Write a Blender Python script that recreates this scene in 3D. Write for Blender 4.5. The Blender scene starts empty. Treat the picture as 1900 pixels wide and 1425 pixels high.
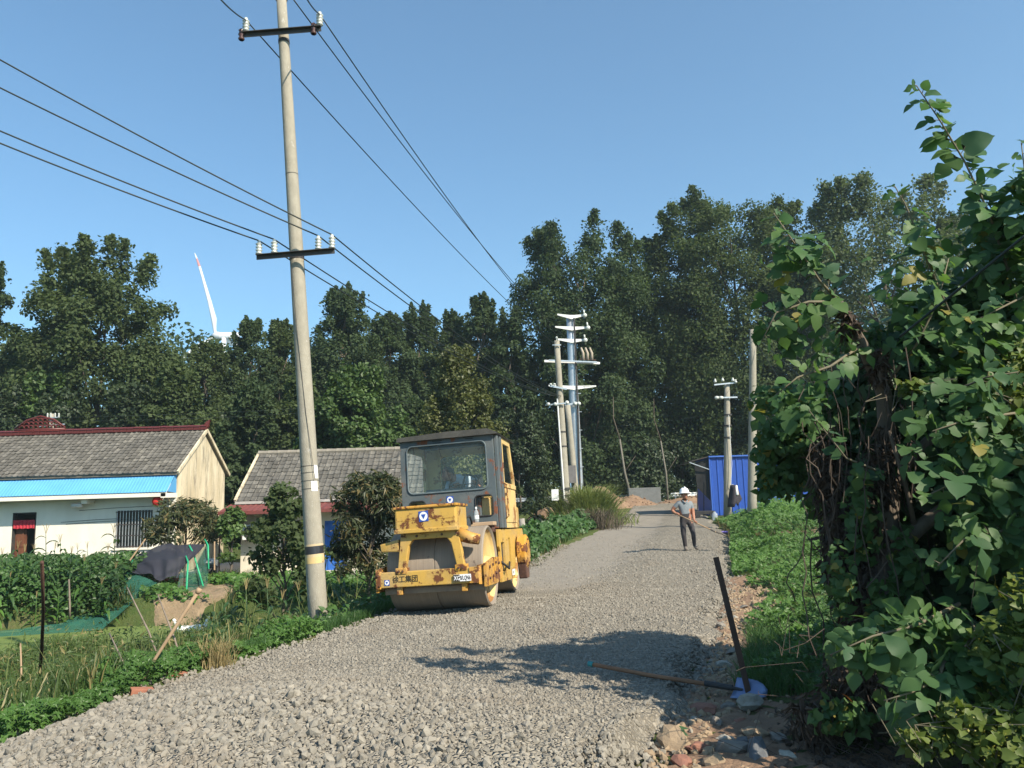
import bpy, bmesh, math, random
import numpy as np
from mathutils import Vector, Matrix, Euler

scene = bpy.context.scene
col = scene.collection
rng = np.random.default_rng(7)
random.seed(7)
R = math.radians

# ------------------------------------------------------------------ camera
CAM_H, FPX = 1.7, 1427.0            # eye height (m), focal length in photo pixels (1900 wide)
PITCH, ROLL = R(8.12), R(1.75)
Fv = np.array([0, math.cos(PITCH), math.sin(PITCH)])
U0 = np.array([0, -math.sin(PITCH), math.cos(PITCH)])
R0 = np.array([1.0, 0, 0])
Rv = math.cos(ROLL) * R0 - math.sin(ROLL) * U0
Uv = math.cos(ROLL) * U0 + math.sin(ROLL) * R0
CP = np.array([0, 0, CAM_H])
cam = bpy.data.cameras.new('camera')
cam.sensor_width = 36
cam.lens = FPX / 1900 * 36
cam.clip_start, cam.clip_end = 0.05, 6000
cam_ob = bpy.data.objects.new('camera', cam)
col.objects.link(cam_ob)
cam_ob.matrix_world = Matrix(((Rv[0], Uv[0], -Fv[0], 0), (Rv[1], Uv[1], -Fv[1], 0), (Rv[2], Uv[2], -Fv[2], CAM_H), (0, 0, 0, 1)))
scene.camera = cam_ob

# ------------------------------------------------------------------ sky and sun
SUN_AZ, SUN_EL = R(46), R(40)       # sun behind the viewer, to the right
world = bpy.data.worlds.new('World')
scene.world = world
world.use_nodes = True
nt = world.node_tree
bg = nt.nodes['Background']
sky = nt.nodes.new('ShaderNodeTexSky')
sky.sky_type = 'NISHITA'
sky.sun_disc = False
sky.sun_elevation = SUN_EL
sky.sun_rotation = math.pi - SUN_AZ   # measured from +Y, clockwise
sky.air_density, sky.dust_density, sky.ozone_density = 1.0, 0.8, 6.5
tint = nt.nodes.new('ShaderNodeMix'); tint.data_type = 'RGBA'; tint.blend_type = 'MULTIPLY'; tint.inputs[0].default_value = 1
tint.inputs[7].default_value = (.86, 1.04, .97, 1)      # even, slightly cyan summer sky
nt.links.new(sky.outputs[0], tint.inputs[6]); nt.links.new(tint.outputs[2], bg.inputs[0])
bg.inputs[1].default_value = 0.098
sun = bpy.data.lights.new('sun', 'SUN')
sun.energy, sun.angle, sun.color = 4.3, R(0.53), (1.0, 0.895, 0.74)
sun_ob = bpy.data.objects.new('sun', sun)
col.objects.link(sun_ob)
to_sun = Vector((math.sin(SUN_AZ) * math.cos(SUN_EL), -math.cos(SUN_AZ) * math.cos(SUN_EL), math.sin(SUN_EL)))
sun_ob.rotation_euler = to_sun.to_track_quat('Z', 'Y').to_euler()
scene.view_settings.view_transform = 'Standard'
scene.view_settings.look = 'None'
scene.view_settings.exposure = 1.1
scene.view_settings.gamma = 1.0
scene.cycles.max_bounces = 6
scene.cycles.transparent_max_bounces = 12
scene.cycles.use_denoising = True

# ------------------------------------------------------------------ helpers
def ray(px, py):
    return Fv + (px - 950) / FPX * Rv + (712.5 - py) / FPX * Uv
def at(px, py, Y):
    d = ray(px, py)
    return CP + d * (Y / d[1])
def sm(a, b, x):
    t = np.clip((np.asarray(x, float) - a) / (b - a), 0, 1)
    return t * t * (3 - 2 * t)

class MB:
    """collects shapes into one mesh"""
    def __init__(s):
        s.v, s.f, s.mi = [], [], []
        s.m = 0
    def add(s, vs, fs):
        o = len(s.v)
        s.v += [tuple(float(c) for c in p) for p in vs]
        s.f += [tuple(i + o for i in f) for f in fs]
        s.mi += [s.m] * len(fs)
        return s
    def box(s, x0, x1, y0, y1, z0, z1):
        return s.add([(x0,y0,z0),(x1,y0,z0),(x1,y1,z0),(x0,y1,z0),(x0,y0,z1),(x1,y0,z1),(x1,y1,z1),(x0,y1,z1)],
                     [(0,3,2,1),(4,5,6,7),(0,1,5,4),(1,2,6,5),(2,3,7,6),(3,0,4,7)])
    def bar(s, p, q, w, h, up=(0,0,1)):
        p, q = Vector(p), Vector(q)
        d = (q - p).normalized(); u = Vector(up)
        r = d.cross(u)
        r = r.normalized() if r.length > 1e-5 else Vector((1,0,0))
        u = r.cross(d)
        r, u = r * w / 2, u * h / 2
        return s.add([p-r-u, p+r-u, p+r+u, p-r+u, q-r-u, q+r-u, q+r+u, q-r+u],
                     [(0,1,2,3),(7,6,5,4),(0,4,5,1),(1,5,6,2),(2,6,7,3),(3,7,4,0)])
    def tube(s, pts, rad, n=8, caps=True):
        pts = [Vector(p) for p in pts]
        if not hasattr(rad, '__len__'): rad = [rad] * len(pts)
        vs, fs = [], []
        d0 = (pts[1] - pts[0]).normalized()
        a = d0.orthogonal().normalized()
        for i, p in enumerate(pts):
            d = (pts[min(i+1, len(pts)-1)] - pts[max(i-1, 0)]).normalized()
            a = (a - d * a.dot(d)).normalized(); b = d.cross(a)
            for k in range(n):
                t = 2 * math.pi * k / n
                vs.append(p + (a * math.cos(t) + b * math.sin(t)) * rad[i])
        for i in range(len(pts) - 1):
            for k in range(n):
                fs.append((i*n+k, i*n+(k+1)%n, (i+1)*n+(k+1)%n, (i+1)*n+k))
        if caps:
            fs.append(tuple(range(n))[::-1]); fs.append(tuple(range((len(pts)-1)*n, len(pts)*n)))
        return s.add(vs, fs)
    def lathe(s, prof, c=(0,0,0), axis='z', n=24):
        """prof: (radius, along) pairs"""
        vs, fs = [], []
        for r, h in prof:
            for k in range(n):
                t = 2 * math.pi * k / n
                a, b = r * math.cos(t), r * math.sin(t)
                p = {'z': (a, b, h), 'x': (h, a, b), 'y': (b, h, a)}[axis]
                vs.append((p[0]+c[0], p[1]+c[1], p[2]+c[2]))
        for i in range(len(prof)-1):
            for k in range(n):
                fs.append((i*n+k, i*n+(k+1)%n, (i+1)*n+(k+1)%n, (i+1)*n+k))
        return s.add(vs, fs)
    def build(s, name, mat, parent=None, smooth=False, bevel=0):
        me = bpy.data.meshes.new(name)
        me.from_pydata(s.v, [], s.f)
        mats = mat if isinstance(mat, (list, tuple)) else [mat]
        for m in mats: me.materials.append(m)
        if len(mats) > 1: me.polygons.foreach_set('material_index', s.mi)
        if smooth: me.polygons.foreach_set('use_smooth', [True] * len(me.polygons))
        o = link(name, me, parent)
        if bevel:
            b = o.modifiers.new('bevel', 'BEVEL'); b.width = bevel; b.segments = 2; b.limit_method = 'ANGLE'
        return o

def link(name, me, parent=None):
    o = bpy.data.objects.new(name, me)
    col.objects.link(o)
    if parent is not None: o.parent = parent
    return o
def tag(o, label=None, cat=None, group=None, kind=None):
    if label: o['label'] = label
    if cat: o['category'] = cat
    if group: o['group'] = group
    if kind: o['kind'] = kind
    return o
def empty(name, loc=(0,0,0), label=None, cat=None, group=None, rz=0):
    o = bpy.data.objects.new(name, None); col.objects.link(o)
    o.empty_display_size = 0.1
    o.location = [float(c) for c in loc]; o.rotation_euler = (0, 0, rz)
    return tag(o, label, cat, group)
def npmesh(name, V, F, mat, parent=None, smooth=False, mi=None):
    """V (n,3) array, F (m,k) array of equal sized faces"""
    V = np.ascontiguousarray(V, dtype=np.float32); F = np.ascontiguousarray(F, dtype=np.int32)
    me = bpy.data.meshes.new(name)
    me.vertices.add(len(V)); me.vertices.foreach_set('co', V.ravel())
    k = F.shape[1]
    me.loops.add(F.size); me.loops.foreach_set('vertex_index', F.ravel())
    me.polygons.add(len(F))
    me.polygons.foreach_set('loop_start', np.arange(0, F.size, k, dtype=np.int32))
    me.polygons.foreach_set('loop_total', np.full(len(F), k, dtype=np.int32))
    for m in (mat if isinstance(mat, (list, tuple)) else [mat]): me.materials.append(m)
    if mi is not None: me.polygons.foreach_set('material_index', np.ascontiguousarray(mi, dtype=np.int32))
    me.polygons.foreach_set('use_smooth', np.full(len(F), bool(smooth)))
    me.update(calc_edges=True)
    return link(name, me, parent)
def plate(outer, holes, thick, plane='xz', off=0.0, mb=None):
    """flat plate with holes: outlines in 2-D, extruded along the third axis from off to off+thick"""
    bm = bmesh.new()
    edges = []
    for loop in [outer] + list(holes):
        vs = [bm.verts.new((p[0], p[1], 0)) for p in loop]
        for i in range(len(vs)): edges.append(bm.edges.new((vs[i], vs[(i+1) % len(vs)])))
    r = bmesh.ops.triangle_fill(bm, use_beauty=True, edges=edges)
    faces = [g for g in r['geom'] if isinstance(g, bmesh.types.BMFace)]
    e = bmesh.ops.extrude_face_region(bm, geom=faces)
    for g in e['geom']:
        if isinstance(g, bmesh.types.BMVert): g.co.z += thick
    bmesh.ops.recalc_face_normals(bm, faces=bm.faces)
    bm.verts.index_update()
    f3 = {'xz': lambda p: (p[0], off + p[2], p[1]), 'yz': lambda p: (off + p[2], p[0], p[1]), 'xy': lambda p: (p[0], p[1], off + p[2])}[plane]
    mb = mb or MB()
    mb.add([f3(v.co) for v in bm.verts], [[v.index for v in f.verts] for f in bm.faces])
    bm.free()
    return mb
def rrect(x0, x1, z0, z1, r, n=5):
    out = []
    for cx, cz, a in ((x1-r, z1-r, 0), (x0+r, z1-r, 90), (x0+r, z0+r, 180), (x1-r, z0+r, 270)):
        for i in range(n+1):
            t = R(a + 90 * i / n); out.append((cx + r*math.cos(t), cz + r*math.sin(t)))
    return out
def copy_tree(o, parent=None):
    c = o.copy(); col.objects.link(c); c.parent = parent
    for ch in list(o.children): copy_tree(ch, c)
    return c

# ------------------------------------------------------------------ materials
def nodes_of(name):
    m = bpy.data.materials.new(name); m.use_nodes = True
    return m, m.node_tree, m.node_tree.nodes['Principled BSDF']
def mixc(nt, fac, a, b, mode='MIX'):
    n = nt.nodes.new('ShaderNodeMix'); n.data_type = 'RGBA'; n.blend_type = mode
    for sock, v in ((n.inputs[0], fac), (n.inputs[6], a), (n.inputs[7], b)):
        if isinstance(v, bpy.types.NodeSocket): nt.links.new(v, sock)
        elif isinstance(v, (int, float)): sock.default_value = v
        else: sock.default_value = (*v, 1)
    return n.outputs[2]
def ramp(nt, val, a, b, lo=0.0, hi=1.0):
    n = nt.nodes.new('ShaderNodeMapRange'); n.clamp = True
    nt.links.new(val, n.inputs[0])
    n.inputs[1].default_value, n.inputs[2].default_value, n.inputs[3].default_value, n.inputs[4].default_value = a, b, lo, hi
    return n.outputs[0]
def noise(nt, scale, detail=4, rough=.6, vec=None, kind='fac'):
    n = nt.nodes.new('ShaderNodeTexNoise')
    n.inputs['Scale'].default_value = scale; n.inputs['Detail'].default_value = detail; n.inputs['Roughness'].default_value = rough
    if vec is not None: nt.links.new(vec, n.inputs['Vector'])
    return n.outputs[0]
def coords(nt, scale=(1,1,1), world=False):
    if world:
        g = nt.nodes.new('ShaderNodeNewGeometry'); v = g.outputs['Position']
    else:
        t = nt.nodes.new('ShaderNodeTexCoord'); v = t.outputs['Object']
    m = nt.nodes.new('ShaderNodeMapping'); nt.links.new(v, m.inputs[0])
    m.inputs['Scale'].default_value = scale
    return m.outputs[0]
def bump(nt, h, strength=.4, dist=.02):
    b = nt.nodes.new('ShaderNodeBump'); b.inputs['Strength'].default_value = strength; b.inputs['Distance'].default_value = dist
    nt.links.new(h, b.inputs['Height'])
    return b.outputs[0]
def island(nt):
    g = nt.nodes.new('ShaderNodeNewGeometry')
    return g.outputs['Random Per Island']
def mat(name, c, c2=None, scale=4, lo=.35, hi=.65, rough=.85, metal=0, spec=.3, bmp=0, bscale=60, bdist=.01, stretch=(1,1,1), stain=None, stain_scale=2, stain_lo=.55, stain_hi=.7, isl=0, world=False):
    """paint / stone / wood: two tones by noise, optional stains, optional fine relief"""
    m, nt, p = nodes_of(name)
    v = coords(nt, stretch, world)
    c2 = c2 or tuple(x * .75 for x in c)
    out = mixc(nt, ramp(nt, noise(nt, scale, 6, .65, v), lo, hi), c, c2)
    if stain: out = mixc(nt, ramp(nt, noise(nt, stain_scale, 8, .7, v), stain_lo, stain_hi), out, stain)
    if isl: out = mixc(nt, ramp(nt, island(nt), 0, 1, 0, isl), out, tuple(x * .35 for x in c))
    nt.links.new(out, p.inputs['Base Color'])
    p.inputs['Roughness'].default_value = rough; p.inputs['Metallic'].default_value = metal
    p.inputs['Specular IOR Level'].default_value = spec
    if bmp: nt.links.new(bump(nt, noise(nt, bscale, 5, .6, v), bmp, bdist), p.inputs['Normal'])
    return m
def leafmat(name, c, c2, trans=.3, rough=.45, spec=.35, c3=None, f3=.9):
    """leaf: colour differs leaf by leaf, light passes through"""
    m, nt, p = nodes_of(name)
    r = island(nt)
    w = coords(nt, (1,1,1), True)
    base = mixc(nt, r, c, c2)
    base = mixc(nt, ramp(nt, noise(nt, .35, 3, .5, w), .35, .7), base, tuple(x * .72 for x in c2))
    if c3: base = mixc(nt, ramp(nt, r, f3, f3 + .01), base, c3)
    nt.links.new(base, p.inputs['Base Color'])
    p.inputs['Roughness'].default_value = rough; p.inputs['Specular IOR Level'].default_value = spec
    t = nt.nodes.new('ShaderNodeBsdfTranslucent')
    nt.links.new(mixc(nt, 1.0, base, (1.25, 1.3, .7), 'MULTIPLY'), t.inputs[0])
    mx = nt.nodes.new('ShaderNodeMixShader'); mx.inputs[0].default_value = trans
    nt.links.new(p.outputs[0], mx.inputs[1]); nt.links.new(t.outputs[0], mx.inputs[2])
    nt.links.new(mx.outputs[0], nt.nodes['Material Output'].inputs[0])
    return m

m_stone = mat('crushed_stone', (.285,.262,.217), (.212,.192,.157), scale=9, rough=.95, isl=.5, bmp=.5, bscale=90, bdist=.006, stain=(.20,.165,.125), stain_scale=.8, stain_lo=.52, stain_hi=.72)
m_concrete = mat('concrete', (.325,.30,.24), (.235,.215,.17), scale=9, lo=.3, hi=.7, rough=.92, bmp=.6, bscale=55, stain=(.44,.42,.37), stain_scale=9, stain_lo=.6, stain_hi=.7, stretch=(1,1,.5))
m_steel = mat('galvanised', (.55,.58,.60), (.45,.48,.50), scale=6, rough=.42, metal=.65, spec=.5)
m_dark = mat('dark_iron', (.035,.035,.037), (.06,.055,.05), rough=.6, stain=(.12,.05,.03))
m_porcelain = mat('porcelain', (.50,.52,.48), (.42,.44,.40), rough=.2, spec=.6)
m_brown_glaze = mat('brown_glaze', (.06,.025,.018), (.09,.04,.03), rough=.3, spec=.5)
m_cable = mat('cable', (.012,.022,.018), (.02,.025,.022), rough=.5)
m_white = mat('white_paint', (.74,.74,.72), (.66,.66,.63), rough=.6)
m_wood = mat('bleached_wood', (.34,.24,.15), (.25,.17,.10), scale=14, stretch=(1,1,.12), rough=.85, bmp=.4)
m_wood_grey = mat('weathered_wood', (.22,.18,.14), (.15,.12,.095), scale=14, stretch=(1,1,.15), rough=.9, bmp=.4)
m_rust = mat('rusty_iron', (.105,.055,.04), (.07,.038,.03), scale=20, rough=.9, bmp=.5, stain=(.16,.075,.04))
m_bark = mat('bark', (.13,.105,.08), (.085,.07,.055), scale=12, stretch=(1,1,.3), rough=.95, bmp=.6, bscale=30)
m_soil = mat('soil', (.25,.165,.105), (.18,.115,.075), scale=2.2, rough=1, bmp=.7, bscale=18, bdist=.05, world=True)
m_brick = mat('brick', (.33,.14,.085), (.25,.105,.07), scale=12, rough=.95, bmp=.4)
m_black = mat('black_rubber', (.02,.02,.021), (.03,.03,.03), rough=.7)
# ------------------------------------------------------------------ terrain
LY = [-40, 0, 5.7, 6.3, 7.6, 8.6, 9.4, 10.8, 12.2, 16, 20, 27, 36, 45, 56, 400]
LX = [-3.6, -3.6, -3.75, -3.7, -3.65, -3.3, -2.98, -2.4, -1.98, -.8, .35, 1.75, 4.2, 6.4, 8.5, 8.5]
RY = [-40, 4, 5, 5.4, 7.1, 8.9, 13.5, 20, 28, 38, 45, 56, 400]
RX = [.6, .62, .7, .8, 1.55, 2.2, 3.6, 5.3, 7.6, 9.4, 10.6, 13, 13]
def XL(y): return np.interp(y, LY, LX)
def XR(y): return np.interp(y, RY, RX)
def zr(y): return np.interp(y, [0, 22, 31, 40, 50, 60, 70], [0, .0, .1, .3, .6, .8, .85])
POND = (-12.0, 20.2, 8.2, 3.2)
def pond_r(x, y):
    return np.sqrt(((x - POND[0]) / POND[2]) ** 2 + ((y - POND[1]) / POND[3]) ** 2)
def g(x, y):
    """height of the ground"""
    x = np.asarray(x, float); y = np.asarray(y, float)
    road = zr(y) - .05
    inside = sm(0, .5, x - XL(y)) * sm(0, .5, XR(y) - x)
    field = np.interp(y, [-40, 6, 14, 26, 35, 46, 60, 75], [-.9, -1.0, -1.3, -1.05, -1.05, -.5, .4, .7])
    field = field - 1.15 * sm(1.12, .82, pond_r(x, y))
    d = XL(y) - x
    wide = np.interp(y, [0, 12, 20, 30, 50], [3.8, 3.8, 4.5, 6.5, 8])
    z = road + (field - road) * sm(0.0, 1.0, d / wide)
    dr = x - XR(y)
    z = z + .22 * sm(.1, 2.5, dr) + .12 * np.sin(x * 1.3 + y * .7) * sm(.5, 3, dr)
    z = z + .04 * np.sin(x * 2.1 + 1.3 * y) * sm(.2, 1.5, np.maximum(d, dr))
    z = z - .22 * inside * (1 - sm(56, 62, y))
    return z * (1 - sm(64, 70, y)) + (.75) * sm(64, 70, y)
def road_z(x, y):
    """top of the laid stone: the loose heap in front, the lower rolled lane behind the roller"""
    x = np.asarray(x, float); y = np.asarray(y, float)
    u = (x - XL(y)) / np.maximum(XR(y) - XL(y), .1)
    z = zr(y) + .02
    z = z - .11 * sm(.62, .40, u) * sm(12.6, 14, y) * (1 - sm(30, 44, y))
    z = z - .06 * sm(.35, 0, u) * (1 - sm(14, 20, y))
    heap = np.exp(-(((x + 1.9) / 1.75) ** 2 + ((y - 5.6) / 1.35) ** 2)) * .30 + np.exp(-(((x - .1) / 1.0) ** 2 + ((y - 5.1) / .9) ** 2)) * .12
    z = z + heap
    z = z + .018 * np.sin(x * 3.7 + y * 1.9) * np.sin(y * 2.7 - x) * (1 - sm(14, 22, y))
    edge = sm(0, .035, u) * sm(1, .95, u)
    return z * edge + (1 - edge) * (g(x, y) - .03)
def gnd(px, py, y0=3.0, y1=120.0, fn=g):
    """where the line of sight through a photo pixel meets the ground"""
    d = ray(px, py); ys = np.geomspace(y0, y1, 4000)
    P = CP + np.outer(ys / d[1], d)
    hit = np.nonzero(P[:, 2] < fn(P[:, 0], P[:, 1]))[0]
    i = hit[0] if len(hit) else len(ys) - 1
    return np.array([P[i, 0], P[i, 1], float(fn(P[i, 0], P[i, 1]))])
def onroad(x, y): return np.array([x, y, float(road_z(x, y))])

def grid(xs, ys, fz):
    X, Y = np.meshgrid(xs, ys)
    V = np.stack([X, Y, fz(X, Y)], -1).reshape(-1, 3)
    nx, ny = len(xs), len(ys)
    i = (np.arange(ny - 1)[:, None] * nx + np.arange(nx - 1)[None]).ravel()
    return V, np.stack([i, i + 1, i + nx + 1, i + nx], 1)

def ground_material():
    m, nt, p = nodes_of('grassy_soil')
    v = coords(nt, (1,1,1), True)
    a = mixc(nt, ramp(nt, noise(nt, 3.0, 6, .7, v), .35, .65), (.055,.085,.025), (.085,.10,.035))
    a = mixc(nt, ramp(nt, noise(nt, .55, 5, .6, v), .52, .66), a, (.20,.145,.09))
    nt.links.new(a, p.inputs['Base Color']); p.inputs['Roughness'].default_value = 1
    p.inputs['Specular IOR Level'].default_value = .1
    nt.links.new(bump(nt, noise(nt, 9, 6, .7, v), .8, .08), p.inputs['Normal'])
    return m
xs = np.unique(np.concatenate([np.linspace(-600, -40, 24), np.linspace(-40, -14, 44), np.linspace(-14, 14, 190), np.linspace(14, 40, 40), np.linspace(40, 600, 24)]))
ys = np.unique(np.concatenate([np.linspace(-60, 2, 24), np.linspace(2, 34, 190), np.linspace(34, 80, 70), np.linspace(80, 650, 30)]))
V, F = grid(xs, ys, g)
tag(npmesh('ground', V, F, ground_material(), smooth=True), kind='structure')

def road_material():
    m, nt, p = nodes_of('gravel_road')
    v = coords(nt, (1,1,1), True)
    vo = nt.nodes.new('ShaderNodeTexVoronoi'); vo.inputs['Scale'].default_value = 26; nt.links.new(v, vo.inputs['Vector'])
    vo2 = nt.nodes.new('ShaderNodeTexVoronoi'); vo2.inputs['Scale'].default_value = 26; vo2.feature = 'DISTANCE_TO_EDGE'; nt.links.new(v, vo2.inputs['Vector'])
    sep = nt.nodes.new('ShaderNodeSeparateColor'); nt.links.new(vo.outputs['Color'], sep.inputs[0])
    a = mixc(nt, sep.outputs[0], (.33,.30,.245), (.23,.207,.165))
    a = mixc(nt, ramp(nt, vo2.outputs[0], 0, .12, .3, 0), a, (.19,.17,.14))
    b = mixc(nt, ramp(nt, noise(nt, 2.2, 7, .7, v), .3, .7), (.30,.272,.225), (.235,.21,.175))
    b = mixc(nt, ramp(nt, noise(nt, 45, 6, .8, v), .4, .65, 0, .6), b, (.20,.18,.15))
    # the lane already rolled is fine and dusty: attribute painted per vertex from the layout of the lanes
    at_ = nt.nodes.new('ShaderNodeAttribute'); at_.attribute_name = 'rolled'
    n2 = noise(nt, 3.5, 6, .7, v)
    add = nt.nodes.new('ShaderNodeMath'); add.operation = 'ADD'; nt.links.new(at_.outputs['Fac'], add.inputs[0])
    nt.links.new(ramp(nt, n2, .3, .7, -.3, .3), add.inputs[1])
    fac = ramp(nt, add.outputs[0], .35, .65)
    c = mixc(nt, fac, a, b)
    c = mixc(nt, ramp(nt, noise(nt, .7, 6, .7, v), .5, .75, 0, .35), c, (.30,.255,.20))
    nt.links.new(c, p.inputs['Base Color']); p.inputs['Roughness'].default_value = .97; p.inputs['Specular IOR Level'].default_value = .15
    inv = nt.nodes.new('ShaderNodeMath'); inv.operation = 'SUBTRACT'; inv.inputs[0].default_value = 1; nt.links.new(fac, inv.inputs[1])
    h = nt.nodes.new('ShaderNodeMath'); h.operation = 'MULTIPLY'
    nt.links.new(ramp(nt, vo2.outputs[0], 0, .3), h.inputs[0]); nt.links.new(ramp(nt, inv.outputs[0], 0, 1, .35, 1), h.inputs[1])
    nt.links.new(bump(nt, h.outputs[0], .9, .03), p.inputs['Normal'])
    return m
ty = np.concatenate([np.linspace(-6, 3, 12), np.linspace(3.1, 20, 170), np.linspace(20.2, 64, 130)])
tu = np.concatenate([[0, .012, .024, .036], np.linspace(.06, .94, 60), [.95, .965, .98, 1]])
Yg, Ug = np.meshgrid(ty, tu, indexing='ij')
wob = .10 * np.sin(Yg * 2.3) + .07 * np.sin(Yg * 5.1 + 1) + .05 * np.sin(Yg * 11.3)
XLg = XL(Yg) + wob * (1 - sm(25, 50, Yg)); XRg = XR(Yg) + .12 * np.sin(Yg * 1.9 + 2) + .07 * np.sin(Yg * 6.1)
Xg = XLg + (XRg - XLg) * Ug
def road_zu(x, y, u):
    z = zr(y) + .02
    return z
Zg = road_z(np.clip(Xg, XL(Yg) + .036 * (XR(Yg) - XL(Yg)), XR(Yg) - .05 * (XR(Yg) - XL(Yg))), Yg)
e = sm(0, .036, Ug) * sm(1, .95, Ug)
Zg = Zg * e + (1 - e) * (g(Xg, Yg) - .04)
V = np.stack([Xg, Yg, Zg], -1).reshape(-1, 3)
nu, ny = len(tu), len(ty)
i = (np.arange(ny - 1)[:, None] * nu + np.arange(nu - 1)[None]).ravel()
road = npmesh('road', V, np.stack([i, i + 1, i + nu + 1, i + nu], 1), road_material(), smooth=True)
tag(road, kind='structure')
ul = Ug.ravel(); yl = Yg.ravel()
rolled = (sm(.62, .42, ul) * sm(13.5, 16, yl) * (1 - sm(44, 50, yl)) + .25 * sm(40, 46, yl))
att = road.data.attributes.new('rolled', 'FLOAT', 'POINT'); att.data.foreach_set('value', rolled.astype(np.float32))

# pond covered with duckweed
def pond_material():
    m, nt, p = nodes_of('duckweed_water')
    v = coords(nt, (1,1,1), True)
    c = mixc(nt, ramp(nt, noise(nt, 1.2, 6, .7, v), .35, .65), (.135,.185,.05), (.105,.155,.045))
    c = mixc(nt, ramp(nt, noise(nt, 40, 3, .7, v), .45, .6), c, (.16,.20,.06))
    c = mixc(nt, ramp(nt, noise(nt, .5, 5, .7, v), .66, .7), c, (.03,.05,.03))
    nt.links.new(c, p.inputs['Base Color']); p.inputs['Roughness'].default_value = .55; p.inputs['Specular IOR Level'].default_value = .2
    nt.links.new(bump(nt, noise(nt, 60, 3, .6, v), .2, .01), p.inputs['Normal'])
    return m
n = 64
ring = [(POND[0] + POND[2] * 1.1 * math.cos(2*math.pi*k/n), POND[1] + POND[3] * 1.12 * math.sin(2*math.pi*k/n), -1.8) for k in range(n)]
tag(MB().add(ring, [tuple(range(n))]).build('pond_water', pond_material()), kind='structure')

# ------------------------------------------------------------------ crushed stone
def stone_shapes(sub, count, seed):
    rs = np.random.default_rng(seed); out = []
    bm = bmesh.new(); bmesh.ops.create_icosphere(bm, subdivisions=sub, radius=1)
    bm.verts.index_update()
    base = np.array([v.co[:] for v in bm.verts]); faces = np.array([[v.index for v in f.verts] for f in bm.faces]); bm.free()
    for k in range(count):
        v = base.copy()
        v *= rs.uniform(.68, 1.12, size=(len(v), 1))
        for _ in range(4):
            nrm = rs.normal(size=3); nrm /= np.linalg.norm(nrm)
            dd = rs.uniform(.45, .75); t = v @ nrm
            v -= np.outer(np.maximum(t - dd, 0), nrm)
        v *= 1.15
        v *= np.array([rs.uniform(.85, 1.25), rs.uniform(.7, 1.0), rs.uniform(.55, .85)])
        out.append(v)
    return np.array(out), faces
def scatter_stones(name, P, size, sub, seed, material=m_stone, nshapes=24, parent=None):
    shapes, faces = stone_shapes(sub, nshapes, seed)
    rs = np.random.default_rng(seed + 1); n = len(P)
    q = rs.normal(size=(n, 4)); q /= np.linalg.norm(q, axis=1, keepdims=True)
    w, x, y, z = q.T
    Rm = np.stack([1-2*(y*y+z*z), 2*(x*y-z*w), 2*(x*z+y*w), 2*(x*y+z*w), 1-2*(x*x+z*z), 2*(y*z-x*w), 2*(x*z-y*w), 2*(y*z+x*w), 1-2*(x*x+y*y)], 1).reshape(n, 3, 3)
    S = shapes[rs.integers(0, nshapes, n)] * size[:, None, None]
    V = np.einsum('nij,nvj->nvi', Rm, S) + P[:, None]
    nv = shapes.shape[1]
    F = faces[None] + (np.arange(n) * nv)[:, None, None]
    return npmesh(name, V.reshape(-1, 3), F.reshape(-1, 3), material, parent)
def stone_field(n, y0, y1, smin, smax, wfn, seed, sink=.25, ulo=.0, uhi=1.0, jit=.4):
    rs = np.random.default_rng(seed)
    y = rs.uniform(y0, y1, n); u = rs.uniform(ulo, uhi, n)
    w = (XR(y) - XL(y)) / 6.0
    keep = rs.uniform(0, 1, n) < w * wfn(u, y)
    y, u = y[keep], u[keep]; x = XL(y) + (XR(y) - XL(y)) * u
    s = smin * (smax / smin) ** (rs.uniform(0, 1, len(x)) ** 2.0)
    z = road_z(x, y) + s * rs.uniform(-sink, jit, len(x))
    return np.stack([x, y, z], 1), s
# big loose stone of the heap in front, then the spread layer, then the far layer (radii in metres)
heapw = lambda u, y: np.clip(np.exp(-(((XL(y) + (XR(y)-XL(y))*u + 2.0) / 1.6) ** 2 + ((y - 5.2) / 1.35) ** 2)) * 1.5 - .08, 0, 1)
P, s = stone_field(24000, 3.6, 9.4, .014, .044, heapw, 11)
tag(scatter_stones('gravel_heap', P, s, 1, 3, nshapes=60), 'heap of coarse grey crushed stone spilled in the foreground', 'gravel', kind='stuff')
P, s = stone_field(64000, 3.6, 13.5, .0075, .027, lambda u, y: 1 - .5 * heapw(u, y), 12, jit=.25)
tag(scatter_stones('gravel', P, s, 1, 5), 'loose grey crushed stone spread over the near road', 'gravel', kind='stuff')
P, s = stone_field(26000, 13.3, 30, .014, .030, lambda u, y: np.where((u > .43 + .05*np.sin(y*3)) | (y > 44), .95, .22) * (1 - .6 * sm(20, 30, y)), 13, jit=.15)
tag(scatter_stones('gravel', P, s, 1, 6), 'finer crushed stone on the farther right half of the road', 'gravel', kind='stuff')
# stones that rolled off the edges
rs = np.random.default_rng(21)
NE = 7000; y = 3.8 + 22*rs.uniform(0, 1, NE)**1.7; side = rs.uniform(0, 1, NE) < .5
off = np.abs(rs.normal(0, .22, NE)) - .12
x = np.where(side, XL(y) - off + .12, XR(y) + off - .12)
P = np.stack([x, y, np.maximum(g(x, y), road_z(np.clip(x, XL(y), XR(y)), y)) * (off < .1) + g(x, y) * (off >= .1) + .012], 1)
tag(scatter_stones('gravel_edge', P, .010 + .026*rs.uniform(0, 1, NE)**2, 1, 8), 'stray crushed stones along both road edges', 'gravel', kind='stuff')

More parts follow.
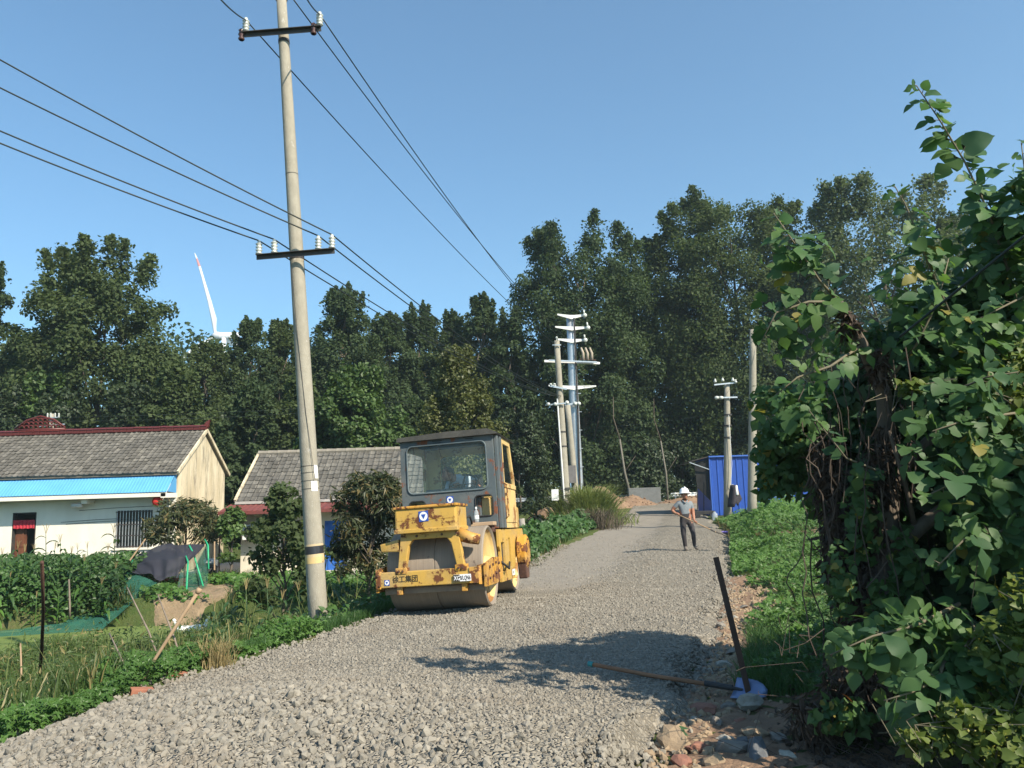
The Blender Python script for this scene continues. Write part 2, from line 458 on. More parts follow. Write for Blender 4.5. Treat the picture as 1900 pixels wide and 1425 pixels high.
# rubble at the right foreground edge: single stones and broken bricks
def rock_mesh(seed, sub=2):
    sh, fc = stone_shapes(sub, 1, seed)
    me = bpy.data.meshes.new('stone'); me.from_pydata(sh[0].tolist(), [], fc.tolist()); return me
rock_mats = [mat('rubble_grey', (.22,.20,.17), (.165,.15,.13), scale=3, rough=.95, bmp=.5, bscale=12),
             mat('rubble_tan', (.30,.225,.145), (.22,.165,.11), scale=3, rough=.95, bmp=.5, bscale=12),
             mat('rubble_red', (.26,.125,.085), (.20,.10,.075), scale=3, rough=.95, bmp=.5, bscale=12),
             mat('rubble_blue', (.125,.13,.135), (.10,.105,.11), scale=3, rough=.95, bmp=.5, bscale=12),
             mat('rubble_pale', (.37,.345,.29), (.28,.26,.215), scale=3, rough=.95, bmp=.5, bscale=12)]
ROCKS = [ # photo x, y, radius m, tone, colour word and place
 (1250,1300,.075,0,'grey stone at the edge of the gravel above the rubble'),(1305,1322,.09,2,'long reddish brown stone lying across the rubble'),(1352,1318,.06,0,'small grey stone right of the reddish stone'),
 (1230,1345,.05,0,'small grey stone at the left end of the rubble'),(1375,1344,.06,2,'small red stone near the grass edge of the rubble'),(1400,1368,.085,1,'tan rounded stone under the grass edge'),
 (1345,1375,.05,4,'pale pebble in the middle of the rubble'),(1375,1380,.055,3,'bluish grey pebble beside the pale pebble'),(1245,1385,.13,1,'large tan rock beside the leafy sprout'),
 (1300,1395,.075,2,'dark red stone right of the large tan rock'),(1360,1395,.10,0,'broad grey stone low in the rubble'),(1405,1405,.10,3,'bluish grey rock at the bottom right of the rubble'),
 (1445,1375,.06,0,'grey stone in the dry stalks right of the rubble'),(1460,1410,.07,4,'pale stone at the foot of the dry vines'),(1330,1345,.06,0,'flat grey stone in the middle of the rubble'),
 (1290,1340,.045,4,'little pale stone left of the flat grey stone'),(1330,1420,.07,1,'tan stone at the bottom edge of the picture'),(1265,1420,.07,2,'red soil covered stone at the bottom edge'),
 (1362,1228,.085,1,'tan rock behind the leaning rusty post'),(1390,1218,.07,1,'tan rock right of the leaning rusty post'),(1358,1215,.09,0,'grey slab leaning by the rusty post'),(1342,1238,.075,4,'pale yellowish rock at the gravel edge by the grass'),
 (1378,1130,.07,0,'grey stone on the bare bank beside the post'),(1400,1125,.09,1,'tan stone in the bare bank against the weeds'),(1365,1150,.06,4,'pale flat stone on the bare bank'),(1340,1165,.07,0,'grey stone where bank and gravel meet')]
for k, (px, py, r, t, lab) in enumerate(ROCKS):
    o = link('stone', rock_mesh(300 + k)); o.data.materials.append(rock_mats[t])
    p = gnd(px, py)
    o.location = p + np.array([0, 0, r * .30]); o.scale = (r*1.25, r, r*.8); o.rotation_euler = (random.uniform(-.3,.3), random.uniform(-.3,.3), random.uniform(0,6))
    tag(o, lab, 'stone', 'rubble stones beside the road')
rs = np.random.default_rng(31)
y = rs.uniform(4.3, 14, 1500); x = XR(y) + np.abs(rs.normal(0, .38, 1500)) + .03
P = np.stack([x, y, g(x, y) + .01], 1)
tag(scatter_stones('rubble', P, rs.uniform(.012, .045, 1500), 1, 9, rock_mats[1]), 'small rubble and soil crumbs along the right verge', 'rubble', kind='stuff')
# bare soil bank beside the right road edge (a low sheet of its own, over the ground)
ty = np.linspace(3.2, 15.5, 90); tu = np.linspace(0, 1, 14)
Yg, Ug = np.meshgrid(ty, tu, indexing='ij')
wd = .9 + .9 * sm(7.2, 5.6, Yg) + .25 * np.sin(Yg * 1.7) + .12 * np.sin(Yg * 4.3)
Xg = XR(Yg) - .25 + Ug * wd
Zg = g(Xg, Yg) + .035 * np.sin(math.pi * Ug) ** .5 - .02 + .015 * rng.normal(size=Xg.shape) * np.sin(math.pi * Ug)
V = np.stack([Xg, Yg, Zg], -1).reshape(-1, 3); nu = len(tu)
i = (np.arange(len(ty) - 1)[:, None] * nu + np.arange(nu - 1)[None]).ravel()
tag(npmesh('soil_verge', V, np.stack([i, i + 1, i + nu + 1, i + nu], 1), m_soil, smooth=True), kind='structure')
# ------------------------------------------------------------------ foliage tools
def unit(v): return v / np.maximum(np.linalg.norm(v, axis=-1, keepdims=True), 1e-9)
def place_leaves(P, N, T, size, shape):
    """copies of one leaf outline: P points, N leaf normals, T directions of the tip; shape = (verts, faces)"""
    N = unit(N); T = unit(T - N * np.sum(T * N, -1, keepdims=True)); B = np.cross(N, T)
    sv, sf = shape
    V = P[:, None] + size[:, None, None] * (sv[None, :, 0:1] * B[:, None] + sv[None, :, 1:2] * T[:, None] + sv[None, :, 2:3] * N[:, None])
    F = sf[None] + (np.arange(len(P)) * len(sv))[:, None, None]
    return V.reshape(-1, 3), F.reshape(-1, sf.shape[1])
DIAMOND = (np.array([(0,-.5,0),(.36,-.05,.05),(0,.55,-.04),(-.36,-.05,.05)]), np.array([(0,1,2,3)]))
LANCE = (np.array([(0,0,0),(.13,.35,.03),(0,1,-.12),(-.13,.35,.03)]), np.array([(0,1,2,3)]))
HEART = (np.array([(0,0,0),(.3,-.08,.05),(.46,.22,.07),(.25,.62,.0),(0,1,-.16),(-.25,.62,0),(-.46,.22,.07),(-.3,-.08,.05),(0,.35,-.02)]),
         np.array([(8,0,1),(8,1,2),(8,2,3),(8,3,4),(8,4,5),(8,5,6),(8,6,7),(8,7,0)]))
def star_shape(n=5):
    vs = [(0,0,0)]
    for k in range(2 * n):
        a = math.pi * k / n - math.pi / 2 + math.pi / n
        r = .55 if k % 2 == 0 else .27
        if k == 2*n-1: r = .1
        vs.append((r*math.cos(a), r*math.sin(a), .06 if k % 2 else -.03))
    return (np.array(vs), np.array([(0, 1+k, 1+(k+1) % (2*n)) for k in range(2*n)]))
STAR = star_shape()
def mulberry_shape(lobed):
    half = [(0,0),(.16,-.11),(.36,-.07),(.50,.14),(.47,.32),(.13,.37) if lobed else (.46,.42),(.37,.50) if lobed else (.41,.54),(.34,.66),(.2,.86),(.05,.99),(0,1.08)]
    vs = [(0, y, 0) for x, y in half]; n = len(half)
    vs += [(x, y, .16*x) for x, y in half] + [(-x, y, .16*x) for x, y in half]
    vs = np.array(vs); vs[:, 2] -= .22 * np.clip(vs[:, 1], 0, 2) ** 2 + .03 * np.sin(vs[:, 1] * 9) * np.abs(vs[:, 0]) * 2
    fs = []
    for i in range(n - 1):
        fs += [(i, n+i, n+i+1), (i, n+i+1, i+1), (i, 2*n+i+1, 2*n+i), (i, i+1, 2*n+i+1)]
    return vs, np.array(fs)
def mulberry_deep():
    half = [(0,0),(.14,-.10),(.34,-.08),(.5,.08),(.52,.26),(.36,.31),(.11,.31),(.22,.47),(.33,.62),(.25,.8),(.09,.97),(0,1.1)]
    n = len(half); vs = [(0, y, 0) for x, y in half] + [(x, y, .2*x) for x, y in half] + [(-x*.85, y + .03*x, .12*x) for x, y in half]
    vs = np.array(vs); vs[:, 2] -= .3 * np.clip(vs[:, 1], 0, 2) ** 2 - .04*np.sin(vs[:, 0]*11)
    fs = []
    for i in range(n - 1): fs += [(i, n+i, n+i+1), (i, n+i+1, i+1), (i, 2*n+i+1, 2*n+i), (i, i+1, 2*n+i+1)]
    return vs, np.array(fs)
MUL_A, MUL_B, MUL_C = mulberry_shape(True), mulberry_shape(False), mulberry_deep()

def crown_points(rs, n, zb, h, w, nclump, clump, prof, vstretch=1.4, depth=1.0):
    """leaf places and outward directions for a crown of clumps"""
    t = rs.uniform(0, 1, nclump) ** .9
    rad = w / 2 * np.interp(t, *prof)
    a = rs.uniform(0, 2*np.pi, nclump); q = np.sqrt(rs.uniform(.12, 1.0, nclump))
    C = np.stack([np.cos(a) * rad * q, np.sin(a) * rad * q * depth, zb + (h - zb) * t], 1)
    cs = clump * rs.uniform(.55, 1.25, nclump) * (.55 + .45 * np.interp(t, [0, .7, 1], [1, 1, .5]))
    k = rs.choice(nclump, n, p=cs**1.7 / np.sum(cs**1.7))
    d = unit(rs.normal(size=(n, 3))); rr = rs.uniform(0, 1, n) ** .45
    P = C[k] + d * (rr * cs[k])[:, None] * np.array([1, 1, vstretch])
    out = unit(P - np.array([0, 0, zb + (h - zb) * .35])) * .6 + d * .7
    return P, out, C, cs
def make_tree(name, label, loc, h, w, seed, n, leaf, lm, base=.22, nclump=70, clump=None, prof=([0,.15,.45,.75,1],[.55,.9,1,.7,.18]), cat='tree', group='poplars behind the houses', shoots=26, shape=DIAMOND, vstretch=1.4, trunk_r=None, bark=None, trunks=1, depth=1.0):
    rs = np.random.default_rng(seed)
    root = empty(name, loc, label, cat, group)
    zb = h * base; clump = clump or w * .13
    P, out, C, cs = crown_points(rs, n, zb, h * .95, w, nclump, clump, prof, vstretch, depth)
    # slim upright leading shoots that break the outline
    top = C[np.argsort(C[:, 2] + np.hypot(C[:, 0], C[:, 1]) * .8)[-shoots:]] if shoots else C[:0]
    ns = max(1, int(n * .09 / max(shoots, 1)))
    for c in top:
        L = rs.uniform(.03, .075) * h; tt = rs.uniform(0, 1, ns)
        o = np.array([c[0] * .12, c[1] * .12, 1.0])
        Q = c + np.array([0, 0, clump * .7]) + tt[:, None] * L * o / np.linalg.norm(o) + rs.normal(size=(ns, 3)) * (.34 * clump * (1.2 - tt))[:, None]
        P = np.vstack([P, Q]); out = np.vstack([out, unit(rs.normal(size=(ns, 3)))])
    m = len(P)
    N = unit(out * .9 + rs.normal(size=(m, 3)) * .75 + np.array([0, 0, .35]))
    T = rs.normal(size=(m, 3)) + np.array([0, 0, -.6])
    V, Fc = place_leaves(P, N, T, leaf * rs.uniform(.65, 1.3, m), shape)
    npmesh('crown', V, Fc, lm, root)
    bk = bark or m_bark; tr = trunk_r or max(.06, h * .011)
    mb = MB()
    for j in range(trunks):
        ox, oy = (0, 0) if trunks == 1 else rs.uniform(-.25, .25, 2) * w * .35
        pts = [(ox*.4, oy*.4, -.3)] + [(ox * (i/6) + rs.normal() * .012 * h, oy * (i/6) + rs.normal() * .012 * h, h * .82 * i / 6) for i in range(1, 7)]
        mb.tube(pts, [tr * (1 - .13 * i) for i in range(7)], 8)
    mb.build('trunk', bk, root, True)
    mb = MB()
    for c in C[rs.choice(len(C), min(len(C), 22), replace=False)]:
        z0 = max(zb * .6, c[2] - np.hypot(c[0], c[1]) * 1.1 - .05 * h)
        mid = np.array([c[0] * .45, c[1] * .45, z0 + (c[2] - z0) * .45])
        mb.tube([(0, 0, z0), mid, c], [tr * .42, tr * .28, tr * .08], 5, False)
    mb.build('limb', bk, root, True)
    return root

lm_pop = leafmat('poplar_leaf', (.105,.14,.054), (.075,.107,.044), trans=.42, rough=.6, spec=.15)
lm_pop2 = leafmat('poplar_leaf_dark', (.085,.12,.053), (.06,.093,.042), trans=.42, rough=.6, spec=.15)
lm_bright = leafmat('bright_leaf', (.095,.155,.04), (.065,.115,.03), rough=.5)
lm_olive = leafmat('olive_leaf', (.115,.125,.035), (.08,.095,.028), rough=.45)
lm_pale = leafmat('pale_leaf', (.13,.165,.08), (.095,.13,.06), trans=.4, rough=.55, spec=.25)
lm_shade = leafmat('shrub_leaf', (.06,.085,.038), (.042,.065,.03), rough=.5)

ROUND = ([0,.15,.45,.75,1],[.8,.97,1,.76,.25]); TALL = ([0,.2,.5,.8,1],[1,1,.92,.66,.2]); TOP = ([0,.2,.5,.8,1],[.8,.95,1,.8,.28]); BUSH = ([0,.3,.7,1],[.9,1,.8,.35]); BROAD = ([0,.3,.65,.85,1],[.8,.95,1,.88,.5])
TREES = [ # photo x of the middle, photo y of the top, width in photo px, distance, leaf count, profile, material, lowest leaves, label
 (-22,492,150,50,9000,TALL,lm_pop2,.12,'dark poplar cut by the left edge of the picture'),
 (40,640,190,60,9000,ROUND,lm_pale,.1,'pale green hazy tree low at the far left behind the tall poplar'),
 (190,474,255,50,30000,BROAD,lm_pop,.12,'tall broad poplar rising behind the red ridged house'),
 (385,648,150,56,9000,TALL,lm_pop,.08,'poplar in front of the wind turbine mast'),
 (462,594,110,58,9000,TALL,lm_pop2,.08,'poplar with several spiky leaders just right of the wind turbine'),
 (520,600,120,60,9000,TALL,lm_pop,.08,'poplar just left of the big concrete pole'),
 (635,545,170,60,14000,TALL,lm_pop2,.08,'tall poplar just right of the big concrete pole'),
 (722,588,130,62,10000,TALL,lm_pop2,.08,'narrow poplar under the sagging wires left of the roller'),
 (775,572,120,64,9000,TALL,lm_pop2,.08,'slim dark poplar above the roller cab on its left'),
 (838,582,110,64,8000,TALL,lm_pop2,.08,'slim dark poplar straight above the roller cab'),
 (893,545,95,62,8000,TALL,lm_pop2,.08,'spire shaped poplar right above the dense round tree'),
 (945,575,100,60,8000,TALL,lm_pop2,.08,'dark poplar at the left foot of the big middle poplar'),
 (1068,428,250,62,34000,BROAD,lm_pop2,.16,'big dark poplar behind the galvanised steel pole'),
 (1245,455,200,66,20000,BROAD,lm_pop,.12,'lighter poplar between the two biggest poplars'),
 (1352,372,290,64,40000,BROAD,lm_pop,.14,'tallest poplar behind the blue shed'),
 (1470,520,170,66,12000,ROUND,lm_pop,.1,'poplar right of the tallest one, half behind the near leaves'),
 (1620,352,300,60,26000,BROAD,lm_pale,.08,'pale silvery poplar seen through the near branches on the right'),
 (1780,400,220,62,9000,ROUND,lm_pop,.08,'poplar almost hidden by the near thicket at the right'),
 (330,690,170,46,9000,ROUND,lm_pop,.06,'bushy tree between the broad poplar and the red ridge end'),
 (470,720,150,45,9000,ROUND,lm_pop2,.05,'dark bushy tree behind the gap between the two houses'),
 (660,690,210,42,16000,ROUND,lm_bright,.05,'bright green leafy tree behind the grey roofed house'),
 (560,700,140,46,9000,ROUND,lm_pop,.05,'mid green tree directly behind the big concrete pole'),
 (90,700,160,47,8000,ROUND,lm_bright,.05,'light green tree over the left half of the long roof'),
 (760,740,120,47,8000,ROUND,lm_pop2,.05,'dark low tree beside the dense round tree'),
 (505,628,170,70,9000,BROAD,lm_pop,.05,'back row poplar between the wind turbine and the big concrete pole'),
 (592,612,160,71,9000,BROAD,lm_pop2,.05,'back row poplar right behind the big concrete pole'),
 (690,606,170,70,10000,BROAD,lm_pop,.05,'back row poplar behind the sagging wires'),
 (755,602,150,71,9000,BROAD,lm_pop2,.05,'back row poplar above the left side of the roller'),
 (815,600,150,70,9000,BROAD,lm_pop,.05,'back row poplar above the roller windscreen'),
 (880,592,150,71,9000,BROAD,lm_pop2,.05,'back row poplar above the right side of the roller'),
 (335,668,170,68,8000,BROAD,lm_pop,.05,'back row poplar left of the wind turbine mast'),
 (1160,500,170,72,12000,BROAD,lm_pop2,.05,'back row poplar in the gap right of the big dark poplar'),
 (1500,470,200,72,12000,BROAD,lm_pop,.05,'back row poplar in the gap left of the silvery poplar'),
]
for k, (px, py, wp, Y, n, prof, lm, base, lab) in enumerate(TREES):
    p = at(px, py, Y); z0 = float(g(p[0], Y)); h = p[2] - z0
    make_tree('poplar_tree' if lm is not lm_bright else 'leafy_tree', lab, (p[0], Y, z0), h, wp / FPX * Y * (1.3 if prof is TALL else 1.14), 100 + k, int(n * 2.4), .25, lm, base * .5, nclump=int(110 + n / 130), clump=wp / FPX * Y * .105, prof=prof, depth=.75, shoots=14, vstretch=1.05)
p = at(852, 655, 36)
make_tree('camphor_tree', 'dense round olive green tree right behind the roller cab', (p[0], 36, -.9), p[2] + .9, 165 / FPX * 36, 55, 26000, .15, lm_olive, .06, nclump=130, clump=.55, prof=ROUND, shoots=10, group='trees near the houses', vstretch=1.1)
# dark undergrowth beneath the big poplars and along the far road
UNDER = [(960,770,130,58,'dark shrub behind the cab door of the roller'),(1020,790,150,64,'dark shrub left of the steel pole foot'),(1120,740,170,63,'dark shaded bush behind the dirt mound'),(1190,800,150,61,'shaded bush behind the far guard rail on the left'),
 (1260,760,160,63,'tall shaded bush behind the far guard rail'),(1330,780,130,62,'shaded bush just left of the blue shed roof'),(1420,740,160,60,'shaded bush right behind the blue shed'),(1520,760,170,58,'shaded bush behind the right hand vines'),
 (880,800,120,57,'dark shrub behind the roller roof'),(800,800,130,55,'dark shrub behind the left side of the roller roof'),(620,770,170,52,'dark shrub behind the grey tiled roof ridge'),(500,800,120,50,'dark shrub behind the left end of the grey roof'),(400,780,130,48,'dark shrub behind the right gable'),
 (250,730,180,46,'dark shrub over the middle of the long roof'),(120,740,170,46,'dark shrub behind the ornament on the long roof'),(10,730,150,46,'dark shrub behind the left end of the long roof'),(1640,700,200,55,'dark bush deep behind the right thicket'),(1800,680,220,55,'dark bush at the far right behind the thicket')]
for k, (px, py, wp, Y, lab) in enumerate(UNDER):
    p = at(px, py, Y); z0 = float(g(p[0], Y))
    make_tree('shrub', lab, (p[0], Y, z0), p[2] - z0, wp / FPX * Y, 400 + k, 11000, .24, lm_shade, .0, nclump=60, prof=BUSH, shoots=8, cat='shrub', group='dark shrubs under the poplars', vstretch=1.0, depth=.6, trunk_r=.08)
# leaning trunks that show pale against the dark undergrowth
for k, (a, b, Y, r, lab) in enumerate([((1150,815),(1172,897),57,.09,'leaning bare trunk in the dark wood behind the dirt mound'),((1226,818),(1237,888),57,.07,'thin bare trunk in the dark wood above the worker')]):
    p, q = at(*a, Y), at(*b, Y); q[2] = float(g(q[0], Y)) - .1
    t = empty('bare_tree', q, lab, 'tree', 'bare trunks in the dark wood')
    mid = (p + q) / 2 - q + np.array([.12 * (k * 2 - 1), 0, 0])
    MB().tube([(0,0,0), mid, p - q], [r * 1.25, r, r * .7], 8).build('trunk', mat('pale_bark', (.17,.155,.125), (.12,.11,.09), scale=8), t, True)
    MB().tube([p - q, p - q + np.array([-.4, 0, 1.6]), p - q + np.array([-.3, .2, 3.2])], [r*.7, r*.4, r*.2], 6).tube([mid, mid + np.array([.9, .2, 1.2])], [r*.4, r*.15], 5).build('limb', m_bark, t, True)
# far wood that closes the horizon outside the gaps
rs = np.random.default_rng(9); n = 110000
P = np.stack([rs.uniform(-160, 160, n), rs.uniform(84, 100, n), np.zeros(n)], 1)
hh = 14 + 4.5 * sm(12, -4, P[:, 0]) + 2.0 * np.sin(P[:, 0] * .11) + 2 * np.sin(P[:, 0] * .31 + 1)
P[:, 2] = .5 + hh * rs.uniform(0, 1, n) ** .8
V, Fc = place_leaves(P, rs.normal(size=(n, 3)) + np.array([0, -.5, .5]), rs.normal(size=(n, 3)), rs.uniform(.4, .75, n), DIAMOND)
tag(npmesh('far_wood', V, Fc, lm_pop2), 'far belt of trees closing the gaps below the sky', 'wood', kind='stuff')
# ------------------------------------------------------------------ houses
def wall_mat(name, c, c2, stain, slo, shi, sscale=.8):
    return mat(name, c, c2, scale=1.3, rough=.92, bmp=.15, bscale=30, stain=stain, stain_scale=sscale, stain_lo=slo, stain_hi=shi, stretch=(1,1,.45))
m_wall = wall_mat('whitewash', (.74,.70,.60), (.68,.635,.535), (.55,.50,.42), .62, .85)
m_gable = mat('stained_plaster', (.66,.58,.42), (.50,.42,.28), scale=2.2, lo=.35, hi=.6, rough=.92, bmp=.15, bscale=30, stain=(.24,.205,.15), stain_scale=2.6, stain_lo=.5, stain_hi=.66, stretch=(1,1,.22))
m_wall2 = wall_mat('grey_plaster', (.60,.55,.44), (.52,.47,.37), (.33,.29,.23), .60, .78)
m_tile = mat('roof_tile', (.17,.158,.135), (.095,.09,.08), scale=.9, rough=.95, isl=.75, stain=(.20,.185,.15), stain_scale=2.2, bmp=.3, bscale=20)
m_red_tile = mat('red_glazed_tile', (.115,.026,.023), (.085,.02,.018), rough=.4, scale=3)
m_blue_sheet = mat('blue_sheet', (.11,.35,.62), (.095,.31,.56), rough=.45, scale=1.5, spec=.4)
m_red_sheet = mat('red_sheet', (.18,.05,.04), (.14,.045,.04), rough=.6)
m_glass_dark = mat('dark_window', (.015,.02,.022), (.03,.035,.035), rough=.12, spec=.6)
m_door_wood = mat('door_wood', (.16,.06,.03), (.10,.04,.022), stretch=(1,1,.2), scale=8, rough=.6)
m_blue_door = mat('blue_door', (.035,.14,.46), (.03,.115,.40), rough=.5)
m_render = mat('cement', (.42,.40,.36), (.34,.32,.29), scale=2, rough=.95)

def tiled_slope(name, x0, x1, e, r, dx, rows, mat_, parent, seed, thick=.03):
    """interlocking tiles as small stepped slabs from eave e=(y,z) to ridge r=(y,z)"""
    rs = np.random.default_rng(seed); nx = int((x1 - x0) / dx)
    L = math.hypot(r[0]-e[0], r[1]-e[1]); uy, uz = (r[0]-e[0])/L, (r[1]-e[1])/L
    ny_, nz_ = -uz, uy                      # outward normal (y,z)
    if nz_ < 0: ny_, nz_ = -ny_, -nz_
    st = L / rows
    J, I = np.meshgrid(np.arange(rows), np.arange(nx), indexing='ij'); J, I = J.ravel(), I.ravel(); n = len(I)
    w = (x1 - x0) / nx
    xa = x0 + I * w + (J % 2) * w * .0 + rs.normal(0, .004, n); s0 = J * st - .05 + rs.normal(0, .006, n)
    lift = .045 + rs.normal(0, .007, n)
    def P(x, s, h): return np.stack([x, e[0] + uy*s + ny_*h, e[1] + uz*s + nz_*h], 1)
    a = [P(xa + .0*w, s0, lift - .012), P(xa + .30*w, s0, lift + .02), P(xa + .55*w, s0, lift - .012), P(xa + w*.99, s0, lift - .012)]
    b = [P(xa + .0*w, s0 + st + .05, lift - .037), P(xa + .30*w, s0 + st + .05, lift - .005), P(xa + .55*w, s0 + st + .05, lift - .037), P(xa + w*.99, s0 + st + .05, lift - .037)]
    c = [P(xa, s0, lift - .012 - thick), P(xa + w*.99, s0, lift - .012 - thick)]
    V = np.stack(a + b + c, 1)              # 10 verts
    f = np.array([(0,1,5,4),(1,2,6,5),(2,3,7,6),(8,2,1,0),(8,9,3,2)])
    F = f[None] + (np.arange(n) * 10)[:, None, None]
    o = npmesh(name, V.reshape(-1, 3), F.reshape(-1, 4), mat_, parent)
    o['kind'] = 'stuff'
    return o

# long house on the left
Z0 = -1.1
H = empty('farmhouse', (-13.5, 31, Z0), 'long white house with red ridge and sky blue awning at the left', 'house')
def hb(): return MB()
x1, x0 = 0.0, -14.0                       # local: x right end .. left, y depth, z up
EZ, RZ, DEP = 4.25, 5.95, 5.0
door = [(-6.55, .02), (-5.6, .02), (-5.6, 2.65), (-6.55, 2.65)]
win = [(-2.42, 1.15), (-.97, 1.15), (-.97, 2.6), (-2.42, 2.6)]
plate([(x0,0),(x1-.26,0),(x1-.26,EZ-.1),(x0,EZ-.1)], [door, win], .24, 'xz', 0).build('wall', m_wall, H)
plate([(0,0),(DEP,0),(DEP,EZ-.1),(DEP/2,RZ-.12),(0,EZ-.1)], [], .25, 'yz', -.25).build('gable_wall', m_gable, H)
hb().box(x0, -.25, DEP-.24, DEP, 0, EZ-.1).build('wall', m_wall2, H)
hb().box(x0, x0+.24, .25, DEP-.25, 0, EZ-.1).build('wall', m_wall2, H)
hb().box(x0, -.26, .3, 4.7, -.3, .015).build('floor_slab', m_render, H)
# roof: boards under the tiles, tiles, ridge
sl = (RZ-EZ)/(DEP/2)
rf = hb().add([(x0,-.28,EZ-.28*sl),(x1+.1,-.28,EZ-.28*sl),(x1+.1,DEP/2,RZ),(x0,DEP/2,RZ),(x0,DEP+.25,EZ-.25*sl),(x1+.1,DEP+.25,EZ-.25*sl),
   (x0,-.28,EZ-.28*sl-.1),(x1+.1,-.28,EZ-.28*sl-.1),(x1+.1,DEP/2,RZ-.1),(x0,DEP/2,RZ-.1),(x0,DEP+.25,EZ-.25*sl-.1),(x1+.1,DEP+.25,EZ-.25*sl-.1)],
   [(0,1,2,3),(3,2,5,4),(7,6,9,8),(8,9,10,11),(0,6,7,1),(1,7,8,2),(2,8,11,5),(4,5,11,10),(0,3,9,6),(3,4,10,9)]).build('roof', mat('roof_board', (.16,.14,.11), (.11,.10,.08)), H)
tiled_slope('roof_tiles', x0, x1+.1, (-.28, EZ-.28*sl+.01), (DEP/2, RZ+.01), .22, 15, m_tile, rf, 1)
tiled_slope('roof_tiles', x0, x1+.1, (DEP+.25, EZ-.25*sl+.01), (DEP/2, RZ+.01), .22, 15, m_tile, rf, 2)
MB().bar((x1+.12,-.3,EZ-.3*sl+.0),(x1+.12,DEP/2,RZ+.0),.07,.13).bar((x1+.12,DEP/2,RZ),(x1+.12,DEP+.27,EZ-.27*sl),.07,.13).build('barge_board', m_gable, H)
rm = MB().box(-.14,.14,-.11,.11,0,.15).add([(-.14,-.15,.15),(.14,-.15,.15),(.14,.15,.15),(-.14,.15,.15),(-.14,0,.23),(.14,0,.23)],[(0,1,5,4),(2,3,4,5),(1,2,5),(3,0,4),(0,3,2,1)]).build('ridge_tile', m_red_tile, H, bevel=.012)
rm.location = (x1, DEP/2, RZ+.02)
for k in range(1, 48):
    c = rm.copy(); col.objects.link(c); c.parent = H; c.location = (x1 - k*.292, DEP/2, RZ+.02 + random.uniform(-.008,.008))
MB().add([(.02,-.08,.0),(.28,-.08,.0),(.33,-.06,.34),(.18,-.08,.24),(.02,.08,0),(.28,.08,0),(.33,.06,.34),(.18,.08,.24)],[(0,1,2,3),(7,6,5,4),(0,4,5,1),(1,5,6,2),(2,6,7,3),(3,7,4,0)]).build('ridge_end', m_red_tile, H, bevel=.01).location = (x1-.1, DEP/2, RZ+.12)
# pierced glazed ornament in the middle of the ridge: rows of arched scales
mb = MB()
for j in range(3):
    for i in range(9 - j*2):
        cx = (i - (9-j*2-1)/2) * .2; cz = .1 + j*.15
        pts = [(cx + .12*math.cos(a), 0, cz + .12*math.sin(a)) for a in np.linspace(0, math.pi, 7)]
        mb.tube(pts, .035, 6)
mb.box(-1.1,1.1,-.05,.05,-.02,.08).tube([(-1.1,0,.1),(-.6,0,.45),(0,0,.62),(.6,0,.45),(1.1,0,.1)], .045, 6)
o = mb.build('ridge_ornament', m_red_tile, H, True); o.location = (-7.3+.1, DEP/2, RZ+.22)
# porch: blue corrugated awning over a white beam
def corrugated(x0, x1, ya, za, yb, zb, pitch, amp):
    n = int((x1-x0)/pitch*4); xs_ = np.linspace(x0, x1, n+1); vs, fs = [], []
    for i, x in enumerate(xs_):
        h = amp if i % 4 == 1 else 0
        vs += [(x, ya, za+h), (x, yb, zb+h), (x, ya, za+h-.008), (x, yb, zb+h-.008)]
    for i in range(n):
        o = i*4; fs += [(o, o+4, o+5, o+1), (o+2, o+3, o+7, o+6), (o+1, o+5, o+7, o+3)]
    return MB().add(vs, fs)
PR = 0.85                                   # how far the porch roof stands out
corrugated(x0, -.06, -.06, 4.06, -PR, 3.29, .125, .016).build('awning_sheet', m_blue_sheet, H)
MB().add([(-.055,-.06,4.07),(-.055,-PR,3.30),(-.055,-.06,3.24),(-.06,-.06,4.07),(-.06,-PR,3.30),(-.06,-.06,3.24)],[(0,1,2),(5,4,3),(0,3,4,1),(1,4,5,2),(2,5,3,0)]).build('awning_end', m_blue_sheet, H).location = (.03,0,0)
hb().box(x0, -.1, -PR+.03, -PR+.2, 3.10, 3.27).build('porch_beam', m_wall, H, bevel=.01)
hb().box(-.30, -.02, -PR+.03, -.003, 3.06, 3.24).build('porch_beam', m_wall, H)
for k, bx_ in enumerate((-3.4, -7.3, -10.7)):
    hb().box(bx_-.12, bx_+.12, -PR+.25, -.003, 2.92, 3.09).build('bracket', m_wall, H, bevel=.01)
hb().box(-.30, -.02, -.06, -.003, 0, 3.05).build('pilaster', m_wall, H)
# window with iron bars
W = hb().box(-2.42,-.97,.14,.17,1.15,2.6).build('window', m_glass_dark, H)
plate([(-2.47,1.10),(-.92,1.10),(-.92,2.65),(-2.47,2.65)], [[(-2.38,1.19),(-1.01,1.19),(-1.01,2.56),(-2.38,2.56)]], .05, 'xz', .08).build('frame', m_dark, W)
bar = MB().tube([(0,0,1.13),(0,0,2.62)], .013, 6).build('bar', m_steel, W); bar.location = (-2.36,-.03,0)
for k in range(1, 12):
    c = bar.copy(); col.objects.link(c); c.parent = W; c.location = (-2.36 + k*.121, -.03, 0)
for z in (1.2, 1.62, 2.05, 2.55):
    MB().bar((-2.42,-.04,z),(-.97,-.04,z),.012,.03).build('crossbar', m_dark, W)
hb().box(-2.5,-.9,-.07,.0-.003,1.06,1.14).build('window_sill', m_wall, W)
for z_, x_ in ((2.72, -3.9), (2.28, -4.6), (2.2, -4.4)): MB().tube([(x_,-.015,z_-.06),(x_+1.4,-.02,z_),(-1.0,-.02,z_+.03),(-.3,-.07,z_+.12)], .009, 5).build('wall_wire', m_dark, H)
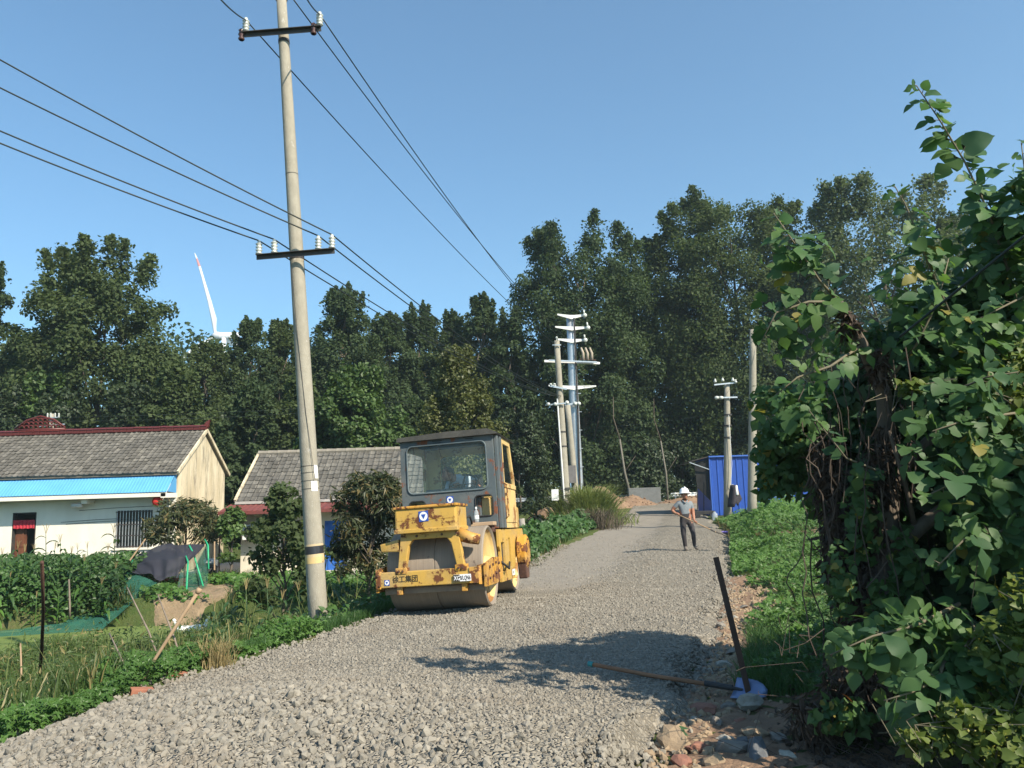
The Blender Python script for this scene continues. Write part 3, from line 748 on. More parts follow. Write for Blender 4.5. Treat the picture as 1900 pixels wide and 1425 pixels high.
# doorway with red valance
D = hb().box(-6.5,-6.06,.17,.22,.05,2.3).build('door', m_door_wood, H)
hb().box(-6.42,-6.14,.150,.168,1.3,2.1).build('door_panel', m_door_wood, D); hb().box(-6.42,-6.14,.150,.168,.25,1.1).build('door_panel', m_door_wood, D)
hb().box(-6.54,-6.51,.0,.22,.02,2.62).box(-5.64,-5.61,.0,.22,.02,2.62).box(-6.54,-5.61,.0,.22,2.6,2.64).build('door_frame', m_dark, D)
hb().box(-6.05,-5.65,.9,.93,.05,2.5).build('inner_screen', m_dark, D)
mb = MB(); vs = []; fs = []
for i in range(25):
    x = -6.5 + .86*i/24; d = -.02 - .015*math.sin(i*1.7)
    vs += [(x, d, 2.35), (x, d-.01, 2.02 + .01*math.sin(i))]
for i in range(24): fs.append((2*i, 2*i+2, 2*i+3, 2*i+1))
mb.add(vs, fs).build('valance', mat('red_cloth', (.42,.03,.05), (.34,.03,.04), rough=.8), D)
# red lantern hung under the porch end
LN = MB().lathe([(.02,.0),(.13,.03),(.19,.15),(.19,.25),(.13,.37),(.02,.40)], n=14).build('red_lantern', mat('lantern_red', (.50,.03,.02), (.4,.025,.02), rough=.6), smooth=True)
LN.location = (-13.5-.55, 31-PR+.32, Z0+2.72); tag(LN, 'faded red lantern hanging under the porch end of the white house', 'lantern')
MB().tube([(0,0,.4),(0,0,.52)], .008, 5).build('cord', m_dark, LN)
LM = MB().lathe([(.0,.0),(.09,.01),(.1,.32),(.07,.4),(.0,.41)], axis='x', n=12).build('porch_lamp', mat('lamp_orange', (.55,.12,.03), (.5,.5,.46), lo=.45, hi=.5, scale=2), smooth=True)
LM.location = (-13.5-3.95, 31-PR+.4, Z0+2.86); tag(LM, 'orange and white lamp under the blue awning near the bracket', 'lamp')

# middle house
Z1 = -1.05
G = empty('cottage', (-10.4, 29.5, Z1), 'low grey tiled house with red awning behind the big concrete pole', 'house')
W2, E2, R2, D2 = 6.9, 2.85, 4.68, 5.0
dr = [(3.15,.12),(4.02,.12),(4.02,1.95),(3.15,1.95)]; wn = [(1.5,1.0),(2.6,1.0),(2.6,2.0),(1.5,2.0)]
plate([(0,0),(W2,0),(W2,E2),(0,E2)], [dr, wn], .22, 'xz', 0).build('wall', m_wall2, G)
for xx in (0.0, W2-.22):
    plate([(.225,0),(D2,0),(D2,E2),(D2/2,R2-.12),(.225,E2+.05)], [], .22, 'yz', xx).build('gable_wall', m_wall2, G)
s2 = (R2-E2)/(D2/2)
rf2 = MB().add([(-.2,-.1,E2-.1*s2),(W2+.2,-.1,E2-.1*s2),(W2+.2,D2/2,R2),(-.2,D2/2,R2),(-.2,D2+.2,E2-.2*s2),(W2+.2,D2+.2,E2-.2*s2),
   (-.2,-.1,E2-.1*s2-.09),(W2+.2,-.1,E2-.1*s2-.09),(W2+.2,D2/2,R2-.09),(-.2,D2/2,R2-.09),(-.2,D2+.2,E2-.2*s2-.09),(W2+.2,D2+.2,E2-.2*s2-.09)],
   [(0,1,2,3),(3,2,5,4),(7,6,9,8),(8,9,10,11),(0,6,7,1),(1,7,8,2),(2,8,11,5),(4,5,11,10),(0,3,9,6),(3,4,10,9)]).build('roof', m_render, G)
tiled_slope('roof_tiles', -.15, W2+.15, (-.1, E2-.1*s2+.01), (D2/2, R2+.01), .235, 12, m_tile, rf2, 3)
tiled_slope('roof_tiles', -.15, W2+.15, (D2+.2, E2-.2*s2+.01), (D2/2, R2+.01), .235, 12, m_tile, rf2, 4)
for xx in (-.21, W2+.21): MB().bar((xx,-.12,E2-.1*s2+.03),(xx,D2/2,R2+.03),.09,.1).build('barge_board', m_gable, G)
cap = MB().tube([(-.21,0,0),(.21,0,0)], [.11,.095], 8).build('ridge_tile', mat('ridge_clay', (.26,.235,.19), (.19,.17,.14)), G); cap.location = (0, D2/2, R2+.05)
for k in range(1, 18):
    c = cap.copy(); col.objects.link(c); c.parent = G; c.location = (k*.405, D2/2, R2+.05)
MB().box(-.2,W2+.2,-.16,-.103,E2-.18,E2-.08).build('gutter', m_render, G)
corrugated(-.45, W2+.1, -.02, 2.66, -1.15, 2.42, .2, .02).build('awning_sheet', m_red_sheet, G)
MB().box(-.45,W2+.1,-1.17,-1.15,2.30,2.42).build('awning_edge', m_red_sheet, G)
for xx in (-.38, 5.2):
    MB().tube([(xx,-1.1,-.05),(xx,-1.1,2.38)], .025, 8).build('awning_post', m_rust, G)
db = MB().box(3.15,4.02,.05,.09,.12,1.95).build('door', m_blue_door, G)
for z in (.5,.95,1.4,1.8): MB().bar((3.15,.035,z),(4.02,.035,z),.02,.025).build('door_rail', m_blue_door, db)
for xx in (3.3,3.58,3.86): MB().bar((xx,.03,.15),(xx,.03,1.93),.02,.025).build('door_bar', m_blue_door, db)
wd2 = MB().box(1.5,2.6,.1,.13,1,2).build('window', m_glass_dark, G)
MB().bar((2.05,.08,1),(2.05,.08,2),.04,.05,(0,1,0)).bar((1.5,.08,1.7),(2.6,.08,1.7),.04,.05).build('frame', m_white, wd2)
MB().box(-.6,W2+.6,-1.6,-.003,-.12,.10).build('plinth', m_render, G)
# air conditioner outdoor unit
A = empty('air_conditioner', (-10.4+.62, 29.5-.36, Z1+1.35), 'white air conditioner box on the wall of the grey tiled house', 'air conditioner')
MB().box(-.4,.4,-.15,.15,0,.56).build('casing', m_white, A, bevel=.02)
MB().lathe([(.0,0),(.22,0),(.22,.02),(.19,.02),(.19,.005)], (-.12,-.175,.29), 'y', 20).build('fan_grille', m_dark, A)
MB().box(.14,.36,-.158,-.152,.36,.5).build('blue_label', m_blue_door, A)
MB().bar((-.3,-.1,-.03),(-.3,.36,-.03),.03,.04).bar((.3,-.1,-.03),(.3,.36,-.03),.03,.04).build('bracket', m_rust, A)
# white annex end showing between the houses
AN = MB().box(-12.9,-11.7,39.5,42,-1,2.2).box(-13.0,-11.5,39.2,42.2,2.201,2.4).build('concrete_annex', m_wall); tag(AN, 'white flat roofed annex between the two houses', 'building')
# courtyard slab between the houses, red soil garden strip in front
tag(MB().box(-13.3,-10.9,27.5,38,-1.3,-1.0).build('courtyard', m_render), kind='structure')
# dark bucket pile by the post
BK = MB().lathe([(.0,0),(.22,0),(.28,.45),(.26,.46),(.2,.03)], n=14).build('bucket', m_black, smooth=True); BK.location = (-11.0,28.1,-1.0); tag(BK, 'black bucket standing by the awning post between the houses', 'bucket')
BG = link('plastic_bag', rock_mesh(77)); BG.data.materials.append(m_white); BG.scale = (.3,.25,.2); BG.location = (-11.0,28.2,-.42); tag(BG, 'white plastic bag on top of the black bucket', 'bag')
ST = MB().tube([(0,0,-.1),(.02,0,.28)], [.2,.17], 10).build('tree_stump', m_bark); ST.location = (-10.75,26.9,-1.05); tag(ST, 'short tree stump in front of the gap between the houses', 'stump')
# ------------------------------------------------------------------ road roller
def worn_paint(name, c, rust=(.16,.06,.025), amount=.60, scale=3.0, dirt=(.33,.27,.19)):
    m, nt, p = nodes_of(name)
    v = coords(nt)
    base = mixc(nt, ramp(nt, noise(nt, 1.6, 6, .7, v), .35, .7), c, tuple(x*.78 for x in c))
    vo = nt.nodes.new('ShaderNodeTexVoronoi'); vo.feature = 'DISTANCE_TO_EDGE'; vo.inputs['Scale'].default_value = 7
    d = nt.nodes.new('ShaderNodeVectorMath'); d.operation = 'ADD'; nn = nt.nodes.new('ShaderNodeTexNoise'); nn.inputs['Scale'].default_value = 5
    nt.links.new(v, nn.inputs['Vector']); nt.links.new(v, d.inputs[0]); nt.links.new(nn.outputs[1], d.inputs[1]); nt.links.new(d.outputs[0], vo.inputs['Vector'])
    crack = nt.nodes.new('ShaderNodeMath'); crack.operation = 'MULTIPLY'
    nt.links.new(ramp(nt, vo.outputs[0], .0, .025, 1, 0), crack.inputs[0]); nt.links.new(ramp(nt, noise(nt, 2.2, 3, .5, v), .5, .6), crack.inputs[1])
    base = mixc(nt, crack.outputs[0], base, tuple(x*.3 for x in c))
    base = mixc(nt, ramp(nt, noise(nt, 2.3, 5, .6, v), .45, .8, 0, .6), base, dirt)
    base = mixc(nt, ramp(nt, noise(nt, 18, 6, .75, v), .55, .7, 0, .5), base, tuple(x*.6 for x in c))
    mask = ramp(nt, noise(nt, scale, 9, .72, v), amount, amount + .035)
    base = mixc(nt, mask, base, mixc(nt, noise(nt, 25, 4, .6, v), rust, tuple(x*.5 for x in rust)))
    nt.links.new(base, p.inputs['Base Color'])
    nt.links.new(ramp(nt, mask, 0, 1, .5, .95), p.inputs['Roughness']); p.inputs['Specular IOR Level'].default_value = .35
    nt.links.new(bump(nt, mask, .5, .004), p.inputs['Normal'])
    return m
m_yel = worn_paint('roller_yellow', (.52,.32,.068), amount=.56)
m_yel_r = worn_paint('roller_yellow_rusty', (.55,.28,.04), amount=.50, scale=5)
m_cream = worn_paint('roller_cream', (.66,.46,.18), rust=(.34,.16,.05), amount=.54, scale=2.2)
m_cab = worn_paint('cab_grey', (.08,.10,.108), rust=(.22,.085,.045), amount=.535, scale=3.0, dirt=(.17,.165,.15))
m_roof = mat('cab_roof', (.07,.068,.06), (.045,.045,.042), rough=.8, bmp=.3)
def drum_material():
    m, nt, p = nodes_of('drum_steel')
    v = coords(nt); vs = coords(nt, (30, .6, .6))
    c = mixc(nt, ramp(nt, noise(nt, 2.0, 6, .7, vs), .3, .7), (.27,.225,.175), (.20,.165,.13))
    c = mixc(nt, ramp(nt, noise(nt, 6, 8, .75, v), .60, .68), c, (.09,.07,.055))
    nt.links.new(c, p.inputs['Base Color']); p.inputs['Roughness'].default_value = .75; p.inputs['Metallic'].default_value = .1
    nt.links.new(bump(nt, noise(nt, 9, 7, .7, v), .3, .01), p.inputs['Normal'])
    return m
m_drum = drum_material()
m_emb_blue = mat('emblem_blue', (.03,.08,.35), (.025,.07,.30), rough=.4)
m_emb_white = mat('emblem_white', (.75,.76,.78), (.65,.66,.68), rough=.45)
m_ink = mat('ink', (.035,.03,.02), (.08,.055,.025), scale=40, lo=.55, hi=.65)
def glass_material(name, tint=(.45,.60,.62), film=.22, gloss=.10):
    m, nt, p = nodes_of(name)
    nt.nodes.remove(p)
    tr = nt.nodes.new('ShaderNodeBsdfTransparent'); tr.inputs[0].default_value = (.93,.97,.97,1)
    df = nt.nodes.new('ShaderNodeBsdfDiffuse')
    v = coords(nt)
    nt.links.new(mixc(nt, ramp(nt, noise(nt, 3, 5, .6, v), .3, .7), tint, tuple(x*.8 for x in tint)), df.inputs[0])
    gl = nt.nodes.new('ShaderNodeBsdfGlossy'); gl.inputs['Roughness'].default_value = .03
    a = nt.nodes.new('ShaderNodeMixShader'); a.inputs[0].default_value = film
    nt.links.new(tr.outputs[0], a.inputs[1]); nt.links.new(df.outputs[0], a.inputs[2])
    fr = nt.nodes.new('ShaderNodeFresnel'); fr.inputs[0].default_value = 1.28
    b = nt.nodes.new('ShaderNodeMixShader'); nt.links.new(fr.outputs[0], b.inputs[0])
    nt.links.new(a.outputs[0], b.inputs[1]); nt.links.new(gl.outputs[0], b.inputs[2])
    nt.links.new(b.outputs[0], nt.nodes['Material Output'].inputs[0])
    return m
m_glass = glass_material('dusty_glass', film=.03)

RO = empty('road_roller', (-1.10, 12.1, .0), 'old yellow road roller with rusty grey cab facing the camera', 'road roller')
RO.rotation_euler = (R(-2.4), R(-2.7), R(-9)); RO.scale = (.945, 1, 1)
hw, rr = .77, .60
# front drum: shell in two halves with a seam, dished yellow ends
def drum(name, y, w, r, parent):
    pr = [(.10,-w+.1),(r-.09,-w+.1),(r-.05,-w+.02),(r-.02,-w),(r,-w+.02),(r,-.012),(r-.012,-.006),(r-.012,.006),(r,.012),(r,w-.02),(r-.02,w),(r-.05,w-.02),(r-.09,w-.1),(.10,w-.1)]
    d = MB().lathe(pr, (0,y,r), 'x', 56).build(name, m_drum, parent, True)
    e = d.modifiers.new('split', 'EDGE_SPLIT'); e.split_angle = R(40)
    for s in (-1, 1):
        MB().lathe([(.0,s*(w-.085)),(r-.10,s*(w-.085)),(r-.085,s*(w-.06)),(r-.06,s*(w-.03))], (0,y,r), 'x', 40).lathe([(.0,s*(w+.0)),(.12,s*(w-.0)),(.15,s*(w-.085))], (0,y,r), 'x', 20).build('drum_end', m_cream, d, True)
    return d
drum('front_drum', 0, hw, rr, RO)
rd = drum('rear_drum', 2.75, .68, rr, RO)
# yoke frame around the front drum
FY = -.80
beam = MB().box(-.86,.74,FY,FY+.12,.40,.62).build('front_beam', m_yel, RO, bevel=.012)
MB().box(-.88,-.80,FY-.015,FY+.16,.385,.635).build('beam_end', m_yel_r, RO, bevel=.012)
MB().bar((.60,FY-.002,.51),(.74,FY-.002,.51),.03,.215).build('beam_patch', m_yel_r, RO)
sp = plate([(FY+.02,.34),(FY+.02,.66),(-.1,.72),(.55,.70),(.55,.40),(.1,.33)], [], .04, 'yz', .815).build('side_plate', m_yel_r, RO)
plate([(FY+.02,.34),(FY+.02,.66),(-.1,.72),(.55,.70),(.55,.40),(.1,.33)], [], .04, 'yz', -.885).build('side_plate', m_yel_r, RO)
MB().add([(.74,FY+.0,.38),(.74,FY+.0,.64),(.86,FY+.16,.66),(.86,FY+.16,.36),(.70,FY+.06,.38),(.70,FY+.06,.64),(.80,FY+.2,.66),(.80,FY+.2,.36)],[(0,3,2,1),(4,5,6,7),(1,2,6,5),(0,4,7,3),(0,1,5,4),(2,3,7,6)]).build('corner_plate', m_yel_r, RO)
for yy, zz in ((-.55,.44),(-.55,.60),(-.3,.46),(-.3,.62),(-.05,.48),(-.05,.64),(.2,.5),(.2,.62)):
    MB().lathe([(.0,.022),(.022,.022),(.022,0)], (.856,yy,zz), 'x', 6).build('bolt', m_rust, sp)
MB().bar((-.78,-.655,.335),(.78,-.655,.335),.05,.085).build('scraper', mat('scraper', (.26,.20,.14), (.2,.15,.11), scale=8), RO, bevel=.008)
for xx in (-.52, .50): MB().box(xx-.045,xx+.045,-.76,-.60,.29,.41).build('scraper_hanger', m_yel_r, RO, bevel=.01)
# arch that carries the steering head and the front box
arch_o = [(-.53,.60),(-.455,1.16),(.455,1.16),(.53,.60),(.415,.60),(.335,.98),(.27,1.06),(-.27,1.06),(-.335,.98),(-.415,.60)]
ar = plate(arch_o, [], .12, 'xz', FY+.01).build('arch', m_yel, RO, bevel=.014)
MB().box(-.56,-.38,FY-.012,FY+.15,.58,.67).build('foot_plate', m_yel_r, ar, bevel=.01); MB().box(.38,.56,FY-.012,FY+.15,.58,.67).build('foot_plate', m_yel_r, ar, bevel=.01)
bx = MB().box(-.52,.46,FY-.06,-.18,1.165,1.52).build('front_box', m_yel, RO, bevel=.03)
MB().box(-.54,.48,FY-.085,-.16,1.505,1.545).build('lid', m_yel_r, bx, bevel=.012)
MB().box(-.535,.475,FY-.08,-.17,1.155,1.215).build('lower_flange', m_yel, bx, bevel=.01)
MB().box(-.12,.10,-.5,-.36,1.546,1.575).build('filler_cap', m_rust, bx, bevel=.008)
MB().tube([(0,-.1,1.1),(0,.25,1.1)], .16, 14).build('steering_head', m_yel, RO)
MB().add([(-.50,FY+.02,.90),(-.50,FY+.02,1.08),(-.80,FY+.06,.91),(-.82,FY+.06,1.02),(-.50,FY+.13,.90),(-.50,FY+.13,1.08),(-.80,FY+.12,.91),(-.82,FY+.12,1.02)],[(0,1,3,2),(4,6,7,5),(1,5,7,3),(0,2,6,4),(2,3,7,6),(0,4,5,1)]).build('side_arm', m_yel, RO, bevel=.015)
MB().tube([(.44,FY+.10,1.10),(.62,FY+.10,1.03),(.76,FY+.10,1.0)], [.10,.085,.075], 10).build('side_arm', m_yel_r, RO, True)
# chassis under the cab
ch_side = [(.62,.30),(.62,.78),(.55,.86),(.55,1.13),(3.1,1.13),(3.25,.9),(2.1,.62),(1.9,.28)]
for s in (1, -1):
    off = .78 if s == 1 else -.82
    plate(ch_side, [[(.72,.45),(1.05,.45),(1.05,.92),(.72,.92)], [(1.45,.50),(1.62,.50),(1.62,.98),(1.45,.98)]], .04, 'yz', off).build('chassis_side', m_yel, RO)
MB().box(-.775,.775,.66,1.9,.34,1.09).build('chassis', m_dark, RO)
MB().box(-.76,.76,.64,.655,.36,1.12).build('chassis_front', m_yel, RO)
MB().box(-.775,.775,.55,3.1,1.095,1.135).build('deck', m_rust, RO)
MB().box(-.74,.74,2.35,3.3,1.14,1.55).build('engine_cover', m_yel, RO, bevel=.04)
MB().box(.822,.832,1.62,1.86,.34,.44).build('number_patch', m_white, RO)
gc = MB().lathe([(.0,0),(.24,.0),(.30,.03),(.30,.17),(.25,.20),(.0,.20)], (.83,2.35,.72), 'x', 18).build('gear_case', m_yel_r, RO)
MB().add([(.84,2.08,.72),(.84,2.62,.72),(.84,2.50,.24),(.84,2.22,.24),(1.0,2.08,.72),(1.0,2.62,.72),(1.0,2.50,.24),(1.0,2.22,.24)],[(0,1,2,3),(7,6,5,4),(0,4,5,1),(1,5,6,2),(2,6,7,3),(3,7,4,0)]).build('chain_guard', m_rust, gc, bevel=.02)
for k in range(10):
    a = 2*math.pi*k/10; MB().lathe([(.0,.015),(.016,.015),(.016,0)], (1.03,2.35+.22*math.cos(a),.72+.22*math.sin(a)), 'x', 6).build('bolt', m_rust, gc)
# cab
CB, CT, CF, CR = 1.15, 2.72, .70, 2.25
ws = rrect(-.78,.66,1.80,2.60,.10)
lw = rrect(-.77,-.47,1.40,1.68,.07); rw = rrect(.42,.73,1.36,1.70,.06)
cabf = plate([(-.90,CB),(.80,CB),(.80,CT),(-.90,CT)], [ws, lw, rw], .05, 'xz', CF).build('cab_front', m_cab, RO, bevel=.006)
def rim(loop, y, r, name, m_, parent):
    MB().tube([(p[0], y, p[1]) for p in loop] + [(loop[0][0], y, loop[0][1])], r, 6, False).build(name, m_, parent, True)
rim(ws, CF-.004, .016, 'rubber_seal', mat('seal', (.10,.13,.14), (.07,.09,.10), rough=.6), cabf)
rim(lw, CF-.004, .013, 'rubber_seal', m_black, cabf); rim(rw, CF-.004, .013, 'rubber_seal', m_black, cabf)
gl = plate(rrect(-.785,.665,1.795,2.605,.10), [], .006, 'xz', CF+.02).build('windscreen', m_glass, cabf)
MB().bar((-.20,CF-.02,2.57),(-.08,CF-.02,2.20),.007,.007).bar((-.08,CF-.02,2.2),(.0,CF-.02,1.98),.008,.012).build('wiper', m_black, cabf)
MB().box(-.30,-.12,CF-.006,CF-.0005,2.655,2.67).box(-.28,-.14,CF-.006,CF-.0005,2.625,2.635).build('vent_slot', m_black, cabf)
MB().box(.30,.44,CF-.006,CF-.0005,2.645,2.66).box(.27,.46,CF-.006,CF-.0005,2.675,2.69).build('vent_slot', m_black, cabf)
# roof: slightly cambered sheet with chamfered side
rp = [(-.94,2.70),(-.92,2.755),(0,2.795),(.72,2.79),(.90,2.71),(.88,2.69),(-.92,2.685)]
plate(rp, [], 1.75, 'xz', CF-.08).build('cab_roof', m_roof, RO)
# side walls
left_o = [(CF+.05,CB),(CR,CB),(CR,CT-.02),(CF+.05,CT-.02)]
plate(left_o, [rrect(CF+.2,CR-.2,1.82,2.55,.08)], .04, 'yz', -.90).build('cab_side', m_cream, RO)
door_o = [(CF+.50,CB),(CR+.12,CB),(CR+.14,2.0),(CR-.18,CT-.03),(CF+.50,CT-.03)]
dr_ = plate(door_o, [[(CF+.62,1.92),(CR+.02,1.92),(CR-.26,2.60),(CF+.62,2.60)]], .05, 'yz', .80).build('cab_door', m_cream, RO)
plate([(CF+.58,1.24),(CR+.06,1.24),(CR+.06,1.80),(CF+.58,1.80)], [], .012, 'yz', .852).build('door_panel', m_cream, dr_, bevel=.005)
MB().bar((.855,CF+.50,1.87),(.855,CR+.12,1.87),.03,.07).build('door_rail', m_cream, dr_)
plate([(CF+.62,1.92),(CR+.02,1.92),(CR-.26,2.60),(CF+.62,2.60)], [], .005, 'yz', .82).build('door_glass', m_glass, dr_)
MB().box(.80,.86,CF+.06,CF+.22,CB,CT-.03).build('door_post', m_cab, RO, bevel=.008)
MB().box(.81,.87,CF+.30,CF+.44,CB,CT-.03).build('door_post', m_cab, RO, bevel=.008)
MB().box(.80,.84,CF+.23,CF+.29,1.15,1.75).build('door_stop', m_yel_r, RO)
plate([(-.86,CB),(.79,CB),(.79,CT-.02),(-.86,CT-.02)], [rrect(-.6,.62,1.75,2.55,.08)], .04, 'xz', CR).build('cab_back', m_cream, RO)
MB().box(-.855,.78,CF+.06,CR-.005,1.152,1.18).build('cab_floor', m_rust, RO)
# inside
st = MB().box(-.28,.30,1.62,2.1,1.45,1.60).build('seat', m_black, RO, bevel=.05)
MB().box(-.26,.28,2.02,2.14,1.6,2.15).build('seat_back', m_black, st, bevel=.05)
MB().box(-.2,.22,1.66,2.05,1.19,1.45).build('seat_box', m_yel, st)
MB().box(.40,.75,.86,2.2,1.2,1.66).build('side_console', m_cream, RO, bevel=.02)
MB().box(-.5,.5,.80,1.0,1.18,1.86).build('dashboard', m_cab, RO, bevel=.03)
sw = MB().tube([(.25*math.cos(a),.25*math.sin(a)*.72,.25*math.sin(a)*.7) for a in np.linspace(0, 2*math.pi, 25)], .017, 6, False).build('steering_wheel', m_black, RO, True)
sw.location = (.12, 1.12, 1.93)
MB().tube([(0,-.1,-.28),(0,0,0)], .03, 8).bar((-.25,0,0),(.25,0,0),.025,.015).bar((0,0,0),(0,.18,.17),.025,.015).build('spokes', m_black, sw)
MB().tube([(.35,1.15,1.2),(.37,1.05,1.75)], .014, 6).lathe([(.0,1.80),(.03,1.77),(.0,1.74)], (.37,1.05,0), 'z', 8).build('lever', m_black, RO)
# hoses, bolts, handles
for k, (a_, b_, c_) in enumerate((((.30,-.16,1.30),(.44,.12,1.36),(.40,.45,1.22)),((-.34,-.16,1.28),(-.46,.15,1.34),(-.38,.5,1.2)),((.86,.45,.62),(.93,.75,.50),(.86,1.2,.58)))):
    MB().tube([a_, (np.array(a_)*.4 + np.array(b_)*.6), b_, (np.array(b_)*.5 + np.array(c_)*.5 + np.array([0,0,.02])), c_], .018, 8).build('hose', m_black, RO, True)
for xx, zz in ((-.50,.625),(-.44,.625),(.44,.625),(.50,.625),(-.43,1.12),(.43,1.12),(-.2,1.11),(.2,1.11)):
    MB().lathe([(.0,-.02),(.018,-.02),(.018,.0)], (xx,FY-.012 if zz < .7 else FY+.01,zz), 'y', 6).build('bolt', m_rust, ar)
for xx in (-.835, -.835+.03):
    MB().lathe([(.0,-.018),(.016,-.018),(.016,.0)], (xx,FY-.015,.58 if xx < -.82 else .44), 'y', 6).build('bolt', m_rust, beam)
MB().tube([(.87,CF+.36,1.30),(.93,CF+.36,1.34),(.93,CF+.36,1.86),(.87,CF+.36,1.90)], .013, 8).build('grab_rail', m_yel_r, RO, True)
MB().box(.853,.875,CF+.56,CF+.66,1.70,1.74).build('handle', m_dark, dr_)
for zz in (1.35, 2.2): MB().tube([(.862,CF+.475,zz-.05),(.862,CF+.475,zz+.05)], .016, 8).build('hinge', m_rust, dr_)
MB().tube([(-.62,1.9,2.8),(-.62,1.9,2.95)], .05, 10).build('exhaust_stub', m_rust, RO)
MB().box(-.50,.44,FY-.0635,FY-.0605,1.335,1.339).build('weld_seam', m_yel_r, bx)
# emblems: white disc on blue square with blue triangle
def emblem(x, y, z, s, parent, rot=0, split=False):
    e = MB().box(-s,s,-.004,0,-s,s).build('emblem', m_emb_blue, parent); e.location = (x, y, z); e.rotation_euler = (0, rot, 0)
    n_ = 20
    MB().add([(.86*s*math.cos(2*math.pi*k/n_), -.0065, .86*s*math.sin(2*math.pi*k/n_)) for k in range(n_)], [tuple(range(n_))]).build('disc', m_emb_white, e)
    MB().add([(-.52*s,-.009,.38*s),(.52*s,-.009,.38*s),(0,-.009,-.56*s)], [(0,2,1)]).build('triangle', m_emb_blue, e)
    return e
emblem(-.055, FY-.062, 1.385, .075, bx, R(-2)); emblem(-.03, CF-.002, 1.665, .06, cabf, R(2)); emblem(-.70, FY-.002, .475, .04, beam)
# lettering
def text(body, size, mat_, parent, loc, rot=(R(90),0,0), name='lettering', squash=1.0, ext=.001):
    cu = bpy.data.curves.new('t', 'FONT'); cu.body = body; cu.size = size; cu.extrude = ext; cu.resolution_u = 2; cu.offset = size * .012
    tmp = bpy.data.objects.new('t', cu); col.objects.link(tmp)
    me = bpy.data.meshes.new_from_object(tmp.evaluated_get(bpy.context.evaluated_depsgraph_get()))
    bpy.data.objects.remove(tmp); me.materials.clear(); me.materials.append(mat_)
    o = link(name, me, parent); o.location = loc; o.rotation_euler = rot; o.scale = (squash, 1, 1)
    return o
for k, chx in enumerate('徐工集团'):
    text(chx, .105, m_ink, beam, (-.615 + k*.102, FY-.003, .475), name='letter')
pb = MB().box(.355,.625,FY-.026,FY-.002,.435,.53).build('plate', m_emb_white, beam)
MB().box(.354,.45,FY-.028,FY-.0262,.436,.529).build('dark_field', m_ink, pb)
text('XG', .085, m_emb_white, pb, (.36,FY-.0295,.453), squash=.78)
text('/8/LQN6', .085, m_ink, pb, (.445,FY-.0275,.453), squash=.56)
text('077', .07, m_ink, RO, (.8335,1.66,.365), rot=(R(90),0,R(90)), name='number')
m_rs = Euler(RO.rotation_euler).to_matrix().to_4x4(); ROM = Matrix.Translation(RO.location) @ m_rs @ Matrix.Diagonal((.945, 1, 1, 1))
def on_roller(p): return ROM @ Vector(p)
# the wooden board laid on the frame behind the right lower window, and the bottle on it
pl = MB().box(-.19,.19,-.13,.13,0,.06).build('wooden_board', mat('board', (.42,.30,.19), (.33,.23,.15), scale=9, stretch=(.2,1,1)), bevel=.01)
pl.location = on_roller((.58,.52,1.20)); pl.rotation_euler = RO.rotation_euler; tag(pl, 'short wooden board laid on the roller below the right lower window', 'board')
MB().box(.42,.74,.45,.68,1.10,1.198).build('board_rest', m_rust, RO)
bt = MB().lathe([(.0,0),(.035,.0),(.037,.02),(.037,.13),(.03,.16),(.014,.185),(.013,.20)], n=14).build('water_bottle', glass_material('bottle_plastic', (.7,.74,.76), .35), smooth=True)
MB().lathe([(.016,.195),(.016,.225),(.0,.226)], n=12).build('cap', m_white, bt)
MB().lathe([(.0365,.05),(.0385,.052),(.0385,.10),(.0365,.102)], n=14).build('wrapper', m_white, bt)
bt.location = on_roller((.475,.46,1.262)); bt.rotation_euler = RO.rotation_euler; bt.scale = (1.1,1.1,1.1); tag(bt, 'clear plastic water bottle standing on the wooden board of the roller', 'bottle')
# ------------------------------------------------------------------ poles, wires, shed, turbine
def insulator(mb, p, s=1.0, up=(0,0,1)):
    prof = [(.03,0)]
    for k in range(4): prof += [(.055,.02+k*.055),(.06,.03+k*.055),(.03,.05+k*.055)]
    prof += [(.028,.25),(.0,.27)]
    mb.lathe([(r*s, h*s) for r, h in prof], p, 'z', 12)
    return mb
PB, PT = gnd(593, 1149), at(521, -22, 11.9)
PB = np.array([-2.93, 11.62, float(g(-2.93, 11.62))])
MP = empty('utility_pole', PB, 'tall leaning concrete pole with two crossarms in front of the houses', 'utility pole')
axis = PT - PB; Lp = np.linalg.norm(axis)
def onpole(z):
    return axis * ((z - PB[2]) / axis[2])
def prad(t): return .142 - .062 * t
MB().tube([axis * t for t in np.linspace(-.03, 1, 14)], [prad(t) for t in np.linspace(-.03, 1, 14)], 24).build('shaft', m_concrete, MP, True)
def band(z0, z1, m_, name, grow=.0025):
    t0, t1 = (z0 - PB[2]) / axis[2], (z1 - PB[2]) / axis[2]
    MB().tube([axis*t0, axis*t1], [prad(t0)+grow, prad(t1)+grow], 24, False).build(name, m_, MP, True)
band(.86, .905, mat('tape_cream', (.55,.42,.24), (.45,.35,.2), scale=9), 'tape'); band(.905, 1.0+.02, mat('tape_black', (.012,.012,.016), (.03,.03,.035), rough=.3, spec=.6), 'tape', .0035); band(.77, .86, mat('tape_yellow', (.58,.42,.18), (.48,.36,.18), scale=9, stain=(.2,.15,.08), stain_scale=9, stain_lo=.62, stain_hi=.66), 'tape'); band(1.02, 1.05, mat('tape_tan', (.5,.4,.25), (.42,.33,.2)), 'tape')
for z in (1.86, 1.98, 2.1, 2.2, 6.9): band(z, z+.008, m_dark, 'wire_tie', .004)
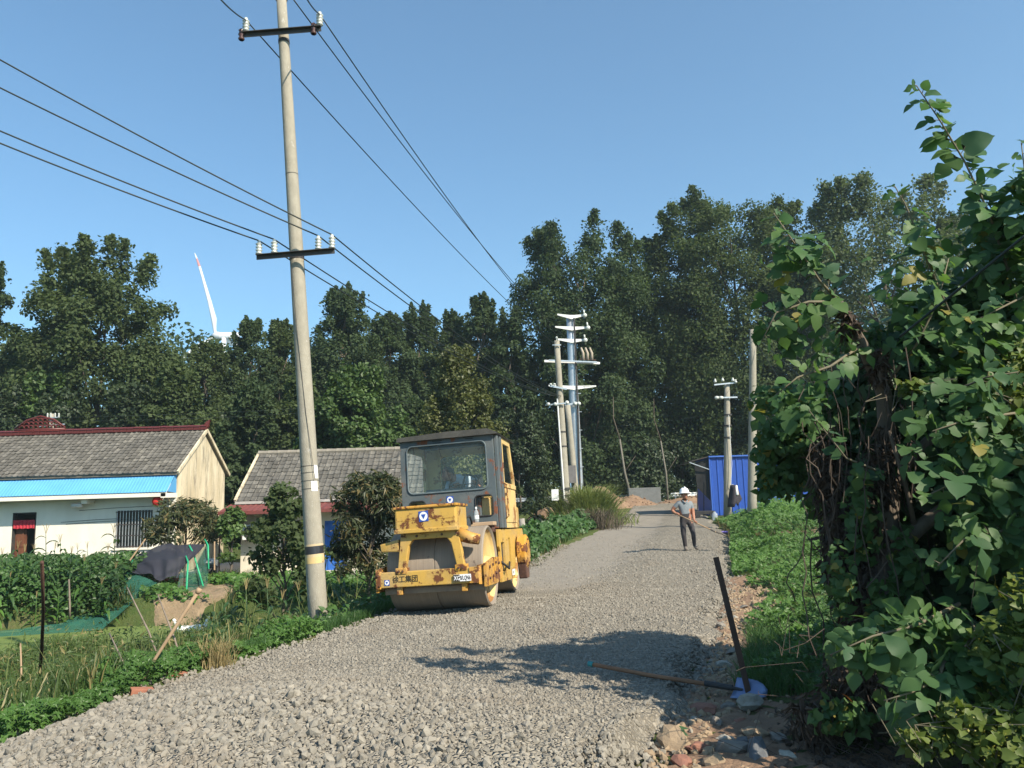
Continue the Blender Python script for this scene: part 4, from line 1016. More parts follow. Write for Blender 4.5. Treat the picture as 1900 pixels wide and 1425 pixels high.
def notice(z0, z1, a0, a1, name='notice'):
    vs, fs = [], []
    for i in range(7):
        a = R(a0 + (a1-a0)*i/6)
        for z in (z0, z1):
            c = onpole(z); r = prad((z-PB[2])/axis[2]) + .004
            vs.append((c[0]+r*math.sin(a), c[1]-r*math.cos(a), c[2]))
    for i in range(6): fs.append((2*i, 2*i+2, 2*i+3, 2*i+1))
    MB().add(vs, fs).build(name, mat('paper', (.72,.72,.70), (.6,.6,.58), scale=12, stain=(.35,.36,.38), stain_scale=14, stain_lo=.6, stain_hi=.66), MP)
notice(2.02, 2.22, 45, 80); notice(1.83, 1.98, 20, 65)
def crossarm(pa, pb, name, m_):
    pa, pb = np.array(pa) - PB, np.array(pb) - PB
    MB().bar(pa, pb, .012, .075).bar(pa + np.array([0,-.03,.035]), pb + np.array([0,-.03,.035]), .06, .01).build(name, m_, MP)
yo = -.13
ua, ub = at(447, 66, 11.72), at(596, 54, 11.72); la, lb = at(476, 478, 11.55), at(621, 466, 11.55)
crossarm(ua, ub, 'crossarm', m_dark); crossarm(la, lb, 'crossarm', m_dark)
ins_u, ins_l = [], []
for f in (.045, .965):
    p = ua + (ub-ua)*f; q = p - PB + np.array([0,0,.035])
    insulator(MB(), q + np.array([.02,0,.02]), 1.0).build('insulator', m_porcelain, MP, True)
    MB().lathe([(.04,-.12),(.055,-.1),(.03,-.06),(.055,-.03),(.035,.02),(.05,.05),(.02,.08)], q + np.array([-.05 if f<.5 else -.08,0,.0]), 'z', 10).build('insulator', m_brown_glaze, MP, True)
    ins_u.append(p + np.array([.02,0,.27]))
for f in (.03, .225, .79, .965):
    p = la + (lb-la)*f; insulator(MB(), p - PB + np.array([0,0,.04]), .9).build('insulator', m_porcelain, MP, True); ins_l.append(p + np.array([0,0,.27]))
zt = onpole(PT[2]-.15)
MB().tube([zt - axis/Lp*.07, zt + axis/Lp*.07], .10, 16, False).bar(zt+np.array([-.16,0,0]), zt+np.array([.16,0,0]), .02, .09).build('top_clamp', m_steel, MP)
for z in (5.5, 9.27):
    c = onpole(z); MB().tube([c - axis/Lp*.03, c + axis/Lp*.03], prad((z-PB[2])/axis[2])+.008, 16, False).build('clamp', m_dark, MP)
gw = [onpole(z) + np.array([x, -prad((z-PB[2])/axis[2]) - .004, 0]) for z, x in ((5.4,-.07),(4.2,-.03),(3.0,.03),(2.0,.11))]
MB().tube(gw, .004, 5).build('earth_wire', m_dark, MP)

def cable(name, pts, label, sag=0, r=.011, m_=m_cable, group=None, n=28):
    """hanging cable through the points given, with sag between each pair"""
    P = []
    for a, b in zip(pts[:-1], pts[1:]):
        a, b = np.array(a, float), np.array(b, float); s = sag * np.linalg.norm(b-a) / 30 if sag else 0
        for i in range(n + 1):
            t = i / n; q = a + (b-a)*t; q[2] -= 4*s*t*(1-t); P.append(q)
    o = MB().tube(P, r, 6).build(name, m_, smooth=True)
    return tag(o, label, 'cable', group)
PA_top = at(1035, 634, 36); gA = 'cables from the big pole to the far poles'
cable('overhead_cable', [at(405, -6, 9.2), ins_u[0], at(1031, 640, 36)], 'overhead cable on the left insulator of the top crossarm', .35, group=gA)
cable('overhead_cable', [at(566, -8, 9.8), ins_u[1], at(1040, 628, 36)], 'overhead cable on the right insulator of the top crossarm', .5, group=gA)
cable('overhead_cable', [PB + zt + np.array([.16, 0, 0]), at(1045, 622, 36.2)], 'overhead cable from the clamp at the very top of the big pole', .45, group=gA)
low = [('outer left', -520, 45, 445), ('inner left', -520, 12, 443), ('inner right', -520, -105, 440), ('outer right', -520, -190, 436)]
for (w_, ex, ey, _), p, f in zip(low, ins_l, (.2, .4, .7, .9)):
    cable('overhead_cable', [at(ex, ey, 8.4), p, at(1024 + 20*f, 735, 36)], f'overhead cable over the {w_} insulator of the lower crossarm', .42, group='cables on the lower crossarm')
# thin service lines across the wood
for k, (a, b, ya, yb, s, lab) in enumerate([((-20,776),(760,744),38,44,.3,'upper thin dark wire across the wood above the long roof'),((-20,782),(770,750),38,44,.4,'lower thin dark wire across the wood above the long roof'),
     ((800,640),(1030,634),46,36.2,.3,'thin wire reaching the top of the slim concrete pole from the left'),((940,690),(1030,720),40,36,.25,'thin wire reaching the middle of the slim concrete pole from the left'),
     ((1062,716),(1348,716),42,38,.35,'thin wire between the steel pole and the short concrete pole'),((1062,795),(1348,765),42,38,.5,'low thin wire between the steel pole and the short concrete pole'),
     ((1400,622),(1560,760),30,22,.2,'thin wire slanting down right from the top of the right hand pole'),((1400,630),(1470,740),30,28,.15,'second thin wire slanting down from the right hand pole'),
     ((1355,720),(1399,760),38,30,.1,'short thin wire between the two right hand poles')]):
    cable('service_wire', [at(*a, ya), at(*b, yb)], lab, s, .009, group='thin wires between the far poles')
cable('guy_wire', [at(1905, 435, 4.4), at(1670, 625, 5.0)], 'dark cable slanting through the near leaves at the right', 0, .009)

def far_pole(top, foot, Y, r0, r1, name, label, m_=m_concrete, n=16):
    t = at(*top, Y); b = at(*foot, Y); b[2] = float(g(b[0], Y)) - .1
    e = empty(name, b, label, 'utility pole')
    MB().tube([(t-b)*k for k in np.linspace(0, 1, 8)], [r0 + (r1-r0)*k for k in np.linspace(0, 1, 8)], n).build('shaft', m_, e, True)
    return e, t - b, b
# slim concrete pole beside the steel pole
A_, tv, bA = far_pole((1033,632), (1053,962), 36, .21, .13, 'utility_pole', 'slim leaning concrete pole just left of the galvanised steel pole')
def lp(px, py, Y, b): return at(px, py, Y) - b
MB().tube([tv, tv + np.array([0,0,.18])], .03, 6).lathe([(.05,0),(.06,.04),(.03,.1)], tv + np.array([0,0,.1]), 'z', 8).build('insulator', m_porcelain, A_)
MB().bar(lp(1025,640,35.8,A_.location), lp(1041,640,35.8,A_.location), .03, .05).build('crossarm', m_steel, A_)
MB().bar(lp(1020,716,35.8,A_.location), lp(1052,722,35.8,A_.location), .05, .08).build('crossarm', m_steel, A_)
for px in (1022, 1029): MB().lathe([(.03,0),(.07,.03),(.07,.06),(.03,.1)], lp(px,715,35.75,A_.location), 'z', 8).build('insulator', m_porcelain, A_)
MB().bar(lp(1012,752,35.75,A_.location), lp(1050,748,35.75,A_.location), .06, .06).build('crossarm', m_steel, A_)
for px in (1017, 1030): MB().lathe([(.0,-.09),(.06,-.07),(.09,-.02),(.09,.04),(.05,.09),(.0,.1)], lp(px,750,35.65,A_.location), 'x', 10).build('insulator', m_porcelain, A_, True)
MB().tube([lp(1034,740,35.8,A_.location), lp(1047,925,35.8,A_.location)], .035, 6).build('conduit', m_white, A_)
for py in (775, 800, 872, 908, 918):
    c = tv * ((945-py)/315*.95+.0) ; MB().tube([c - tv/8*.03, c + tv/8*.03], .215 - .07*(945-py)/315 + .012, 12, False).build('band', m_dark, A_)
MB().box(-.32,.0,-.2,-.14,-.25,.25).build('meter_box', m_white, A_).location = lp(1036,918,35.8,A_.location)
MB().bar(lp(1028,908,35.8,A_.location), lp(1058,908,35.8,A_.location), .05,.05).bar(lp(1025,919,35.8,A_.location), lp(1058,919,35.8,A_.location), .05,.05).build('box_rail', m_dark, A_)
# concrete stub pole with a grey box
B_, tb, bB = far_pole((1053,752), (1072,950), 40.5, .20, .15, 'utility_pole', 'shorter leaning concrete pole with a grey box behind the slim one')
MB().box(-.5,.05,-.35,-.15,-.45,.45).build('switch_box', mat('box_grey', (.16,.15,.15), (.12,.115,.11), rough=.6), B_).location = lp(1066,880,40.4,B_.location)
# galvanised steel pole
S_, tS, bS = far_pole((1058,586), (1074,960), 42, .34, .215, 'steel_pole', 'tall galvanised steel pole with white tapered crossarms', m_steel, 20)
def taper_arm(pl_, pr_, pc, w):
    a, b, c = lp(*pl_, 41.75, S_.location), lp(*pr_, 41.75, S_.location), lp(*pc, 41.75, S_.location)
    mb = MB()
    for e_ in (a, b):
        mb.add([e_+np.array([0,-.05,-.03]), e_+np.array([0,-.05,.05]), c+np.array([0,-.08,w]), c+np.array([0,-.08,-w]), e_+np.array([0,.05,-.03]), e_+np.array([0,.05,.05]), c+np.array([0,.08,w]), c+np.array([0,.08,-w])],
               [(0,1,2,3),(7,6,5,4),(1,5,6,2),(0,3,7,4),(0,4,5,1)])
    mb.build('crossarm', m_white, S_)
for (l_, r_, c_, w) in (((1034,584),(1086,585),(1060,589),.11),((1030,607),(1092,608),(1061,610),.11),((1035,630),(1087,631),(1061,633),.11),((1018,716),(1106,717),(1064,720),.11)):
    taper_arm(l_, r_, c_, w)
for px, py in ((1085,585),(1091,608),(1086,631)):
    MB().lathe([(.0,-.06),(.10,-.05),(.13,0),(.10,.05),(.0,.06)], lp(px,py,41.6,S_.location), 'y', 12).tube([lp(px-1,py-2,41.6,S_.location), lp(px-2,py-10,41.6,S_.location)], .05, 6).build('insulator', m_porcelain, S_, True)
MB().bar(lp(1010,670,41.7,S_.location), lp(1113,674,41.7,S_.location), .1, .12).build('crossarm', m_white, S_)
MB().bar(lp(1018,668.5,41.5,S_.location), lp(1108,672,41.5,S_.location), .06, .08).build('crossarm', m_steel, S_)
for px in (1082, 1090, 1098):
    MB().tube([lp(px,668,41.5,S_.location), lp(px,655,41.5,S_.location), lp(px-4,645,41.5,S_.location)], [.09,.07,.05], 8).build('fuse_switch', mat('clay_insulator', (.40,.34,.26), (.3,.25,.2)), S_, True)
MB().bar(lp(1076,666,41.5,S_.location), lp(1106,668,41.5,S_.location), .05, .05).build('switch_rail', m_rust, S_)
MB().bar(lp(1048,752,41.5,S_.location), lp(1075,747,41.5,S_.location), .1, .1).build('crossarm', m_steel, S_)
for px, py in ((1052,747),(1067,749),(1074,749)): MB().lathe([(.0,-.08),(.09,-.05),(.12,0),(.09,.05),(.0,.08)], lp(px,py,41.45,S_.location), 'y', 12).build('insulator', m_porcelain, S_, True)
MB().tube([lp(1065,590,41.7,S_.location), lp(1072,760,41.65,S_.location), lp(1077,930,41.6,S_.location)], .05, 6).build('cable_duct', m_dark, S_)
for py in range(730, 900, 34): MB().bar(lp(1066+(py-590)*.035,py,41.7,S_.location), lp(1073+(py-590)*.035,py,41.7,S_.location), .03, .03).build('step_peg', m_steel, S_)
MB().box(-.18,.18,-.5,-.42,-.5,.5).build('blue_notice', mat('notice_blue', (.25,.42,.62), (.2,.34,.5)), S_).location = lp(1063,898,41.9,S_.location)
# short concrete pole by the shed
C_, tC, bC = far_pole((1349,712), (1350,960), 38, .20, .13, 'utility_pole', 'short concrete pole standing in front of the blue shed')
MB().bar(lp(1325,714,37.8,C_.location), lp(1366,710,37.8,C_.location), .06, .07).build('crossarm', m_steel, C_)
MB().bar(lp(1327,738,37.8,C_.location), lp(1368,737,37.8,C_.location), .06, .07).build('crossarm', m_steel, C_)
for px, py in ((1327,710),(1341,708),(1360,708),(1365,711)): MB().lathe([(.03,0),(.08,.03),(.08,.08),(.04,.13),(.06,.17),(.0,.2)], lp(px,py,37.75,C_.location), 'z', 8).build('insulator', m_porcelain, C_, True)
for px in (1330, 1338): MB().lathe([(.0,-.12),(.08,-.08),(.09,.0),(.08,.08),(.0,.12)], lp(px,738,37.7,C_.location), 'x', 8).build('insulator', m_porcelain, C_, True)
for py in (770, 790, 812): 
    c = lp(1350,py,38,C_.location); MB().tube([c-np.array([0,0,.04]), c+np.array([0,0,.04])], .20, 12, False).build('band', m_dark, C_)
MB().tube([lp(1352,770,37.75,C_.location), lp(1358,860,37.7,C_.location), lp(1356,900,37.7,C_.location), lp(1361,905,37.7,C_.location)], .012, 5).build('drop_wire', m_white, C_)
# jacket hung on that pole
J = empty('jacket', at(1359,900,37.55), 'dark jacket hung on the short concrete pole by the shed', 'jacket')
jb = MB(); vs = []; fs = []
for j in range(7):
    t = j / 6
    for i in range(9):
        s_ = i / 8; x = (-.14 - .16*t + (.30 + .36*t)*s_) ; fold = .05*math.sin(s_*9 + t*2)
        vs.append((x, -.1 - .13*math.sin(math.pi*s_) + fold, -1.05*t*(1 - .35*max(0, s_ - .55)/.45 - (.22 if .42 < s_ < .6 else 0))))
for j in range(6):
    for i in range(8): fs.append((j*9+i, j*9+i+1, (j+1)*9+i+1, (j+1)*9+i))
jo = jb.add(vs, fs).build('coat_body', mat('dark_cloth', (.035,.032,.04), (.05,.045,.05), rough=.95), J, True); sd = jo.modifiers.new('t','SOLIDIFY'); sd.thickness = .05
MB().tube([(.1,-.22,-.02),(.12,-.25,-.45),(.1,-.25,-.5)], [.07,.08,.05], 8).build('towel', m_white, J, True)
MB().tube([(0,.1,.0),(.0,-.1,.03)], .02, 6).build('hook', m_steel, J)
# right hand concrete pole
far_pole((1397,612), (1396,985), 30, .19, .12, 'utility_pole', 'plain concrete pole half hidden by the right hand vines')
# thin pole with insulators behind the long house
Q_, tQ, bQ = far_pole((96,768), (98,900), 38.5, .12, .10, 'utility_pole', 'small pole top with white insulators behind the red roof ornament')
MB().bar(lp(73,791,38.3,Q_.location), lp(120,787,38.3,Q_.location), .06, .06).bar(lp(84,776,38.3,Q_.location), lp(110,774,38.3,Q_.location), .05,.05).build('crossarm', m_steel, Q_)
for px in (88, 94, 102, 109): insulator(MB(), lp(px,775,38.3,Q_.location), .9).build('insulator', m_porcelain, Q_, True)

# blue sheet shed
m_shed = mat('shed_blue', (.018,.07,.33), (.016,.062,.29), rough=.45, spec=.4)
m_shed_edge = mat('shed_edge', (.05,.13,.45), (.045,.12,.4), rough=.5)
s0 = at(1323, 957, 40); zs = float(g(s0[0], 40)) - .02
SH = empty('sheet_metal_shed', (s0[0], 40, zs), 'blue sheet metal shed behind the short concrete pole', 'shed')
def ribbed(x0, x1, y, z0, z1, pitch):
    vs, fs = [], []; n = int((x1-x0)/pitch)
    for i in range(n+1):
        x = x0 + (x1-x0)*i/n
        for dx, dy in ((0,0),(.035,-.03),(.075,-.03),(.11,0)):
            if i < n or dx == 0: vs += [(x+dx, y+dy, z0), (x+dx, y+dy, z1)]
    m_ = len(vs)//2
    for i in range(m_-1): fs.append((2*i, 2*i+2, 2*i+3, 2*i+1))
    return MB().add(vs, fs)
SW, SHH, SD = 5.0, 3.02, 3.0
for k in range(5): ribbed(k*1.0, k*1.0+.998, .02, .05, SHH, .25).build('wall_panel', m_shed, SH)
MB().box(.02,SW-.02,.03,SD,.03,SHH-.02).build('frame', m_dark, SH)
for xx in (0,): MB().box(xx-.03,xx+.018,-.04,SD,.0,SHH).build('corner_trim', m_shed_edge, SH)
MB().add([(-.05,-.12,SHH),(SW+.1,-.12,SHH),(SW+.1,SD+.2,SHH-.3),(-.05,SD+.2,SHH-.3),(-.05,-.12,SHH+.07),(SW+.1,-.12,SHH+.07),(SW+.1,SD+.2,SHH-.23),(-.05,SD+.2,SHH-.23)],[(0,3,2,1),(4,5,6,7),(0,1,5,4),(1,2,6,5),(2,3,7,6),(3,0,4,7)]).build('roof', m_shed_edge, SH)
MB().add([(-1.1,-.05,SHH-.22),(-.055,-.05,SHH+.02),(-.055,SD,SHH-.1),(-1.1,SD,SHH-.34),(-1.1,-.05,SHH-.18),(-.055,-.05,SHH+.06),(-.055,SD,SHH-.06),(-1.1,SD,SHH-.30)],[(0,3,2,1),(4,5,6,7),(0,1,5,4),(1,2,6,5),(2,3,7,6),(3,0,4,7)]).build('side_canopy', m_dark, SH)
MB().bar((-1.05,0,SHH-.22),(-.04,0,SHH-.62),.04,.04).build('canopy_strut', m_steel, SH)
MB().add([(-.04,.06,SHH-.1),(-.75,.2,SHH-.25),(-.65,.3,1.5),(-.06,.1,.8)],[(0,1,2,3)]).build('hanging_sheet', m_black, SH)
# tools, cart, bottles by the shed
for k, (px, top, lab) in enumerate(((1293,900,'black handled shovel standing left of the shed, nearer the worker'),(1305,894,'dark thin pole standing just left of the shed'))):
    b = at(px, 948, 39); b[2] = float(g(b[0], 39)); t = at(px+1, top, 39)
    o = MB().tube([(0,0,0), t-b], .022, 6).build('pole_handle', m_black, None); o.location = b; tag(o, lab, 'shovel' if k == 0 else 'pole')
    if k == 0: MB().box(-.1,.12,-.02,.02,.0,.32).build('blade', m_steel, o)
ct = empty('handcart', onroad(*at(1303,950,38)[:2]), 'low black handcart standing left of the shed', 'handcart')
MB().box(-.45,.55,-.3,.3,.15,.32).build('tray', m_black, ct, bevel=.02)
for sx in (-.3, .4): MB().lathe([(.0,-.03),(.13,-.03),(.13,.03),(.0,.03)], (sx,-.32,.13), 'y', 14).build('wheel', m_black, ct)
MB().tube([(-.45,0,.3),(-.75,0,.45)], .02, 6).build('handle', m_black, ct)
bb = MB().lathe([(.0,0),(.13,0),(.14,.05),(.14,.3),(.06,.36),(.05,.4)], n=14).build('plastic_jug', glass_material('jug', (.6,.66,.7), .4), smooth=True); bb.location = at(1326,958,36.5); bb.location.z = float(g(bb.location.x, 36.5))+.02; tag(bb, 'clear plastic jug on the ground at the shed corner', 'jug')
pb_ = link('plastic_scrap', rock_mesh(78)); pb_.data.materials.append(mat('purple_plastic', (.30,.22,.62), (.25,.18,.5))); p = gnd(1347,990); pb_.location = p + np.array([0,0,.06]); pb_.scale = (.14,.1,.08); tag(pb_, 'small purple plastic scrap lying at the right road edge', 'scrap')

# guard rail of the far road, mounds of dug soil, concrete block
def rail(xa, xb, y, za, zb, label):
    rt = empty('guard_rail', (xa, y, za-.8), label, 'guard rail', 'guard rails along the far road')
    prof = [(0,-.16),(-.045,-.12),(-.045,-.05),(0,0),(-.045,.05),(-.045,.12),(0,.16)]
    n_ = int((xb-xa)/4)
    for k in range(n_):
        u0, u1 = k/n_, (k+1)/n_; vs = []
        for u in (u0, u1):
            for dy, dz in prof: vs.append(((xb-xa)*u, dy, .75 + (zb-za)*u + dz))
        MB().add(vs, [(i, i+1, i+8, i+7) for i in range(6)]).build('rail', m_white if k % 3 else m_steel, rt)
        xx = (xb-xa)*u0; MB().box(xx-.05,xx+.05,.01,.09,-.6,.95+(zb-za)*u0).build('post', m_steel, rt)
r0 = at(1140, 921, 61); r1 = at(1480, 909, 61)
rail(r0[0], r1[0], 61, r0[2], r1[2], 'pale steel guard rail of the far road behind the worker')
r0 = at(940, 928, 58); r1 = at(1046, 922, 58)
rail(r0[0], r1[0], 58, r0[2], r1[2], 'white guard rail behind the slim concrete pole')
def mound(px, py, wx, wy, h, Y, label, seed):
    p = at(px, py, Y); z0 = float(g(p[0], Y)); rs = np.random.default_rng(seed)
    V, F = grid(np.linspace(-1.1, 1.1, 46), np.linspace(-1.1, 1.1, 34), lambda x, y: np.clip(1 - x**2 - y**2, 0, 1) ** 1.1)
    ns = sum(np.sin(V[:,0]*f*2.1 + s_) * np.sin(V[:,1]*f*1.7 + s_*2) / f for f, s_ in ((3,1),(6,2.2),(11,.7)))
    V[:, 2] = V[:, 2] * h * (1 + .35*ns) + rs.normal(0, .02, len(V)) * (V[:, 2] > 0) - .12
    V[:, 0] *= wx; V[:, 1] *= wy
    o = npmesh('soil_mound', V, F, m_soil, None, True); o.location = (p[0], Y, z0); tag(o, label, 'soil mound', 'mounds of dug soil by the far road')
    n_ = 160; q = V[rs.integers(0, len(V), n_)]; q = q[q[:, 2] > .02]
    s = scatter_stones('clods', q, rs.uniform(.04, .13, len(q)), 1, seed, m_soil, parent=o); s['kind'] = 'stuff'
mound(1108, 930, 2.6, 1.6, 1.5, 51, 'tall mound of brown soil right of the reed clump', 1)
mound(1170, 930, 2.2, 1.4, .75, 53, 'lower brown soil mound right of the tall mound', 2)
mound(1280, 930, 3.6, 1.3, .75, 55, 'long low bank of soil and stones behind the worker', 3)
mound(1012, 945, 1.6, 1.4, 1.15, 43, 'brown soil mound between the roller and the slim concrete pole', 4)
cb = at(1194, 905, 56); zc = float(g(cb[0], 56)); CBk = MB().box(-1.15,1.15,-.4,.4,0,cb[2]-zc).build('concrete_block', mat('old_concrete', (.16,.165,.16), (.12,.125,.12)), bevel=.03); CBk.location = (cb[0], 56, zc); tag(CBk, 'grey concrete block between the soil mound and the guard rail', 'concrete block')

# wind turbine, far away
hub = at(402, 620, 560); WT = empty('wind_turbine', (hub[0], 565, 0), 'white wind turbine with red banded blade rising behind the poplars', 'wind turbine')
m_tw = mat('turbine_white', (.62,.64,.66), (.58,.60,.62), rough=.5, scale=.05); m_tr = mat('turbine_red', (.45,.17,.16), (.42,.15,.14), rough=.5)
hz = hub[2]
MB().tube([(3.5,0,-5),(3.5,0,hz*.5),(3.5,0,hz-2)], [2.9,2.4,1.8], 20).build('tower', m_tw, WT, True)
MB().box(-1,15,-2.2,2.2,hz-2.3,hz+2.3).build('nacelle', m_tw, WT, bevel=1.2).rotation_euler = (0,0,R(8))
MB().lathe([(.0,-5.2),(1.6,-4.8),(2.6,-3),(2.9,-1.0),(2.7,.6)], (0,0,hz), 'x', 20).build('hub', m_tw, WT, True)
for k, ang in enumerate((11, 131, 251)):
    mb = MB(); a = R(ang); L = 63
    # the rotor faces left; blades stand in a plane turned a little toward the viewer
    d = np.array([-math.sin(a)*.92, -.39*math.sin(a), math.cos(a)]); e_ = np.array([math.cos(a)*.92, .39*math.cos(a), math.sin(a)]); nrm = np.cross(d, e_)
    st_ = [(0,1.2,1.2),(.05,1.2,1.1),(.18,2.0,.6),(.4,1.45,.4),(.7,.95,.3),(.82,.95,.22),(.83,.95,.22),(.92,.7,.16),(.93,.7,.16),(1,.2,.08)]
    vs, fs = [], []
    for t, ch, th in st_:
        c = np.array([-2.6,0,hz]) + d*(1.5 + L*t) + e_*(.5*ch if t > .1 else 0) + np.array([-4.5*t*t,0,0])
        for q in range(8):
            b_ = 2*math.pi*q/8; vs.append(c + e_*ch*math.cos(b_) + nrm*th*math.sin(b_))
    for i in range(len(st_)-1):
        for q in range(8): fs.append((i*8+q, i*8+(q+1)%8, (i+1)*8+(q+1)%8, (i+1)*8+q))
    mb.add(vs, fs); mb.mi = [1 if 6 <= i//8 < 8 and k == 0 or i//8 == 5 and False else 0 for i in range(len(fs))]
    mb.build('blade', [m_tw, m_tr], WT, True)
# ------------------------------------------------------------------ people
m_skin = mat('skin', (.36,.17,.105), (.31,.145,.09), rough=.6)
m_shirt = mat('grey_shirt', (.21,.235,.25), (.165,.185,.20), scale=14, rough=.9, bmp=.4, bscale=12, bdist=.02)
m_shirt2 = mat('pale_shirt', (.42,.48,.55), (.34,.40,.47), scale=14, rough=.9)
m_trouser = mat('dark_trousers', (.055,.05,.052), (.04,.037,.04), scale=10, rough=.95, bmp=.4, bscale=14, bdist=.02)
m_shoe = mat('dusty_shoe', (.16,.14,.12), (.11,.10,.085), rough=.9)
m_hair = mat('hair', (.03,.027,.025), (.05,.045,.04), rough=.7)
def body(name, joints, bones, mats, root):
    """joints: name -> (pos, radius); bones: (a, b, material index). One continuous skin."""
    names = list(joints); me = bpy.data.meshes.new(name)
    me.from_pydata([joints[n][0] for n in names], [(names.index(a), names.index(b)) for a, b, _ in bones], [])
    o = bpy.data.objects.new(name, me); col.objects.link(o)
    o.modifiers.new('skin', 'SKIN').use_smooth_shade = True
    for i, n in enumerate(names):
        s = me.skin_vertices[0].data[i]; r = joints[n][1]
        s.radius = (r, r) if not hasattr(r, '__len__') else r
        s.use_root = (n == root)
    sb = o.modifiers.new('sub', 'SUBSURF'); sb.levels = sb.render_levels = 2
    m2 = bpy.data.meshes.new_from_object(o.evaluated_get(bpy.context.evaluated_depsgraph_get()))
    bpy.data.objects.remove(o); m2.materials.clear()
    for m in mats: m2.materials.append(m)
    segs = [(np.array(joints[a][0]), np.array(joints[b][0]), k) for a, b, k in bones]
    for p in m2.polygons:
        c = np.array(p.center); best = 9
        for a, b, k in segs:
            ab = b - a; t = np.clip(np.dot(c - a, ab) / max(np.dot(ab, ab), 1e-9), 0, 1); d = np.linalg.norm(c - a - ab * t)
            if d < best: best = d; p.material_index = k
        p.use_smooth = True
    return m2
def head(parent, c, s, yaw=0, tilt=0, hair=True):
    """face and hair fitted round the head centre c; s = head height"""
    h = empty('head', c); h.parent = parent; h.rotation_euler = (tilt, 0, yaw)
    h.name = 'face'
    mb = MB(); mb.lathe([(.0,-.5*s),(.2*s,-.46*s),(.30*s,-.3*s),(.36*s,-.05*s),(.37*s,.2*s),(.28*s,.42*s),(.0,.5*s)], n=16)
    mb.v = [(x*.95, y*1.12 - (.05*s if z < -.1*s else 0), z) for x, y, z in mb.v]
    mb.add([(-.06*s,-.40*s,-.1*s),(.06*s,-.40*s,-.1*s),(0,-.37*s,.1*s),(0,-.52*s,-.1*s)], [(0,1,3),(1,2,3),(2,0,3)])
    for sx in (-1, 1): mb.lathe([(.0,-.03*s),(.1*s,-.02*s),(.1*s,.02*s),(.0,.03*s)], (sx*.36*s,.04*s,0), 'x', 10)
    mb.build('skull', m_skin, h, True)
    for sx in (-1, 1):
        MB().lathe([(.0,-.03*s),(.055*s,0),(.0,.03*s)], (sx*.14*s,-.395*s,.06*s), 'y', 8).build('eye', m_hair, h, True)
    MB().box(-.11*s,.11*s,-.405*s,-.36*s,-.29*s,-.255*s).build('mouth', mat('lip', (.25,.09,.07), (.2,.08,.06)), h)
    if hair:
        mb = MB().lathe([(.385*s,.05*s),(.40*s,.2*s),(.31*s,.45*s),(.0,.54*s)], n=16); mb.v = [(x*.97, y*1.13 + .04*s, z) for x, y, z in mb.v]
        mb.build('hair', m_hair, h, True)
    return h
def hand(parent, c, axis, palm_dir, s=.085, m_=None):
    """palm, four curled fingers and a thumb closed round a shaft along axis at c"""
    c, ax, pd = Vector(c), Vector(axis).normalized(), Vector(palm_dir).normalized()
    pd = (pd - ax * pd.dot(ax)).normalized(); sd = ax.cross(pd)
    mb = MB()
    mb.tube([c + pd*.035 - ax*.04, c + pd*.042, c + pd*.035 + ax*.04], [.026,.032,.026], 8)
    for k in range(4):
        o = c + ax * (-.036 + k*.024); L = (1, 1.1, 1.05, .85)[k]
        mb.tube([o + pd*.035 + sd*.01, o + pd*.02 + sd*.035*L, o - pd*.012 + sd*.034*L, o - pd*.03 + sd*.008], [.0105,.0105,.0095,.008], 6)
    o = c + ax*.045
    mb.tube([o + pd*.03 - sd*.015, o + pd*.005 - sd*.034, o - pd*.022 - sd*.02], [.013,.011,.009], 6)
    return mb.build('hand', m_ or m_skin, parent, True)

# worker on the road
WX, WY = 4.72, 21.4
wb = onroad(WX, WY); WK = empty('person', wb, 'worker in white helmet and grey polo shirt holding a shovel on the road', 'person')
wk = dict(pelvis=((-.07,.02,.83),.135), waist=((-.08,.02,.98),.13), chest=((-.09,.02,1.18),.155), neck0=((-.075,.0,1.335),.075), neck=((-.07,-.02,1.40),.052), head0=((-.075,-.035,1.47),.07),
  shL=((-.26,.0,1.28),.075), elL=((-.43,.06,1.09),.055), slL=((-.35,.03,1.18),.072), wrL=((-.33,-.10,.985),.033),
  shR=((.09,.0,1.27),.075), slR=((.115,.01,1.13),.070), elR=((.135,.0,1.02),.050), wrR=((.125,-.12,.80),.032),
  hipL=((-.16,.02,.80),.105), knL=((-.165,-.03,.45),.072), anL=((-.12,.04,.08),.055), toL=((-.13,-.10,.035),.042),
  hipR=((.03,.02,.80),.105), knR=((.085,-.10,.47),.070), anR=((.13,.04,.12),.053), toR=((.19,-.08,.035),.042))
wbones = [('pelvis','waist',1),('waist','chest',0),('chest','neck0',0),('neck0','neck',2),('neck','head0',2),('chest','shL',0),('shL','slL',0),('slL','elL',2),('elL','wrL',2),('chest','shR',0),('shR','slR',0),('slR','elR',2),('elR','wrR',2),
  ('pelvis','hipL',1),('hipL','knL',1),('knL','anL',1),('anL','toL',3),('pelvis','hipR',1),('hipR','knR',1),('knR','anR',1),('anR','toR',3)]
link('body', body('body', wk, wbones, [m_shirt, m_trouser, m_skin, m_shoe], 'pelvis'), WK)
head(WK, (-.08,-.05,1.50), .225, yaw=R(8), tilt=R(-14))
hm = MB().lathe([(.150,-.02),(.148,.0),(.132,.01),(.128,.06),(.105,.12),(.06,.155),(.0,.165)], n=20)
hm.v = [(x, y*1.15 - (.03 if z < .005 and y < 0 else 0), z) for x, y, z in hm.v]
hmo = hm.build('helmet', mat('helmet_white', (.82,.82,.82), (.78,.78,.78), rough=.3, spec=.5), WK, True); hmo.location = (-.08,-.04,1.545); hmo.rotation_euler = (R(-10),0,0)
MB().box(-.012,.012,-.12,.12,.10,.172).build('helmet_rib', hmo.data.materials[0], hmo, bevel=.005)
